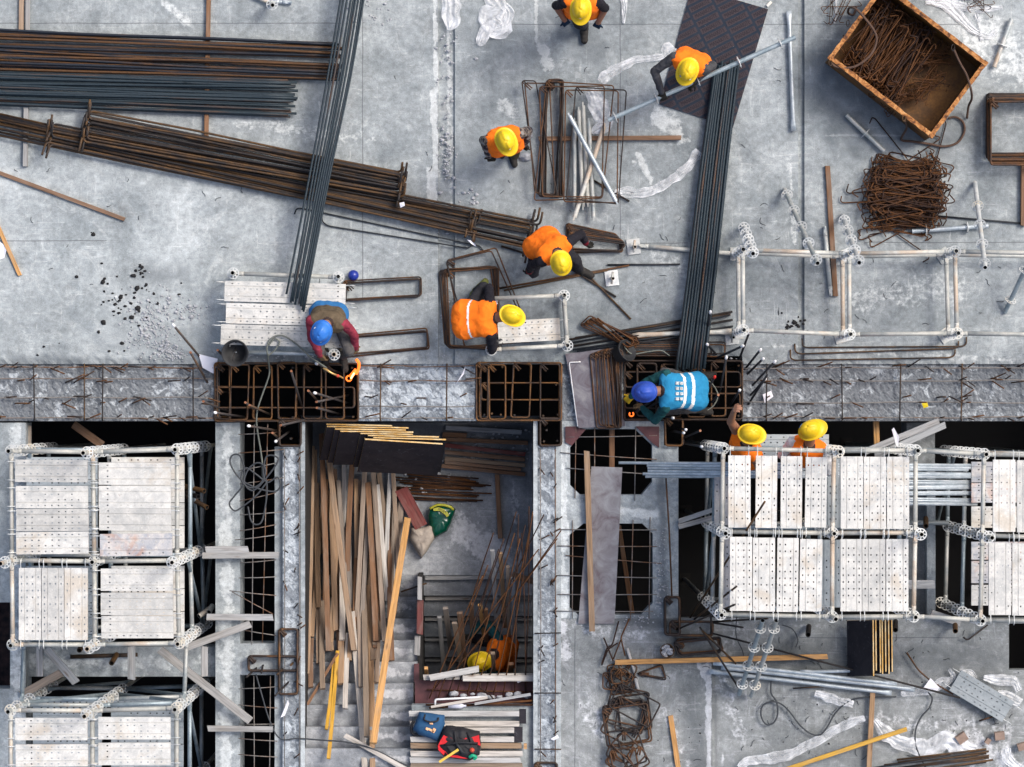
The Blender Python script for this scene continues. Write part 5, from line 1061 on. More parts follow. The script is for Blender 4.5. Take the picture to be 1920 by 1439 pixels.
for (pts, r, mat, lab) in [
    ([(552, 402), (556, 391), (566, 391), (900, 462), (905, 470)], .0085, 'dark_bar', 'thin bar with hooked left end lying below the brown bundles, upper of two'), ([(603, 402), (604, 416), (615, 424), (880, 466), (888, 455)], .0085, 'dark_bar', 'thin bar with hooked left end lying below the brown bundles, lower of two'),
    ([(940, 462), (1060, 498), (1155, 557)], .012, 'brown_bar', 'brown bar running under the bent worker towards the crossing'), ([(1075, 490), (1100, 513), (1183, 599)], .011, 'brown_bar', 'brown bar crossing another one right of the bent worker'), ([(925, 543), (1180, 498)], .011, 'stirrup_bar', 'brown bar from the stirrup loops to the yellowish base plate'), ([(1139, 497), (1275, 496)], .011, 'dark_bar', 'short straight dark bar pointing at the heavy blue bundle'), ([(945, 545), (1140, 507)], .010, 'brown_bar', 'thin bar just below the bent worker'),
    ([(1504, 635), (1505, 650), (1514, 652), (1805, 650), (1812, 645), (1812, 632)], .0095, 'brown_bar', 'long bar hooked at both ends under the lower rail, uppermost of three'), ([(1490, 645), (1491, 660), (1500, 664), (1790, 654), (1797, 650), (1797, 640)], .0095, 'brown_bar', 'long bar hooked at both ends under the lower rail, middle of three'), ([(1482, 656), (1482, 672), (1490, 676), (1780, 671), (1790, 667), (1791, 656)], .0095, 'brown_bar', 'long bar hooked at both ends under the lower rail, lowest of three'),
    ([(1752, 405), (1925, 420)], .011, 'dark_bar', 'dark straight bar from the rusty tie heap to the right edge'), ([(1487, 1291), (1555, 1287)], .009, 'brown_bar', 'short brown bar below the bright tubes'), ([(1700, 1224), (1722, 1257), (1745, 1277), (1787, 1302)], .010, 'stirrup_bar', 'crooked rusty bar leading to the paper scrap on the lower slab'), ([(1806, 1195), (1814, 1201), (1852, 1172)], .010, 'stirrup_bar', 'bent rusty bar near the dark pit at the right edge'), ([(1836, 1352), (1862, 1344)], .010, 'stirrup_bar', 'short bar poking out under the loose grey green plank'),
    ([(1102, 332), (1180, 378)], .012, 'brown_bar', 'short brown bar under the bright tube of the stirrup pile'), ([(752, 1110), (800, 1094)], .010, 'brown_bar', 'rusty bar stub across the stair edge')]:
    z = -1.0 if pts[0][0] == 752 else (.02 if pts[0][1] < 700 else -.035)
    bar('loose_bar', fillet([W(*p, z+.01*(i % 2)) for i, p in enumerate(pts)], .05, 4), r, mat, lab, 'rebar', LB, 7)
for i, y in enumerate((612, 620, 628, 636, 616, 643)):
    bar('loose_bar', [W(1062+4*i, y+26-i*2, .03+.02*(i % 2)), W(1372+rs.uniform(-6, 3), y-30+rs.uniform(-3, 3)+i*1.5, .03+.02*(i % 2))], .0125, 'dark_bar' if i % 2 else 'brown_bar', 'dark bar of the slanting pack under the heavy blue bundle', 'rebar', 'bars of the slanting pack', 7)
for i in range(7):
    bar('loose_bar', [W(1680+rs.uniform(-40, 20), 1425+i*5, -.02), W(1858+rs.uniform(-14, 6), 1405+i*4, -.02+.02*(i % 2))], .0125, 'brown_bar', 'dark bar of the pack at the bottom edge right of centre', 'rebar', 'bars of the pack at the bottom edge', 7)
bar('loose_bar', [W(1560, 1452, 0), W(1848, 1408, 0)], .010, 'dark_bar', 'straight dark bar above the pack at the bottom right edge', 'rebar', LB)
# stirrups
SG = {}
def pile(label, group, specs, z0, r=.0075, mat='stirrup_bar', dz=.013):
    for i, p in enumerate(specs): loop(p, r, z0+i*dz, mat, None, label, 'stirrup', group, jit=1.0, rs=rs)
q = []
for i in range(11): a = rs.uniform(-3, 3); q.append([(1026+a+rs.uniform(-4, 4), 152+rs.uniform(-2, 8)), (1054+a, 150+rs.uniform(-2, 5)), (1046+rs.uniform(-9, 9), 370+rs.uniform(-6, 2)), (1008+rs.uniform(-4, 16), 369+rs.uniform(-4, 2))])
q += [[(978, 152), (1004, 152), (1046, 368), (1008, 366)], [(984, 156), (1030, 157), (1040, 366), (1003, 362)], [(1024, 152), (1151, 161), (1130, 372), (1002, 377)], [(1012, 163), (1134, 161), (1128, 370), (1018, 368)], [(1060, 169), (1160, 170), (1157, 381), (1058, 378)], [(1080, 163), (1175, 169), (1160, 383), (1062, 372)]]
pile('rusty long rectangular stirrup of the tall pile right of the walking worker', 'stirrups of the tall pile', q, .02)
q = [rect(650+rs.uniform(-12, 0), 530+rs.uniform(-4, 3), 789+rs.uniform(-2, 2), 562+rs.uniform(-3, 3)) for i in range(5)]; q = [[(x, y-(x-650)*.06) for x, y in p] for p in q]
pile('brown narrow stirrup sticking out from under the top plank', 'stirrups under the top plank', q, .02, .0085)
q = [[(640+rs.uniform(-8, 4), 634+rs.uniform(-3, 5)), (798+rs.uniform(-3, 4), 618+rs.uniform(-4, 5)), (803+rs.uniform(-3, 3), 653+rs.uniform(-3, 3)), (640, 668+rs.uniform(-4, 3))] for i in range(4)]
pile('brown narrow stirrup lying right of the squatting worker', 'stirrups right of the squatting worker', q, .02, .0085)
q = [[(822+i*3+rs.uniform(-1, 1), 508+rs.uniform(-4, 3)), (920+i*3, 500+rs.uniform(-2, 3)), (938+rs.uniform(-4, 4), 655+rs.uniform(-3, 3)), (834+i*2, 650+rs.uniform(-4, 3))] for i in range(6)]
q += [[(838, 488), (930, 464), (1000, 640), (870, 650)], [(836, 492), (922, 470), (980, 600), (866, 600)]]
pile('brown square stirrup around the worker with the banded vest', 'stirrups around the banded vest worker', q, .02, .0085)
q = [[(1062+rs.uniform(-3, 6), 420+i*4), (1156+i*3, 440+i*3), (1166+rs.uniform(-5, 2), 474+rs.uniform(-4, 2)), (1072+rs.uniform(-9, 4), 470+rs.uniform(-6, 6))] for i in range(7)]
pile('brown narrow stirrup under the hand of the bent worker', 'stirrups under the bent worker', q, .02, .0095)
q = [[(1088+i*4+rs.uniform(-3, 3), 612-i*3+rs.uniform(-2, 4)), (1106+i*4, 594+i*2+rs.uniform(-2, 2)), (1196+rs.uniform(-12, 6), 640+rs.uniform(-6, 6)), (1182+rs.uniform(-8, 8), 654+rs.uniform(-6, 6))] for i in range(8)]
pile('orange brown stirrup of the slanting heap left of the heavy blue bundle', 'stirrups of the slanting heap', q, .07, .0075, 'rust_tie')
q = [[(1110+i*6+rs.uniform(-3, 3), 664-i+rs.uniform(-3, 3)), (1140+i*4, 656+rs.uniform(-3, 3)), (1164+rs.uniform(-12, 2), 803+rs.uniform(-5, 2)), (1118+i*6, 800+rs.uniform(-4, 4))] for i in range(8)]
pile('brown long stirrup lying on the purple formwork sheet', 'stirrups on the purple formwork sheet', q, .06, .0085)
q = [rect(1180+rs.uniform(-6, 10), 634+i*4, 1300+rs.uniform(-10, 60), 660+i*2+rs.uniform(-3, 3)) for i in range(6)]
pile('brown stirrup heaped above the cage of the kneeling worker', 'stirrups above the right cage', q, .03, .0085)
q = [rect(1852+rs.uniform(-3, 7), 178+i*1.3+rs.uniform(-2, 2), 1985, 290+i*1.8+rs.uniform(-3, 3)) for i in range(11)]
pile('dark rectangular stirrup of the neat stack at the right edge', 'stirrups of the stack at the right edge', q, .02, .0115, 'stirrup_bar', .024)
q = [[(1266+rs.uniform(-3, 3), 1200+rs.uniform(-2, 6)), (1348+rs.uniform(-4, 4), 1196+rs.uniform(-3, 4)), (1352+rs.uniform(-4, 4), 1222+rs.uniform(-3, 3)), (1276+rs.uniform(-6, 3), 1228+rs.uniform(-5, 3))] for i in range(7)]
pile('brown tapered stirrup of the stack below the fan shaped cage', 'stirrups below the fan shaped cage', q, -.03, .010)
q = [[(1196, 1262), (1242, 1246), (1250, 1276), (1200, 1266)], [(1198, 1263), (1240, 1249), (1248, 1272), (1205, 1265)]]
pile('reddish bent stirrup pointing right out of the tangle', 'reddish bent stirrups', q, -.03, .008)
q = []
for i in range(9): cx, cy = 1183+rs.uniform(-12, 8), 1342+rs.uniform(-22, 18); a = rs.uniform(-.3, .5); w_, h_ = rs.uniform(26, 44), rs.uniform(24, 44); q.append([(cx+w_*sx*math.cos(a)-h_*sy*math.sin(a), cy+w_*sx*math.sin(a)+h_*sy*math.cos(a)) for sx, sy in ((-1, -1), (1, -1), (1, 1), (-1, 1))])
for i in range(7): cx, cy = 1176+rs.uniform(-22, 22), 1412+rs.uniform(-18, 22); a = rs.uniform(0, 1.5); w_, h_ = rs.uniform(16, 34), rs.uniform(10, 26); q.append([(cx+w_*sx*math.cos(a)-h_*sy*math.sin(a), cy+w_*sx*math.sin(a)+h_*sy*math.cos(a)) for sx, sy in ((-1, -1), (1, -1), (1, 1), (-1, 1))])
pile('dark brown stirrup of the large tangle on the lower slab', 'stirrups of the large tangle', q, -.03, .010, 'stirrup_bar', .010)
q = []
for i in range(11): cx, cy = 1162+rs.uniform(-8, 10), 1274+rs.uniform(-10, 10); a = rs.uniform(0, 1.5); w_, h_ = rs.uniform(12, 30), rs.uniform(8, 24); q.append([(cx+w_*sx*math.cos(a)-h_*sy*math.sin(a), cy+w_*sx*math.sin(a)+h_*sy*math.cos(a)) for sx, sy in ((-1, -1), (1, -1), (1, 1), (-1, 1))])
pile('olive brown stirrup of the small round tangle below the orange timber', 'stirrups of the small round tangle', q, -.03, .0075, 'stirrup_bar', .010)
for i, (pts) in enumerate([[(1160, 1165), (1148, 1210), (1138, 1215), (1128, 1245)], [(1180, 1160), (1164, 1196), (1172, 1230)], [(1132, 1196), (1150, 1240)], [(1164, 1200), (1150, 1236)], [(1128, 1248), (1140, 1218), (1158, 1206)]]):
    bar('loose_bar', fillet([W(*p, .0+.03*(j % 2)) for j, p in enumerate(pts)], .03, 3), .0085, 'rust_tie', 'crooked rusty bar end standing out above the small round tangle', 'rebar', 'crooked bars above the small tangle', 6)
bar('pipe', [W(1176, 1216, -.01), W(1190, 1262, -.01)], .018, 'pale_timber', 'pale rounded stake through the small tangle, upper piece', 'stake', 'pale rounded stakes', 8)
bar('pipe', [W(1191, 1272, -.01), W(1197, 1296, -.01)], .02, 'dusty_timber', 'pale rounded stake through the small tangle, lower piece', 'stake', 'pale rounded stakes', 8)
# heap of tie bars and the ones in the bin
def tie_mesh(i):
    r2 = random.Random(100+i); L = r2.uniform(.60, .78); a, b = r2.uniform(.07, .11), r2.uniform(.07, .11); s1, s2 = r2.choice((-1, 1)), r2.choice((-1, 1))
    P = [(-L/2+r2.uniform(0, .05), s1*a, r2.uniform(-.02, .05)), (-L/2-.01, s1*.02, 0), (-L/2+.02, 0, 0), (0, r2.uniform(-.01, .01), 0), (L/2-.02, 0, 0), (L/2+.01, s2*.02, 0), (L/2-r2.uniform(0, .06), s2*b, r2.uniform(-.02, .05))]
    return MB().tube(fillet([Vector(p) for p in P], .03, 3), .0076, 5).mesh('tie_bar', 'rust_tie')
TM = [tie_mesh(i) for i in range(10)]
for i in range(160):
    row_ = (rs.random()+rs.random()*.9)/1.9; y = 290+row_*152; x = 1698+rs.gauss(0, 13)-(y-350)*.06; z = .02+.20*max(0, 1-((y-372)/70)**2)*rs.uniform(.0, 1)
    M = Matrix.Translation(W(x, y, z)) @ Matrix.Scale(1-.45*abs((y-362)/76)**2*rs.random(), 4) @ Matrix.Rotation(rs.gauss(-.04, .20), 4, 'Z') @ Matrix.Rotation(rs.gauss(0, .08), 4, 'Y') @ Matrix.Rotation(rs.uniform(-.5, .5), 4, 'X')
    inst(TM[i % 10], 'tie_bar', M, None, 'thin rusty bent tie bar of the heap right of the floor joint', 'tie bar', 'tie bars of the rusty heap')
for i, (x, y, a) in enumerate([(1680, 440, .5), (1690, 445, -.6), (1668, 428, .4), (1672, 262, -.9), (1720, 290, .6), (1758, 290, 1.3), (1640, 358, .1), (1636, 378, .05)]):
    M = Matrix.Translation(W(x, y, .03)) @ Matrix.Rotation(a, 4, 'Z'); inst(TM[(i*3) % 10], 'tie_bar', M, None, 'thin rusty bent tie bar fallen at the border of the heap', 'tie bar', 'tie bars of the rusty heap')

def tie_mass(label, spots, name='scrap_ties'):
    mb = MB()
    for (M) in spots:
        me = rs.choice(TM); o_ = len(mb.v); mb.v += [tuple(M @ v.co) for v in me.vertices]
        for p in me.polygons: mb.f.append(tuple(k+o_ for k in p.vertices)); mb.mi.append(0); mb.sm.append(True)
    mb.build(name, 'rust_tie', None, label, 'scrap', None).__setitem__('kind', 'stuff')
L_ = []
for i in range(120):
    y = 305+rs.random()*125; L_.append(Matrix.Translation(W(1698+rs.gauss(0, 9)-(y-350)*.06, y, .015+.05*rs.random())) @ Matrix.Scale(.85, 4) @ Matrix.Rotation(rs.gauss(-.04, .22), 4, 'Z') @ Matrix.Rotation(rs.uniform(-.4, .4), 4, 'X'))
tie_mass('mass of rusty bent ties under the heap right of the floor joint', L_)
# ---------------------------------------------------------------- timber and boards
rs = random.Random(23)
def zpit(y): return ZP+.015 if y < 1079 else ZP+.02+min(9, (y-1079)/40.6+1)*0.168
GTm = 'timbers of the heap in the pit'
TI = [ # top x, y, bottom x, y, width px, material, layer
 (586, 838, 576, 1265, 9.5, 0, 1), (594, 907, 598, 1140, 10, 0, 2), (603, 815, 616, 1222, 11, 2, 2), (613, 828, 664, 1221, 11.5, 0, 4), (635, 902, 650, 1120, 9, 0, 2), (621, 922, 630, 1184, 11, 0, 1), (661, 860, 651, 1090, 11, 2, 3), (641, 1030, 642, 1203, 12, 3, 2),
 (684, 884, 668, 1180, 10, 0, 2), (690, 907, 705, 1204, 11.5, 2, 3), (700, 885, 721, 1204, 10, 0, 2), (708, 910, 726, 1128, 9, 3, 3), (711, 888, 736, 1096, 10, 0, 1), (735, 920, 728, 1040, 9, 3, 1), (753, 940, 738, 1070, 12, 0, 2), (764, 975, 700, 1396, 13.5, 1, 5),
 (660, 1150, 688, 1500, 11.5, 3, 4), (692, 1100, 699, 1480, 11, 0, 3), (681, 1030, 688, 1384, 11.5, 0, 3), (627, 1236, 612, 1369, 7, 4, 2), (633, 1222, 616, 1424, 7.5, 4, 3), (640, 1190, 639, 1285, 12.5, 0, 1), (653, 1190, 647, 1331, 10, 3, 1), (604, 1130, 605, 1294, 11, 0, 1), (584, 1200, 583, 1291, 10, 2, 0), (598, 1080, 598, 1246, 10, 0, 0),
 (645, 868, 641, 1060, 9, 3, 1), (668, 900, 671, 1150, 9, 0, 1), (672, 1010, 677, 1290, 10, 0, 2), (693, 1140, 700, 1240, 10, 0, 1), (590, 845, 588, 1120, 10, 0, 0), (612, 900, 610, 1130, 10, 2, 0), (628, 880, 634, 1100, 9, 2, 0), (654, 960, 660, 1220, 10, 0, 0), (676, 930, 684, 1200, 10, 2, 0), (697, 960, 708, 1150, 10, 0, 0), (716, 960, 716, 1170, 10, 2, 0), (725, 930, 722, 1090, 10, 0, 0), (744, 1000, 736, 1100, 9, 2, 0), (712, 1120, 706, 1282, 10, 0, 0), (620, 1150, 622, 1222, 9, 0, 0), (632, 1090, 636, 1220, 9, 2, 0),
 (704, 1170, 703, 1212, 10, 0, 2), (743, 1134, 741, 1152, 6, 0, 0)]
for i in range(20):
    xa = 590+rs.random()*150; ya = 860+rs.random()*160; L = 150+rs.random()*170; TI.append((xa, ya, xa+rs.gauss(-3, 9), min(ya+L, 1240), rs.uniform(7, 10), rs.choice((0, 0, 2, 3)), rs.choice((0, 1, 2))))
WM = ['site_timber', 'orange_timber', 'brown_timber', 'pale_timber', 'yellow_timber']
WD = ['greyish tan', 'orange', 'brown', 'pale', 'yellow painted']
for i, (xa, ya, xb, yb, w, m, ly) in enumerate(TI):
    za, zb = zpit(ya)+ly*.042, zpit(yb)+ly*.042
    A, B = W(xa, ya, za), W(xb, yb, zb)
    if i == 15: lab, g = 'long orange timber lying aslant on top of the timber heap at its right side', None
    elif m == 4: lab, g = 'narrow yellow painted timber at the lower end of the timber heap', 'yellow painted timbers'
    else: lab, g = f'{WD[m]} sawn timber of the long heap running down the pit and the stairs', GTm
    stick('timber', A, B, w/S*.93, w/S*(.62 if w > 9 else .5), WM[m], lab, 'timber', g, bow=rs.uniform(-.012, .012), rough=.0012)
SG1 = 'single timbers'
def tmb(a, za, b, zb, w, h, m, lab, name='timber', cat='timber', g=SG1): return stick(name, W(*a, za), W(*b, zb), w/S, h, m, lab, cat, g, rough=.001)
tmb((647, 1379), -.05, (762, 1443), .0, 9, .05, 'pale_timber', 'pale tan timber lying crosswise over the lower end of the timber heap')
tmb((633, 1226), -.62, (572, 1329), -.40, 5.5, .03, 'brown_timber', 'thin brown pole slanting out of the timber heap to the lower left')
tmb((1010, 261), .02, (1277, 259), .02, 8.5, .05, 'brown_timber', 'dark brown timber under the tall stirrup pile')
tmb((1551, 312), .0, (1566, 556), .0, 9.5, .05, 'brown_timber', 'brown timber lying on the slab left of the rusty tie heap')
tmb((-8, 322), .0, (234, 412), .0, 7.5, .04, 'brown_timber', 'long thin brown timber lying slantwise at the left edge', 'pole', 'timber')
tmb((-10, 410), .0, (38, 517), .0, 7, .035, 'orange_timber', 'short orange brown pole at the left edge')
tmb((41, -20), .0, (40, 60), .0, 9, .04, 'site_timber', 'pale pink timber end above the uppermost bar bundle at the left')
tmb((53, -20), .0, (52, 60), .0, 8, .04, 'dusty_timber', 'grey timber end next to the pink one above the uppermost bar bundle')
tmb((392, -20), .0, (387, 262), .0, 8, .06, 'brown_timber', 'brown bearer timber under the bar bundles')
tmb((50, 190), .0, (48, 313), .0, 9, .06, 'dusty_timber', 'grey bearer timber under the brown bars at the left')
tmb((1918, 300), .0, (1917, 424), .0, 9, .07, 'brown_timber', 'brown timber at the right edge under the stirrup stack')
tmb((1153, 1242), -.02, (1551, 1231), -.02, 9.5, .06, 'orange_timber', 'long clean orange timber lying level on the lower slab')
tmb((1257, 1342), -.04, (1273, 1450), -.04, 9.5, .03, 'orange_timber', 'short orange lath with rounded end beside the large tangle')
tmb((1636, 1292), -.04, (1628, 1460), -.04, 9.5, .035, 'site_timber', 'tan timber standing out below the bright tubes on the lower slab')
tmb((1464, 1446), -.0, (1700, 1367), .0, 8, .03, 'yellow_timber', 'worn yellow painted pole lying slantwise near the bottom edge', 'pole', 'timber')
tmb((1100, 846), .02, (1110, 1184), .02, 11, .05, 'site_timber', 'long timber lying on the dusty formwork sheet over the chamfered openings')
tmb((1147, 800), -.25, (1147, 885), -.25, 10, .07, 'brown_timber', 'timber seen through the upper chamfered opening')
tmb((1160, 985), -1.6, (1185, 1150), -1.6, 9, .07, 'brown_timber', 'timber deep down in the lower chamfered opening')
tmb((932, 890), ZP+.02, (938, 1010), ZP+.02, 9, .06, 'brown_timber', 'brown timber standing apart on the pit floor right of the bar bunch')
tmb((1642, 790), -.35, (1644, 850), -.35, 11, .06, 'orange_timber', 'brown timber in the dark gap behind the right scaffold')
tmb((138, 796), -.6, (192, 835), -.6, 15, .04, 'brown_timber', 'brown board slanting in the dark opening at the upper left')
tmb((55, 798), -.3, (54, 850), -.3, 9, .06, 'site_timber', 'tan timber at the left side of the dark opening')
GDt = 'dusty timbers on the concrete strips'
for i, (a, b, w, lab) in enumerate([((386, 1031), (466, 1030), 12, 'dusty grey timber bridging the left concrete strip, upper of the close pair'), ((380, 1042), (523, 1041), 12, 'dusty timber with clean tan end bridging the dark slot, lower of the close pair'), ((388, 1157), (512, 1158), 12, 'dusty timber bridging the dark slot below the close pair'), ((390, 1366), (512, 1367), 11, 'dusty timber bridging the dark slot at the bottom left'), ((344, 1216), (470, 1170), 14, 'dusty timber slanting up right from the left scaffold corner'), ((300, 1218), (470, 1352), 15, 'long dusty timber slanting down right across the left concrete strip'),
        ((87, 1216), (143, 1280), 15, 'dusty timber slanting down right below the left scaffold'), ((40, 1303), (118, 1260), 15, 'rusty stained board slanting up right below the left scaffold'), ((75, 1205), (75, 1268), 13, 'grey upright board on the cross beam below the left scaffold'), ((247, 1212), (247, 1274), 14, 'grey board across the cross beam in its middle'), ((384, 1212), (384, 1268), 12, 'grey board across the cross beam at its right end'), ((1272, 978), (1340, 955), 9, 'grey timber at the left side of the dark opening, upper of two'), ((1272, 988), (1340, 970), 9, 'grey timber at the left side of the dark opening, lower of two'),
        ((1620, 848), (1760, 790), 12, 'grey timber slanting over the gap behind the right scaffold, upper of two'), ((1640, 856), (1772, 797), 12, 'grey timber slanting over the gap behind the right scaffold, lower of two'), ((1702, 1096), (1752, 1096), 16, 'grey board across the wall between the right scaffold bays'), ((1745, 1150), (1800, 1168), 14, 'grey board end under the rusty rail between the right bays')]):
    tmb(a, -.02+.05*(i in (4, 5, 6, 14)), b, -.02+.05*(i in (4, 5, 14)), w, .05, 'dusty_timber' if i != 7 else 'site_timber', lab, g=GDt)
mb = MB(); c = W(1795, 1160, .9)
GHt = 'boards lying in the stair pit'
for i, (a, b, w, m) in enumerate([((836, 802), (978, 811), 9, 'dusty_timber'), ((830, 815), (875, 817), 9, 'brown_timber'), ((830, 824), (990, 831), 8, 'brown_timber'), ((834, 835), (985, 852), 8, 'red_board'), ((834, 848), (984, 862), 8, 'brown_timber'), ((834, 860), (985, 873), 7.5, 'site_timber'), ((834, 867), (977, 881), 7, 'brown_timber'), ((828, 874), (985, 890), 7.5, 'brown_timber')]):
    tmb(a, ZP+.02, b, ZP+.02, w, .05, m, 'dim level board of the row lying right of the leaning plywood in the pit', 'board', 'board', GHt)
for i in range(17):
    y = 884+i*3.2; bar('rebar', [W(722+rs.uniform(-10, 60), y+rs.uniform(-3, 2), ZP+.03), W(925-rs.uniform(0, 45), y+14-i*.5+rs.uniform(-4, 3), ZP+.03+.015*(i % 3))], .0085, 'rust_tie', 'rusty bar of the loose bunch below the leaning plywood', 'rebar', 'rusty bars of the bunch in the pit')
# red board, stair shutter
tmb((752, 917), ZP+.16, (790, 988), ZP+.14, 26, .03, 'red_board', 'wide red brown board with a white streak at the upper right of the timbers', 'board', 'board', None)
for (a, b, w, m, lab) in [((787, 1083), (787, 1126), 9, 'dusty_timber', 'upper board of the stair side shutter'), ((788, 1126), (787, 1190), 12, 'red_board', 'red stained board of the stair side shutter'), ((783, 1194), (782, 1230), 11, 'dusty_timber', 'lower grey board of the stair side shutter'), ((781, 1246), (781, 1280), 10, 'maroon_plywood', 'lowest board of the stair side shutter')]:
    tmb(a, -.70, b, -.62, w, .03, m, lab, 'board', 'board', 'boards of the stair side shutter')
for i in range(5):
    y = 1084+i*38.2; z = ZP-.07-i*.165
    tmb((797, y), z, (1004, y-2.5+i), z, 8, .05, 'dusty_timber', f'grey nosing board of the dark stair, number {"one two three four five".split()[i]} from the top', 'board', 'board', 'nosing boards of the dark stair')
GSt = 'boards standing in the stair opening'
for i, (a, za, b, zb, w, m) in enumerate([((824, 1155), -1.0, (832, 1255), -1.85, 8, 'dusty_timber'), ((835, 1138), -.9, (845, 1215), -1.7, 10, 'site_timber'), ((852, 1166), -1.0, (866, 1255), -1.8, 10, 'site_timber'), ((862, 1147), -.95, (872, 1255), -1.8, 11, 'brown_timber'), ((884, 1130), -.95, (886, 1190), -1.5, 9, 'brown_timber'), ((900, 1132), -.9, (908, 1195), -1.5, 8, 'orange_timber'), ((911, 1140), -.9, (912, 1200), -1.5, 8, 'brown_timber'), ((923, 1030), -.5, (933, 1205), -1.6, 8, 'dusty_timber'), ((938, 1035), -.5, (947, 1174), -1.4, 8, 'site_timber'), ((952, 1060), -.5, (955, 1225), -1.6, 7, 'site_timber'), ((962, 1082), -.5, (963, 1236), -1.6, 7, 'dusty_timber'), ((799, 1250), -.3, (800, 1264), -.6, 7, 'orange_timber'), ((960, 1078), -1.1, (1000, 1090), -1.1, 12, 'brown_timber'), ((924, 1222), -.3, (926, 1255), -.9, 8, 'site_timber'), ((958, 1242), -.4, (958, 1262), -.8, 10, 'brown_timber')]):
    tmb(a, za, b, zb, w, .035, m, 'board standing slantwise in the dark stair opening beside the crouching worker', 'board', 'board', GSt)
tmb((794, 1270), -.30, (1000, 1267), -.30, 10, .06, 'pale_timber', 'pale timber closing the lower side of the stair opening')
tmb((806, 1271), -.22, (898, 1254), -.20, 12, .05, 'pale_timber', 'short pale timber lying aslant on the edge of the stair opening')
tmb((868, 1272), -.22, (1000, 1272), -.22, 11, .05, 'pale_timber', 'pale timber piece with orange end lying on the edge of the stair opening')
mb = MB(); mb.prism([W(776, 1280, 0).xy, W(1000, 1277, 0).xy, W(1000, 1330, 0).xy, W(777, 1330, 0).xy], -.36, -.34); mb.build('formwork_sheet', 'maroon_plywood', None, 'dark maroon formwork sheet below the stair opening', 'formwork sheet', 'formwork sheets')
# rusty bars that cross the stair opening
root = empty('rebar_grid', W(890, 1200, -.9), 'fan of thin rusty bars leaning over the stair opening in front of the crouching worker', 'rebar grid', 'rusty grids')
rb = random.Random(3)
for (a, b) in [((805, 1310), (905, 1080)), ((820, 1312), (915, 1060)), ((838, 1308), (935, 1030)), ((854, 1310), (945, 1010)), ((875, 1306), (965, 1000)), ((890, 1304), (975, 1010)), ((908, 1306), (985, 985)), ((925, 1304), (992, 1000)), ((943, 1304), (999, 960)), ((965, 1300), (972, 965)), ((986, 1300), (978, 1000)), ((985, 1290), (992, 950)), ((815, 1292), (1010, 1030)), ((850, 1262), (1045, 1010)), ((880, 1230), (1052, 995)), ((905, 1150), (968, 960)), ((880, 1140), (925, 1000)), ((930, 1150), (1020, 965))]:
    MB().tube(spline([W(*a, -.30), W((a[0]+b[0])/2+rb.uniform(-5, 5), (a[1]+b[1])/2, .02), W(*b, .42+rb.uniform(-.1, .15))], 5), .0068, 6).build('grid_bar', 'rust_tie', root)
MB().tube([W(800, 1294, -.30), W(1000, 1298, -.30)], .0065, 6).build('grid_bar', 'rust_tie', root)
# leaning plywood in the pit
GPl = 'plywood sheets leaning in the pit'
def leaning(x0, y0, x1, y1, zt, drop, back, lab, i, xs=0):
    A, B = W(x0, y0, zt), W(x1, y1, zt); A2 = W(x0-14+xs, y0+drop, zt-back); B2 = W(x1-10+xs, y1+drop*.96, zt-back); t = .018
    u = (B-A).normalized(); dn_ = (A2-A).normalized(); nrm = u.cross(dn_).normalized(); nrm = nrm if nrm.z > 0 else -nrm
    mb = MB(); P = [A, B, B2, A2]; Q = [p-nrm*t for p in P]
    mb.add(P, [(0, 1, 2, 3)], 0); mb.add(Q, [(3, 2, 1, 0)], 0); mb.add(P+Q, [(0, 4, 5, 1), (1, 5, 6, 2), (2, 6, 7, 3), (3, 7, 4, 0)], 1)
    mb.build('plywood_sheet', ['film_plywood', 'ply_edge'], None, lab, 'plywood sheet', GPl)
for i, (x0, y0, x1, y1) in enumerate([(612, 797, 735, 800), (613, 801, 766, 804), (628, 806, 761, 808), (638, 810, 775, 812), (676, 814, 774, 816), (690, 818, 823, 821), (700, 822, 836, 826)]):
    leaning(x0, y0, x1, y1, -.10-.012*i, 62, .75, f'dark plywood with yellow edge, {"rearmost second third fourth fifth sixth seventh".split()[i]} of the leaning row at the top of the pit', i)
leaning(684, 825, 830, 834, -.16, 60, .72, 'dark scuffed plywood sheet with yellow top edge, foremost of the leaning row in the pit', 8)
for i, (x, y0, y1) in enumerate([(1637, 1163, 1268), (1642, 1163, 1258), (1650, 1163, 1262), (1654, 1163, 1264), (1660, 1163, 1260), (1666, 1163, 1264), (1672, 1163, 1260)]):
    A, B = W(x-1, y0, .55), W(x, y1, .45); d2 = W(x-48, y1, -.04)-B; t = .016; P = [A, B, B+d2, A+d2]; nrm = (B-A).cross(d2).normalized()*t; Q = [p+nrm for p in P]
    mb = MB(); mb.add(P, [(0, 1, 2, 3)], 0); mb.add(Q, [(3, 2, 1, 0)], 0); mb.add(P+Q, [(0, 4, 5, 1), (1, 5, 6, 2), (2, 6, 7, 3), (3, 7, 4, 0)], 1)
    mb.build('plywood_sheet', ['film_plywood', 'ply_edge'], None, f'dark plywood leaning on the lower slab by the right scaffold, {"first second third fourth fifth sixth seventh".split()[i]} edge from the left', 'plywood sheet', 'plywood sheets leaning on the lower slab')
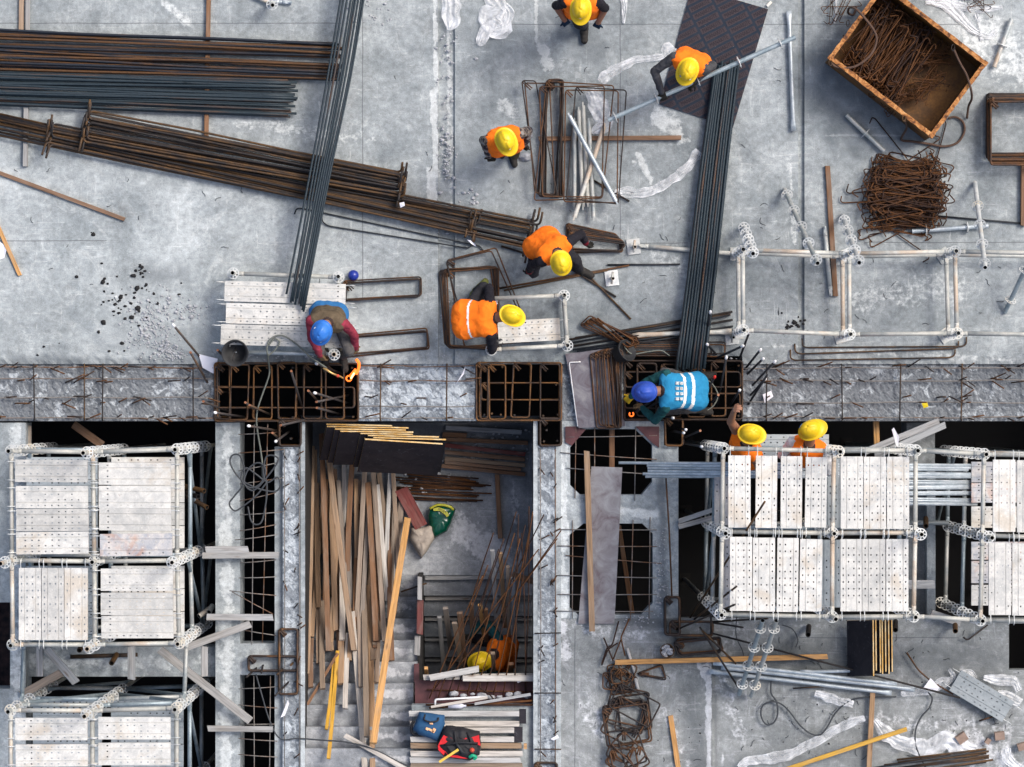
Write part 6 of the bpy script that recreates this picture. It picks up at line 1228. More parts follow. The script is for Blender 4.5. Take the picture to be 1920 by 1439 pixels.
# stamped plywood on the upper slab
pts = [W(1291, -40, 0), W(1440, 18, 0), W(1374, 240, 0), W(1236, 196, 0)]; pts[0] = W(1297, -24, 0)
sheet = MB().prism([p.xy for p in pts][::-1], .003, .021).build('plywood_sheet', 'blue_plywood', None, 'blue black plywood sheet stamped with rows of a reddish word, under the tube carrying worker', 'plywood sheet')
def text_mesh(s_, size):
    cu = bpy.data.curves.new('t', 'FONT'); cu.body = s_; cu.size = size; cu.align_x = 'CENTER'; cu.align_y = 'CENTER'; o = bpy.data.objects.new('t', cu); COL.objects.link(o)
    dg = bpy.context.evaluated_depsgraph_get(); me = bpy.data.meshes.new_from_object(o.evaluated_get(dg)); v = [tuple(x.co) for x in me.vertices]; f_ = [tuple(p.vertices) for p in me.polygons]
    bpy.data.objects.remove(o); return v, f_
tv, tf = text_mesh('MANAKITE', .075)
def inside(p, poly):
    return all((poly[(i+1) % 4]-poly[i]).cross(p-poly[i]) <= 0 for i in range(4))
def clip(q):
    q = [Vector(p) for p in q]
    for i in range(4):
        a, b = poly2[i], poly2[(i+1) % 4]; out = []; sd = lambda p: -(b-a).cross(p-a)
        for k in range(len(q)):
            p, r = q[k], q[(k+1) % len(q)]
            if sd(p) >= 0: out.append(p)
            if sd(p)*sd(r) < 0: out.append(p+(r-p)*(sd(p)/(sd(p)-sd(r))))
        q = out
        if not q: break
    return q
poly2 = [Vector(p.xy) for p in pts]; word = MB(); panel = MB(); ang = R(27); cd_, sd_ = math.cos(ang), math.sin(ang)
e1 = Vector((cd_, sd_)); org = Vector(W(1348, 78, 0).xy)
rowd = Vector(W(1352, 56, 0).xy)-Vector(W(1345, 42.5, 0).xy); cold = Vector(W(1400, 27, 0).xy)-Vector(W(1345, 28, 0).xy)
for i in range(-14, 16):
    for j in range(-3, 4):
        c = org+rowd*i+cold*j
        def tr(v, sx=1.0): return (c.x+(v[0]*cd_-v[1]*sd_), c.y+(v[0]*sd_+v[1]*cd_))
        q = [tr((sx*.135, sy*.032)) for sx, sy in ((-1, -1), (1, -1), (1, 1), (-1, 1))]
        q = clip(q)
        if len(q) > 2: panel.add([(p[0], p[1], .0225) for p in q], [tuple(range(len(q)))])
        wv = [(*tr((v[0]*.62, v[1]*.9)), .0245) for v in tv]; okv = [inside(Vector(p[:2]), poly2) for p in wv]
        word.add(wv, [f_ for f_ in tf if all(okv[k] for k in f_)])
pn = panel.build('stamp', 'ply_stamp', sheet); wdm = word.build('lettering', 'ply_stamp_dark', sheet)
for q in (pn, wdm): q.matrix_parent_inverse = Matrix.Translation(-sheet.location)
GF = 'formwork sheets'
MB().prism([W(*p, 0).xy for p in [(1060, 664), (1085, 803), (1172, 799), (1150, 652)]], .02, .04).build('formwork_sheet', 'purple_plywood', None, 'purple grey formwork sheet with a white bent rod, between the middle and right cages', 'formwork sheet', GF)
MB().prism([W(*p, 0).xy for p in [(1109, 875), (1084, 1170), (1152, 1170), (1167, 877)]], -.03, -.01).build('formwork_sheet', 'dusty_plywood', None, 'dusty tapered formwork sheet laid over both chamfered openings', 'formwork sheet', GF)
for (pl, lab) in [([(1060, 800), (1078, 800), (1098, 806), (1072, 836), (1060, 830)], 'maroon plywood corner piece left of the upper chamfered opening'), ([(1192, 800), (1236, 800), (1236, 840), (1224, 832)], 'maroon plywood corner piece right of the upper chamfered opening')]:
    MB().prism([W(*p, 0).xy for p in pl][::-1], -.03, -.012).build('formwork_sheet', 'maroon_plywood', None, lab, 'formwork sheet', GF)
bar('rod', fillet([W(1089, 679, .06), W(1067, 680, .06), W(1083, 800, .06)], .02, 3), .006, 'white_rod', 'white bent rod along the edge of the purple formwork sheet', 'rod', None)
# slatted platform with bags
GSl = 'slats of the platform at the bottom'
for i, (y, x0, x1, m) in enumerate([(1338, 767, 974, 'pale_timber'), (1357, 769, 974, 'pale_timber'), (1369, 800, 964, 'pale_timber'), (1386, 770, 964, 'pale_timber'), (1398, 770, 978, 'site_timber'), (1413, 770, 980, 'pale_timber'), (1425, 769, 976, 'pale_timber'), (1436, 770, 980, 'site_timber'), (1450, 770, 980, 'pale_timber')]):
    tmb((x0, y), -.03, (x1, y), -.03, 10.5, .06, m, f'pale slat of the platform the tool bags stand on, number {"one two three four five six seven eight nine".split()[i]} from the top', 'slat', 'timber', GSl)
for (x, y, w_, h_) in ((980, 1343, 13, 27), (972, 1377, 16, 28), (985, 1399, 6, 10)):
    c = W(x, y, -.03); mb = MB().box(c+Vector((0, 0, .03)), (w_/S, h_/S, .06)); mb.build('packing_block', 'film_plywood' if w_ > 8 else 'orange_timber', None, 'dark scuffed block at the right ends of the platform slats' if w_ > 8 else 'small orange block at the right ends of the platform slats', 'block', 'blocks at the slat ends')
bar('rebar', [W(798, 1322, -.05), W(1000, 1322, -.05)], .012, 'rust_tie', 'rusty bar lying just above the slatted platform, lower one', 'rebar', 'bars above the slatted platform')
bar('rebar', [W(805, 1328, -.05), W(1000, 1314, -.05)], .012, 'rust_tie', 'rusty bar lying just above the slatted platform, slanting one', 'rebar', 'bars above the slatted platform')
bar('rod', fillet([W(816, 1322, .0), W(816, 1312, .0), W(914, 1307, .0)], .02, 3), .012, 'white_rod', 'white plaster covered bent bar above the slatted platform', 'rod', None)
tmb((808, 1326), .0, (914, 1308), .0, 5, .02, 'pale_timber', 'thin pale lath aslant above the slatted platform'); tmb((890, 1320), .0, (995, 1302), .0, 5, .02, 'dusty_timber', 'thin grey lath aslant above the slatted platform')
mb = MB(); c = W(857, 1324, -.02); Mx = Matrix.Rotation(R(90), 3, 'Y'); mb.lathe([(.001, -.10), (.03, -.10), (.032, .05), (.014, .08), (.014, .105), (.001, .105)], c, 12, Mx); mb.build('bottle', 'clear_bottle', None, 'clear plastic bottle lying above the slatted platform', 'bottle')
for i in range(9):
    x = 852+i*17; MB().blob(W(x, 1304+rs.uniform(-3, 6), -.26), rs.uniform(.02, .045), i, .5, 5, 0, (1.4, .8, .5)).build('concrete_chip', 'stone', None, 'grey concrete chip on the maroon sheet above the platform', 'chip', 'concrete chips on the maroon sheet')
bar('rebar', fillet([W(900, 1280, -.2), W(899, 1290, -.2), W(918, 1302, -.15), W(926, 1312, -.1)], .03, 3), .009, 'rust_tie', 'short crooked rusty bar on the maroon sheet', 'rebar', None)
MB().prism([W(*p, 0).xy for p in [(967, 1277), (973, 1274), (978, 1281), (971, 1284)]][::-1], -.24, -.236).build('paper_scrap', 'paper', None, 'small white scrap on the maroon sheet below the stair opening', 'paper', 'paper scraps')
# bags
def sack(name, outline, z, h, mat, label, cat, seed=0, parts=None):
    """soft bag: outline in photo pixels swelling to height h"""
    c = [sum(p[0] for p in outline)/len(outline), sum(p[1] for p in outline)/len(outline)]; mb = MB(); vs = []; fs = []; n = len(outline)*4
    ring = []
    for i in range(len(outline)):
        a, b = outline[i], outline[(i+1) % len(outline)]
        for k in range(4): t = k/4; ring.append((a[0]*(1-t)+b[0]*t, a[1]*(1-t)+b[1]*t))
    lv = [(1.0, 0), (1.04, .25), (1.0, .6), (.86, .86), (.6, .98), (.3, 1.0)]
    for s_, t in lv:
        for (x, y) in ring:
            nz = mnoise.noise(Vector((x*.09, y*.09, t*2+seed)))*.14
            vs.append(W(c[0]+(x-c[0])*s_*(1+nz*.4), c[1]+(y-c[1])*s_*(1+nz*.4), z+h*t*(1+nz)))
    for i in range(len(lv)-1):
        for k in range(n): fs.append((i*n+k, i*n+(k+1) % n, (i+1)*n+(k+1) % n, (i+1)*n+k))
    fs.append(tuple((len(lv)-1)*n+k for k in range(n))); mb.add(vs, fs, 0, True)
    return mb.build(name, mat, None, label, cat)
def sub(o, mb, name, mat): q = mb.build(name, mat, o); q.matrix_parent_inverse = Matrix.Translation(-o.location); return q
b1 = sack('tool_bag', [(787, 1336), (832, 1342), (834, 1358), (822, 1390), (786, 1377), (775, 1368)], .03, .16, 'bag_blue', 'blue cloth tool bag with orange emblem lying on the slatted platform', 'tool bag', 1)
sub(b1, MB().tube(spline([W(797, 1340, .18), W(796, 1350, .21), W(808, 1354, .22), W(820, 1352, .21), W(822, 1346, .19)], 5), .010, 6), 'handle', 'bag_black')
sub(b1, MB().tube(spline([W(776, 1352, .1), W(772, 1360, .09), W(772, 1374, .06), W(780, 1378, .06), W(785, 1370, .09)], 5), .016, 6), 'strap', 'bag_black')
em = MB()
for (pl) in [[(804, 1353), (812, 1354), (812, 1359), (806, 1358)], [(799, 1364), (806, 1366), (802, 1370), (798, 1368)], [(806, 1366), (812, 1370), (809, 1372), (803, 1369)], [(813, 1365), (818, 1368), (814, 1375), (809, 1373)], [(811, 1370), (814, 1371), (812, 1374), (810, 1373)]]: em.prism([W(*p, .2).xy for p in pl][::-1], .193, .204)
sub(b1, em, 'emblem', 'emblem_orange')
b2 = sack('tool_bag', [(836, 1361), (862, 1364), (898, 1372), (901, 1392), (898, 1415), (880, 1426), (832, 1418), (820, 1400), (826, 1380)], .03, .24, 'bag_black', 'red and black open tool bag with hammer lying on the slatted platform', 'tool bag', 4)
for i, pl in enumerate([[(826, 1388), (832, 1378), (844, 1384), (848, 1378), (850, 1392), (822, 1396)], [(856, 1382), (866, 1377), (876, 1384), (876, 1392), (856, 1392)], [(884, 1382), (898, 1378), (901, 1398), (892, 1394)], [(832, 1406), (838, 1402), (860, 1414), (878, 1418), (876, 1423), (842, 1419)], [(821, 1397), (830, 1396), (836, 1406), (832, 1416), (822, 1406)]]):
    m_ = MB(); c_ = (sum(p[0] for p in pl)/len(pl), sum(p[1] for p in pl)/len(pl)); m_.prism([W(*p, .2).xy for p in pl][::-1], .12, .262 if i < 3 else .235); sub(b2, m_, 'panel', 'bag_red')
sub(b2, MB().prism([W(*p, .2).xy for p in [(838, 1398), (896, 1396), (892, 1412), (848, 1412)]][::-1], .255, .272), 'opening', 'black_rubber')
sub(b2, MB().tube(spline([W(834, 1397, .27), W(860, 1393, .31), W(896, 1394, .28)], 5), .012, 6), 'handle', 'bag_black')
sub(b2, MB().tube(spline([W(852, 1370, .25), W(854, 1384, .29), W(855, 1396, .28)], 4), .013, 6), 'strap', 'bag_black'); sub(b2, MB().tube(spline([W(876, 1374, .25), W(882, 1386, .29), W(884, 1396, .28)], 4), .013, 6), 'strap', 'bag_black')
hm = empty('hammer', W(845, 1420, .27), 'hammer with yellow handle sticking out of the red and black tool bag', 'hammer')
M = axis(W(824, 1429, .24), W(862, 1404, .30)); L = (W(862, 1404, .3)-W(824, 1429, .24)).length
h1 = MB().box((L/2, 0, 0), (L, .028, .018)); h1.v = [tuple(M @ Vector(v)) for v in h1.v]; h1.build('handle', 'handle_yellow', hm)
h2 = MB().tube([(L, -.07, 0), (L, -.03, 0), (L, .03, 0), (L, .07, 0)], .018, 8); h2.v = [tuple(M @ Vector(v)) for v in h2.v]; h2.build('head', 'dark_bar', hm)
MB().blob(W(885, 1407, .29), .03, 2, .1, 6).build('pliers', 'red_paint', None, 'red tool grip in the open tool bag', 'tool'); MB().tube(spline([W(880, 1420, .26), W(886, 1417, .28), W(892, 1420, .26), W(888, 1424, .25)], 4), .02, 7).build('grip', 'tool_green', None, 'green tool grip at the rim of the open tool bag', 'tool')
b3 = sack('bag', [(772, 990), (788, 990), (812, 985), (814, 1010), (800, 1034), (790, 1046), (780, 1030), (768, 1010)], ZP, .18, 'burlap', 'pale sack lying under the red brown board on the pit floor', 'sack', 7)
b4 = sack('bag', [(805, 955), (820, 946), (845, 948), (853, 956), (846, 980), (838, 996), (815, 1008), (808, 996), (802, 968)], ZP, .16, 'green_plastic', 'crumpled green plastic bag with yellow print on the pit floor', 'bag', 9)
pr = MB()
for k in range(9):
    a0, a1 = R(200-k*9), R(200-(k+1)*9)
yb = [(812, 954), (822, 951.5), (832, 955), (840, 962), (842, 967), (838, 970), (833, 964), (825, 958.5), (813, 958)]
pr.prism([W(*p, ZP+.19).xy for p in yb][::-1], ZP+.14, ZP+.188)
ob = sub(b4, pr, 'label_band', 'yellow_print')
tv2, tf2 = text_mesh('BELSEY', .045); lt = MB(); M2 = Matrix.Translation(W(829, 958, ZP+.190)) @ Matrix.Rotation(R(-28), 4, 'Z') @ Matrix.Diagonal((.75, .8, 1, 1)); lt.add([M2 @ Vector(v) for v in tv2], tf2); sub(b4, lt, 'lettering', 'black_rubber')
sub(b4, MB().tube(spline([W(806, 954, ZP+.14), W(822, 947, ZP+.15), W(842, 950, ZP+.15), W(850, 956, ZP+.12)], 4), .016, 6), 'printed_hem', 'yellow_print')
# ---------------------------------------------------------------- skip with scrap ties
BA, BB, BC, BD = (1554, 108), (1748, 258), (1851, 119), (1657, -31)
zr = .62
ring_o = [W(*p, zr) for p in (BA, BB, BC, BD)]; cen = sum(ring_o, Vector())/4
def inset(k, z): return [Vector((*(cen+(p-cen)*k).xy, z)) for p in ring_o]
sk = empty('skip', Vector((cen.x, cen.y, 0)), 'rusty open steel skip with orange rim, half full of bent ties, top right', 'skip')
o4, i4 = inset(.985, .0), inset(.955, .05); ot, it = inset(.985, zr-.03), inset(.955, zr-.03)
mb = MB(); mb.add(o4+ot, [(k, (k+1) % 4, 4+(k+1) % 4, 4+k) for k in range(4)]); mb.add(i4+it, [(k, 4+k, 4+(k+1) % 4, (k+1) % 4) for k in range(4)]); mb.add(i4, [(0, 1, 2, 3)]); mb.add(o4, [(3, 2, 1, 0)]); mb.build('body', 'rust_sheet', sk)
mb = MB()
for k in range(4):
    a, b = inset(.972, zr-.02)[k], inset(.972, zr-.02)[(k+1) % 4]; Mx = axis(a, b); L = (b-a).length; t = MB()
    n_ = 24; rb2 = random.Random(k); vs = []; fs = []
    for q in range(n_+1):
        x = -.03+(L+.06)*q/n_; w1, w2 = .024+rb2.uniform(-.004, .004), .024+rb2.uniform(-.004, .004)
        for y, z in ((-w1, -.03), (w2, -.03), (w2, .02), (-w1, .02)): vs.append(Mx @ Vector((x, y, z+.002*k)))
    for q in range(n_):
        for e in range(4): fs.append((q*4+e, q*4+(e+1) % 4, (q+1)*4+(e+1) % 4, (q+1)*4+e))
    fs += [(3, 2, 1, 0), tuple(n_*4+e for e in range(4))]; MB().add(vs, fs).build('rim', 'bin_rim', sk)
for (x, y) in ((1557, 118), (1695, 222), (1787, 90), (1590, 44)):
    MB().tube([W(x+3*math.cos(t), y+6*math.sin(t), zr+.03+.04*math.sin(t)) for t in np.linspace(0, 2*math.pi, 13)[:-1]], .006, 6, closed=True).build('shackle', 'brown_bar', sk)
GK = 'scrap ties in the skip'
u = (W(*BB, 0)-W(*BA, 0)).normalized(); v_ = (W(*BD, 0)-W(*BA, 0)).normalized()
for i in range(84):
    s_ = rs.uniform(.09, .60); t = rs.uniform(.38, .62); p = W(*BA, 0)+(W(*BB, 0)-W(*BA, 0))*s_+(W(*BD, 0)-W(*BA, 0))*t
    p = W(*BA, zr)*(1-s_-t)+W(*BB, zr)*s_+W(*BD, zr)*t
    M = Matrix.Translation((p.x, p.y, .16+.34*rs.random()*(1-s_*.5))) @ Matrix.Scale(rs.uniform(.85, 1.1), 4) @ Matrix.Rotation(math.atan2(v_.y, v_.x)+.06+max(-.28, min(.28, rs.gauss(0, .16))), 4, 'Z') @ Matrix.Rotation(rs.gauss(0, .08), 4, 'Y') @ Matrix.Rotation(rs.uniform(-.6, .6), 4, 'X')
    inst(TM[i % 10], 'tie_bar', M, None, 'thin rusty bent tie bar lying in the skip', 'tie bar', GK)
for (cx, cy, n_) in ((1690, 182, 11), (1738, 160, 11), (1750, 112, 10)):
    for i in range(n_):
        M = Matrix.Translation(W(cx+rs.uniform(-12, 12), cy+rs.uniform(-12, 12), .2+rs.uniform(0, .12))) @ Matrix.Rotation(rs.uniform(-.3, 1.1)+math.atan2(v_.y, v_.x)-.8, 4, 'Z') @ Matrix.Rotation(rs.gauss(.3, .25), 4, 'Y') @ Matrix.Rotation(rs.uniform(-2, 2), 4, 'X') @ Matrix.Scale(.62, 4)
        inst(TM[(i*7) % 10], 'tie_bar', M, None, 'small dark tie bar in one of the tied clumps inside the skip', 'tie bar', 'clumped ties in the skip')
for i in range(9):
    M = Matrix.Translation(W(1573+rs.uniform(-24, 22), 6+rs.uniform(-12, 14), .03+.06*rs.random())) @ Matrix.Rotation(rs.uniform(0, 3), 4, 'Z') @ Matrix.Rotation(rs.uniform(-.3, .3), 4, 'X') @ Matrix.Scale(.6, 4); inst(TM[i % 10], 'tie_bar', M, None, 'rusty bent tie bar on the slab left of the skip at the top edge', 'tie bar', 'ties left of the skip')
for i in range(8):
    M = Matrix.Translation(W(1834+rs.uniform(-14, 14), 2+rs.uniform(-10, 14), .03+.05*rs.random())) @ Matrix.Rotation(rs.uniform(0, 3), 4, 'Z') @ Matrix.Rotation(rs.uniform(-.3, .3), 4, 'X') @ Matrix.Scale(.5, 4); inst(TM[i % 10], 'tie_bar', M, None, 'rusty bent tie bar in the small clump at the top right edge', 'tie bar', 'ties at the top right edge')
L_ = []
for i in range(110):
    s_ = rs.uniform(.10, .58); t = rs.uniform(.40, .60); p = W(*BA, zr)*(1-s_-t)+W(*BB, zr)*s_+W(*BD, zr)*t
    L_.append(Matrix.Translation((p.x, p.y, .08+.26*rs.random())) @ Matrix.Scale(.95, 4) @ Matrix.Rotation(math.atan2(v_.y, v_.x)+.06+max(-.25, min(.25, rs.gauss(0, .16))), 4, 'Z') @ Matrix.Rotation(rs.uniform(-.5, .5), 4, 'X'))
for (cx, cy, n_) in ((1690, 182, 22), (1738, 160, 20), (1750, 112, 18)):
    for i in range(n_): L_.append(Matrix.Translation(W(cx+rs.uniform(-12, 12), cy+rs.uniform(-12, 12), .15+rs.uniform(0, .12))) @ Matrix.Rotation(rs.uniform(-.3, 1.1)+math.atan2(v_.y, v_.x)-.8, 4, 'Z') @ Matrix.Rotation(rs.gauss(.3, .25), 4, 'Y') @ Matrix.Rotation(rs.uniform(-2, 2), 4, 'X') @ Matrix.Scale(.5, 4))
tie_mass('mass of rusty bent ties filling the lower part of the skip', L_)
GRp = 'ropes of the skip'
for (pts, lab) in [([(1557, 118, .62), (1570, 126, .60), (1600, 126, .62), (1628, 108, .62), (1642, 84, .60), (1640, 60, .62), (1612, 24, .70), (1595, 14, .5), (1590, 24, .1), (1600, 28, .05), (1606, 12, .05)], 'worn brown rope looping over the left corner of the skip'), ([(1788, 92, .64), (1795, 108, .58), (1803, 124, .55), (1812, 140, .55), (1820, 165, .66), (1822, 185, .4), (1816, 200, .15), (1813, 222, .03)], 'worn brown rope hanging over the right side of the skip'),
        ([(1696, 226, .6), (1700, 240, .3), (1690, 262, .03), (1712, 266, .03), (1740, 270, .03), (1770, 275, .03), (1795, 268, .03), (1808, 248, .03), (1806, 230, .03), (1792, 220, .03), (1778, 222, .03)], 'dark rope looping on the slab below the skip')]:
    o = bar('rope', spline([W(*p) for p in pts], 6), .0135, 'rope_brown', lab, 'rope', GRp, 7)
# ---------------------------------------------------------------- small things
def bucket(c, r, h, M, label, fill=None, mat='black_rubber'):
    mb = MB().lathe([(.001, 0), (r*.74, 0), (r*.97, h), (r*1.03, h), (r*1.03, h-.012), (r*1.0, h-.014), (r*.97, h-.002), (r*.93, h-.003), (r*.70, .012), (.001, .012)], c, 30, M)
    o = mb.build('bucket', mat, None, label, 'bucket', 'buckets')
    if fill:
        m2 = MB(); rb3 = random.Random(4)
        for i in range(34): a, q = rb3.uniform(0, 6.28), r*.82*math.sqrt(rb3.random()); m2.blob(Vector(c)+M @ Vector((q*math.cos(a), q*math.sin(a), h*.78)), rb3.uniform(.014, .026), i, .5, 5)
        sub(o, m2, 'rubble', fill)
    return o
bk = bucket(W(443, 660, .35), .148, .19, Matrix.Rotation(.10, 3, 'X'), 'round black rubber bucket on the lowest plank beside the squatting worker')
sub(bk, MB().tube([W(436, 676, .53), W(443, 652, .40)], .006, 6), 'stirring_rod', 'brown_bar')
bucket(W(1160, 666, .12), .125, .15, Matrix.Rotation(.75, 3, 'Y') @ Matrix.Rotation(-.35, 3, 'X'), 'tilted black rubber bucket above the purple formwork sheet')
bucket(W(1250, 1219, -.05), .080, .16, Matrix.Rotation(.0, 3, 'X'), 'small pail full of stone chips on the lower slab beside the tapered stirrups', 'stone', 'brown_bar')
bb = MB().lathe([(.001, 0), (.03, .0), (.052, .02), (.062, .055), (.056, .09), (.035, .112), (.012, .12), (.001, .121)], W(663, 517, 0), 26).build('ball', 'blue_ball', None, 'small deep blue ball shaped float beside the top plank', 'ball')
GPp = 'paper scraps'
def scrap(pl, z, lab, mat='paper'):
    m = MB(); P = [W(*p, z+.012*((i*7) % 3)) for i, p in enumerate(pl)]; m.add(P+[p-Vector((0, 0, .003)) for p in P], [tuple(range(len(P))), tuple(range(2*len(P)-1, len(P)-1, -1))]); m.build('paper_scrap', mat, None, lab, 'paper', GPp)
scrap([(372, 664), (408, 673), (406, 688), (400, 701), (380, 690)], .02, 'white paper sheet at the left corner of the rebar cage with the squatting worker')
scrap([(854, 721), (866, 702), (873, 687), (870, 702), (858, 716), (856, 722)], .03, 'narrow white torn strip on the pale lumpy beam')
scrap([(1430, 740), (1446, 733), (1450, 744), (1434, 756)], .03, 'white paper sheet on the lumpy beam right of the black capped bars')
scrap([(1728, 757), (1738, 754), (1741, 763), (1732, 766)], .02, 'small yellow wrapper on the lumpy beam at the right', 'yellow_wrapper')
scrap([(1730, 1292), (1745, 1272), (1762, 1290), (1755, 1298)], -.03, 'white crumpled paper with dark writing on the lower slab')
for q in ((879, 455), (750, 384)): scrap([(q[0]-3, q[1]-5), (q[0]+3, q[1]-4), (q[0]+12, q[1]+3), (q[0]+14, q[1]+8), (q[0]+4, q[1]+2)] if q[0] > 800 else [(q[0]-1, q[1]-3), (q[0]+8, q[1]-5), (q[0]+9, q[1]+2), (q[0]+1, q[1]+6)], .22, 'white paper tag on the lower bar bundle' if q[0] > 800 else 'white paper tag on the hooked ends of the upper brown bundle')
scrap([(-4, 452), (6, 458), (12, 470), (8, 484), (-4, 488)], .01, 'white scrap cut by the left edge'); scrap([(1032, 1386), (1046, 1378), (1048, 1384), (1038, 1389)], .01, 'white scrap on the lumpy strip right of the platform'); scrap([(526, 1346), (540, 1312), (542, 1320), (534, 1342)], .02, 'narrow white strip on the lumpy strip left of the stairs')
scrap([(1672, 806), (1676, 802), (1686, 820), (1684, 838), (1680, 834)], .6, 'white strip tied to the timber behind the right scaffold')
# torches, hoses and cables
def hot_loop(name, A, B, lab):
    pass
root = empty('cutting_torch', W(640, 700, .3), 'cutting torch in the squatting worker\'s hand, glowing at its end', 'cutting torch', 'cutting torches')
MB().tube([W(606, 690, .36), W(622, 700, .33), W(641, 708, .28)], .014, 8, r2=.010).build('handle', 'brass', root); MB().tube([W(631, 704, .31), W(635, 706, .30)], .018, 8).build('collar', 'red_paint', root); MB().tube([W(641, 708, .28), W(644, 710, .25)], .010, 8, r2=.004).build('nozzle', 'brass', root)
hb = empty('hot_bar', W(660, 690, .1), 'red hot bent bar end glowing beside the cutting torch', 'hot bar')
MB().tube(spline([W(668, 674, .18), W(673, 682, .16), W(672, 692, .14), W(668, 702, .12)], 5), .017, 8).build('glowing_bend', 'glow_hot', hb); MB().tube([W(668, 694, .13), W(658, 706, .10)], .024, 8).build('glowing_tip', 'glow_hot', hb); MB().tube(spline([W(664, 700, .16), W(658, 710, .14)], 3), .010, 8).build('flame', 'glow_white', hb); MB().tube([W(654+5*math.cos(t), 710+5*math.sin(t), .10) for t in np.linspace(0, 5.6, 10)], .009, 6).build('glowing_ring', 'glow_hot', hb)
root = empty('cutting_torch', W(1195, 768, .2), 'cutting torch in the kneeling worker\'s hand with small red glow', 'cutting torch', 'cutting torches')
MB().tube([W(1222, 752, .30), W(1205, 764, .26), W(1192, 773, .18)], .013, 8).build('handle', 'dark_bar', root); MB().tube([W(1206, 763, .28), W(1200, 768, .26)], .017, 8).build('collar', 'brass', root); MB().tube([W(1184+4*math.cos(t), 777+4*math.sin(t), .12) for t in np.linspace(-1, 4, 9)], .008, 6).build('glowing_tip', 'glow_hot', root)
GC = 'hoses and cables'
def cable(pts, z, r, mat, lab): bar('cable', spline([W(p[0], p[1], p[2] if len(p) > 2 else z) for p in pts], 6), r, mat, lab, 'hose', GC, 7)
cable([(612, 690, .36), (580, 668, .45), (555, 645, .46), (530, 630, .46), (510, 634, .46), (501, 650, .46), (502, 668, .42), (505, 690, .15), (504, 706, .12), (492, 740, .10), (483, 768, .08), (481, 790, .05), (483, 810, 0), (488, 840, -.0), (492, 870, .0), (493, 900, .0)], 0, .010, 'hose_grey', 'thin grey hose from the squatting worker over the cage into the dark slot')
cable([(502, 668), (516, 656), (524, 642), (514, 636), (504, 648)], .45, .009, 'hose_grey', 'small loop of grey hose on the lowest plank')
cable([(493, 900), (478, 888), (460, 878), (452, 900), (470, 915), (490, 905), (498, 880), (484, 868), (466, 880), (458, 905), (474, 920), (498, 898), (522, 862), (500, 856), (494, 890), (502, 905), (520, 895), (526, 910), (515, 922), (480, 915), (450, 898), (432, 870), (436, 854), (450, 855), (458, 880), (455, 910), (440, 930), (430, 945), (440, 958), (455, 950), (480, 930), (500, 905)], .02, .010, 'cable_rubber', 'tangled coil of dark cable over the dark slot')
cable([(465, 950), (470, 975), (480, 984), (492, 975), (500, 930), (500, 900)], .02, .010, 'cable_rubber', 'lower loop of dark cable in the dark slot')
cable([(480, 1265), (490, 1300), (505, 1350), (525, 1385), (560, 1385), (600, 1388), (650, 1392), (700, 1405), (750, 1430), (790, 1446)], .02, .009, 'cable_rubber', 'dark cable running over the stairs towards the slatted platform')
cable([(1446, 1278), (1446, 1300), (1456, 1316), (1458, 1340), (1450, 1356), (1436, 1358), (1427, 1342), (1430, 1324), (1446, 1316), (1464, 1320), (1480, 1334), (1500, 1360), (1520, 1376), (1538, 1378), (1552, 1362), (1566, 1338), (1590, 1316), (1620, 1308), (1680, 1307)], -.035, .0095, 'cable_rubber', 'dark cable with one loop lying on the lower slab')
cable([(1740, 1298), (1748, 1310), (1742, 1328), (1728, 1344), (1718, 1365), (1716, 1390), (1722, 1412), (1736, 1440)], -.035, .0095, 'cable_rubber', 'dark cable winding down to the bottom edge')
cable([(1302, 722), (1320, 712), (1335, 720), (1346, 740), (1340, 758), (1325, 770), (1300, 774)], .10, .008, 'hose_grey', 'thin hose loop behind the kneeling worker'); cable([(1170, 650), (1185, 664), (1215, 660), (1240, 658), (1256, 668)], .12, .008, 'hose_grey', 'thin hose from the tilted bucket towards the kneeling worker')
cable([(1383, 1142, .3), (1380, 1190, .05), (1392, 1220, -.03), (1395, 1235, -.03)], 0, .006, 'cable_rubber', 'thin dark wire by the left corner post of the right scaffold'); cable([(1466, 1172), (1486, 1180), (1496, 1200), (1492, 1214)], -.03, .006, 'cable_rubber', 'thin curved wire on the lower slab under the right scaffold')
# plastic film
GFm = 'crumpled plastic film'
def film(pts, lab, z=.015, seed=1):
    """pts: x, y, half width in photo pixels"""
    P = spline([Vector((p[0], p[1], p[2])) for p in pts], 7); mb = MB(); vs = []; fs = []; m = 21
    for i, p in enumerate(P):
        q, e = P[max(i-1, 0)], P[min(i+1, len(P)-1)]; d = Vector((e.x-q.x, e.y-q.y)).normalized(); s_ = Vector((-d.y, d.x))
        for k in range(m):
            t = (k/(m-1)*2-1); nz = mnoise.noise(Vector((p.x*.08, p.y*.08, seed+t*1.5))); n2 = mnoise.noise(Vector((p.x*.03+t*2.2, p.y*.03, seed*3)))
            w = p.z*(1+.45*mnoise.noise(Vector((p.x*.06, p.y*.06, seed+9*(t > 0)))))
            vs.append(W(p.x+s_.x*t*w+nz*2, p.y+s_.y*t*w, z+.020*abs(nz)+.020*max(0, n2)+.012*abs(math.sin(t*5.0+1.6*n2+seed))*(1-t*t*.6)+.004))
    for i in range(len(P)-1):
        for k in range(m-1): fs.append((i*m+k, i*m+k+1, (i+1)*m+k+1, (i+1)*m+k))
    mb.add(vs, fs, 0, True); mb.build('plastic_film', 'plastic_film', None, lab, 'plastic film', GFm)
film([(842, -25, 18), (845, 10, 18), (845, 40, 16), (842, 57, 5)], 'bundle of clear plastic film at the top edge over the floor joint', seed=1)
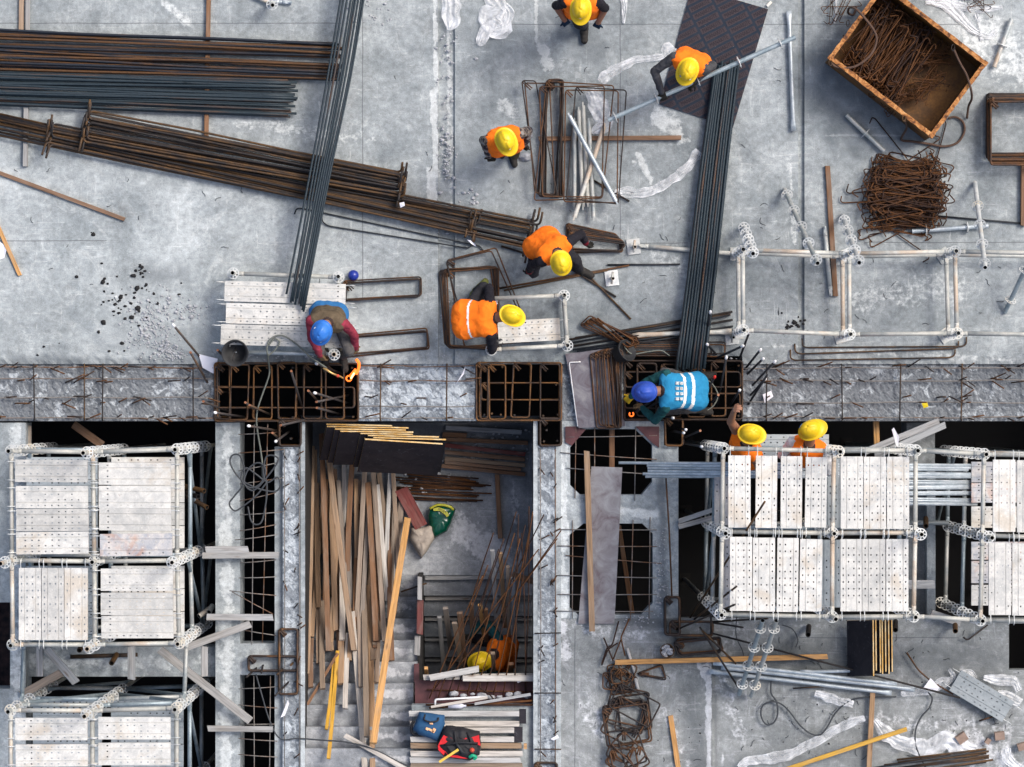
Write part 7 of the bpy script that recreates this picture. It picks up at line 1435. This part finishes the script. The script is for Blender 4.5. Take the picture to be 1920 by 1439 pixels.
film([(905, -20, 8), (932, 12, 18), (920, 34, 22), (938, 52, 22), (912, 60, 14), (902, 78, 10), (898, 86, 3)], 'crumpled knot of grey plastic film right of the floor joint at the top', seed=2)
film([(945, 10, 8), (955, 26, 9), (945, 50, 10), (925, 62, 8)], 'outer fold of grey plastic film at the top', seed=5)
film([(1262, 86, 10), (1250, 98, 12), (1240, 106, 7), (1190, 114, 7), (1160, 128, 9), (1140, 140, 12), (1126, 154, 9)], 'twisted strip of clear film behind the worker carrying the tube', seed=3)
film([(1108, 168, 10), (1118, 190, 16), (1128, 215, 16), (1138, 232, 14), (1118, 244, 10), (1110, 250, 4)], 'crumpled piece of clear film inside the tall stirrup pile', .1, seed=4)
film([(1152, 364, 5), (1170, 360, 11), (1200, 362, 10), (1240, 350, 9), (1280, 322, 9), (1312, 284, 8)], 'long strip of white film from the stirrup pile to the heavy blue bundle', seed=6)
film([(1740, -10, 10), (1780, 12, 12), (1820, 52, 8), (1850, 68, 6), (1870, 60, 6)], 'clear film strip on the slab right of the skip', .005, seed=7); film([(1735, 4, 6), (1790, 10, 8), (1840, 18, 6), (1880, 14, 4)], 'thin clear film strip at the top right edge', .005, seed=8); film([(1830, 26, 4), (1836, 50, 4), (1840, 76, 3)], 'short clear film strip hanging down right of the skip', .005, seed=9)
film([(1385, 1440, 5), (1410, 1425, 9), (1470, 1418, 10), (1530, 1390, 8), (1580, 1362, 8), (1622, 1346, 6)], 'long strip of white film on the lower slab left of the tan timber', -.045, seed=10)
film([(1640, 1350, 6), (1665, 1378, 14), (1700, 1396, 14), (1740, 1402, 18), (1775, 1392, 16), (1800, 1400, 16), (1830, 1408, 10)], 'wide crumpled film on the lower slab right of the tan timber', -.045, seed=11)
film([(1780, 1255, 3), (1788, 1270, 6), (1765, 1282, 10), (1735, 1296, 8), (1690, 1302, 5)], 'film strip above the loose grey green plank', -.045, seed=12); film([(1845, 1270, 5), (1870, 1276, 10), (1900, 1278, 9), (1912, 1296, 6)], 'film strip right of the loose grey green plank, upper piece', -.045, seed=13); film([(1870, 1300, 6), (1890, 1306, 9), (1915, 1318, 8)], 'film strip right of the loose grey green plank, lower piece', -.045, seed=14)
film([(1888, 1404, 8), (1892, 1424, 9), (1908, 1440, 9)], 'crumpled film knot in the bottom right corner', -.045, seed=15); film([(1800, 1262, 9), (1818, 1264, 9), (1830, 1272, 5)], 'small clear film piece touching the loose grey green plank', -.045, seed=16); film([(1528, 1300, 6), (1560, 1310, 10), (1600, 1322, 6)], 'clear film piece under the bright tubes', -.045, seed=17); film([(1566, -10, 4), (1568, 20, 4), (1162+402, 44, 2)], 'short white film sliver left of the skip at the top', .0, seed=18)
film([(1170, -10, 7), (1171, 15, 5), (1170, 44, 1.5)], 'white film sliver right of the worker at the top edge', .01, seed=19)
# bricks and scraps
GB2 = 'broken bricks on the lower slab'
for i, (x, y, a, s_) in enumerate(((1803, 1384, .6, .11), (1874, 1380, .1, .10), (1852, 1390, 1.0, .06), (1916, 1400, .3, .09))):
    MB().box(W(x, y, -.02), (s_*1.1, s_*.9, s_*.6), Matrix.Rotation(a, 3, 'Z') @ Matrix.Rotation(.15, 3, 'X')).build('broken_brick', 'brick_red', None, ('broken pale brick beside the film on the lower slab', 'square broken brick at the lower right', 'small rust brown lump at the lower right', 'broken brick at the bottom right edge')[i], 'brick', GB2)
MB().blob(W(985, 294, .02), .062, 5, .5, 8, 0, (1.25, .8, .5)).build('stone', 'stone', None, 'fist sized grey stone beside the walking worker', 'stone')
for i, (x, y) in enumerate(((887, 372), (888, 382), (894, 380), (870, 362), (893, 365), (996, 256), (838, 322), (892, 110))): MB().blob(W(x, y, .005), .02, i+20, .5, 5, 0, (1.2, 1, .6)).build('stone', 'stone', None, 'small grey stone chip on the slab left of the tall stirrup pile', 'stone', 'stone chips on the slab')
def rubble(name, spots, mat, n_, r0, r1, seed, z=0.0):
    mb = MB(); q = random.Random(seed); t = 0
    for (x0, y0, x1, y1, w, k) in spots:
        for i in range(int(n_*k)):
            s_ = q.random(); x, y = x0+(x1-x0)*s_+q.gauss(0, w), y0+(y1-y0)*s_+q.gauss(0, w*.8); t += 1
            if (y > 679 and y < 795) or (z > -.5 and y > 795 and (1066 < x < 1226 and (803 < y < 930 or 980 < y < 1155) or x > 1271 and y < 1162)): continue
            mb.blob(W(x, y, z+.003), q.uniform(r0, r1)*(1 if q.random() < .85 else 1.7), t, .55, 4, 0, (1, q.uniform(.6, 1), .6))
    mb.build(name, mat, kind='stuff', label=None)
rubble('gravel', [(300, 560, 270, 650, 24, 1.0), (300, 650, 330, 672, 14, .6), (345, 600, 365, 575, 14, .2), (836, 60, 838, 660, 8, .55), (834, 250, 836, 330, 7, .3), (700, 12, 720, 40, 20, .1), (870, 350, 890, 385, 12, .06), (400, 660, 660, 678, 6, .25)], 'stone', 230, .006, .017, 1)
rubble('gravel', [(1340, 600, 1420, 670, 26, .4), (60, 672, 200, 674, 10, .3), (1225, 1120, 1190, 1160, 14, .9), (1240, 1000, 1244, 1120, 8, .4), (1100, 900, 1106, 1160, 6, .3)], 'stone', 170, .005, .013, 2, -.02)
rubble('gravel', [(590, 1320, 770, 1330, 26, .6), (600, 1400, 760, 1360, 24, .4), (840, 860, 960, 870, 30, .8), (740, 900, 900, 930, 18, .5), (900, 806, 980, 830, 18, .4)], 'stone', 90, .006, .018, 3, ZP+.02)
rubble('debris', [(265, 498, 262, 512, 4, .14), (180, 525, 300, 540, 30, .22), (215, 560, 230, 585, 14, .22), (260, 560, 250, 600, 26, .22), (160, 620, 240, 620, 30, .08), (1480, 598, 1500, 610, 10, .16), (1475, 614, 1485, 616, 6, .16), (170, 435, 180, 440, 3, .04), (20, 640, 100, 660, 30, .04)], 'coal', 80, .008, .022, 4)
rubble('debris', [(1280, 1380, 1300, 1400, 20, .2), (1500, 1340, 1560, 1400, 50, .3), (1420, 1320, 1440, 1360, 30, .2), (1600, 1180, 1850, 1300, 60, .5), (1700, 1360, 1900, 1420, 50, .5), (1100, 1380, 1140, 1430, 20, .2), (1560, 1160, 1600, 1190, 20, .2)], 'coal', 60, .003, .009, 5, -.055)
# bits at the top edge
bar('scaffold_tube', [W(455, -16, .05), W(512, 8, .05)], .025, 'galv_tube', 'grey tube end at the top edge between the bar bundles', 'scaffold tube', TG, 12)
standard(W(511, 10, .35), W(508, 4, .02), 'galv_tube', None, first=.08, count=1, label='short upright tube piece with one rosette at the top edge', cat='scaffold tube', group=GS, name='scaffold_standard')
ledger(W(505, 2, .03), W(548, 6, .03), 'bright_tube', None, label='clamp ended tube piece at the top edge', cat='scaffold tube', group=TG, name='scaffold_tube')
MB().box(W(1442, 8, .02), (.07, .03, .03), Matrix.Rotation(.8, 3, 'Z')).build('clamp_piece', 'rosette_zinc', None, 'small zinc clamp piece above the corner of the stamped plywood', 'clamp')
# marks on the vests and helmets
i = i7
def patch(o_, cen_, ax, ay, w_, h_, name, mat, off):
    n_ = ax.cross(ay).normalized(); mb = MB(); P = [cen_+ax*(sx*w_/2)+ay*(sy*h_/2)+n_*off for sx, sy in ((-1, -1), (1, -1), (1, 1), (-1, 1))]; Q = [p-n_*.02 for p in P]
    mb.add(P+Q, [(0, 1, 2, 3), (0, 4, 5, 1), (1, 5, 6, 2), (2, 6, 7, 3), (3, 7, 4, 0)]); return mb.build(name, mat, o_)
bk_ = i['s'].cross(i['up']); bk_ = bk_ if bk_.z > 0 else -bk_
marks = MB()
for a in range(2):
    for b in range(4):
        c0 = i['P']+(i['N']-i['P'])*(.56+.13*a)+i['s']*(.085-.058*b)+bk_*.150
        for (dx, dy, w_, h_) in ((0, .012, .034, .006), (0, -.002, .034, .006), (0, -.015, .034, .006), (-.010, 0, .006, .034), (.010, 0, .006, .034)):
            ax, ay = i['up']*-1, i['s']*-1; q = c0+ay*dx+ax*-dy
            P = [q+ay*(sx*w_/2)+ax*(sy*h_/2) for sx, sy in ((-1, -1), (1, -1), (1, 1), (-1, 1))]; marks.add(P+[p-bk_*.03 for p in P], [(0, 1, 2, 3), (0, 4, 5, 1), (1, 5, 6, 2), (2, 6, 7, 3), (3, 7, 4, 0)])
marks.build('lettering', 'reflective_band', r7)

# blue sticker and small badges on the helmets
def on_helmet(h, x, y, z, name, mat, r=.012, sq=(1, 1)):
    d = Vector((x/.121, y/.099, z/.128)); p = Vector((d.normalized().x*.121, d.normalized().y*.099, d.normalized().z*.128)); n_ = Vector((p.x/.121**2, p.y/.099**2, p.z/.128**2)).normalized()
    Mq = n_.to_track_quat('Z', 'Y').to_matrix().to_4x4(); Mq.translation = p; m_ = MB(); k = 10 if sq == (1, 1) else 4
    ring = [Vector((r*sq[0]*math.cos(2*math.pi*(j+.5)/k), r*sq[1]*math.sin(2*math.pi*(j+.5)/k), 0)) for j in range(k)]
    m_.add([Mq @ (q+Vector((0, 0, .004))) for q in ring]+[Mq @ (q-Vector((0, 0, .006))) for q in ring], [tuple(range(k))]+[(j, k+j, k+(j+1) % k, (j+1) % k) for j in range(k)])
    o = bpy.data.objects.new(name, m_.mesh(name, mat)); COL.objects.link(o); o.parent = h
on_helmet(i9['H'], -.08, .06, .05, 'sticker', 'sticker_blue', .034, (1.1, .8))
on_helmet(i3['H'], .09, 0, .06, 'badge', 'white_cap', .010); on_helmet(i1['H'], .09, 0, .06, 'badge', 'white_cap', .010); on_helmet(i2['H'], .07, -.05, .06, 'badge', 'sticker_blue', .013); on_helmet(i2['H'], .07, .05, .06, 'badge', 'white_cap', .012)
on_helmet(i6['H'], .08, .04, .06, 'badge', 'white_cap', .010); on_helmet(i6['H'], -.03, -.07, .06, 'badge', 'white_cap', .010)

mb = MB(); q_ = random.Random(12)
for (x0, y0, x1, y1, n_, z) in ((1380, 1300, 1900, 1420, 46, -.095), (1400, 1190, 1850, 1260, 26, -.095), (1060, 1240, 1320, 1430, 20, -.045), (700, 20, 1480, 440, 34, .003), (20, 300, 600, 620, 22, .003), (1180, 400, 1480, 600, 22, .003), (1520, 480, 1900, 660, 18, .003)):
    for i in range(n_):
        x, y, a = q_.uniform(x0, x1), q_.uniform(y0, y1), q_.uniform(0, 6.28); L = q_.uniform(3, 11); P = [W(x, y, z)]
        for k in range(3): a += q_.uniform(-.8, .8); x += L*math.cos(a)/2; y += L*math.sin(a)/2; P.append(W(x, y, z+q_.uniform(0, .01)))
        mb.tube(spline(P, 3), .0028, 4)
mb.build('debris', 'dark_bar', kind='stuff')
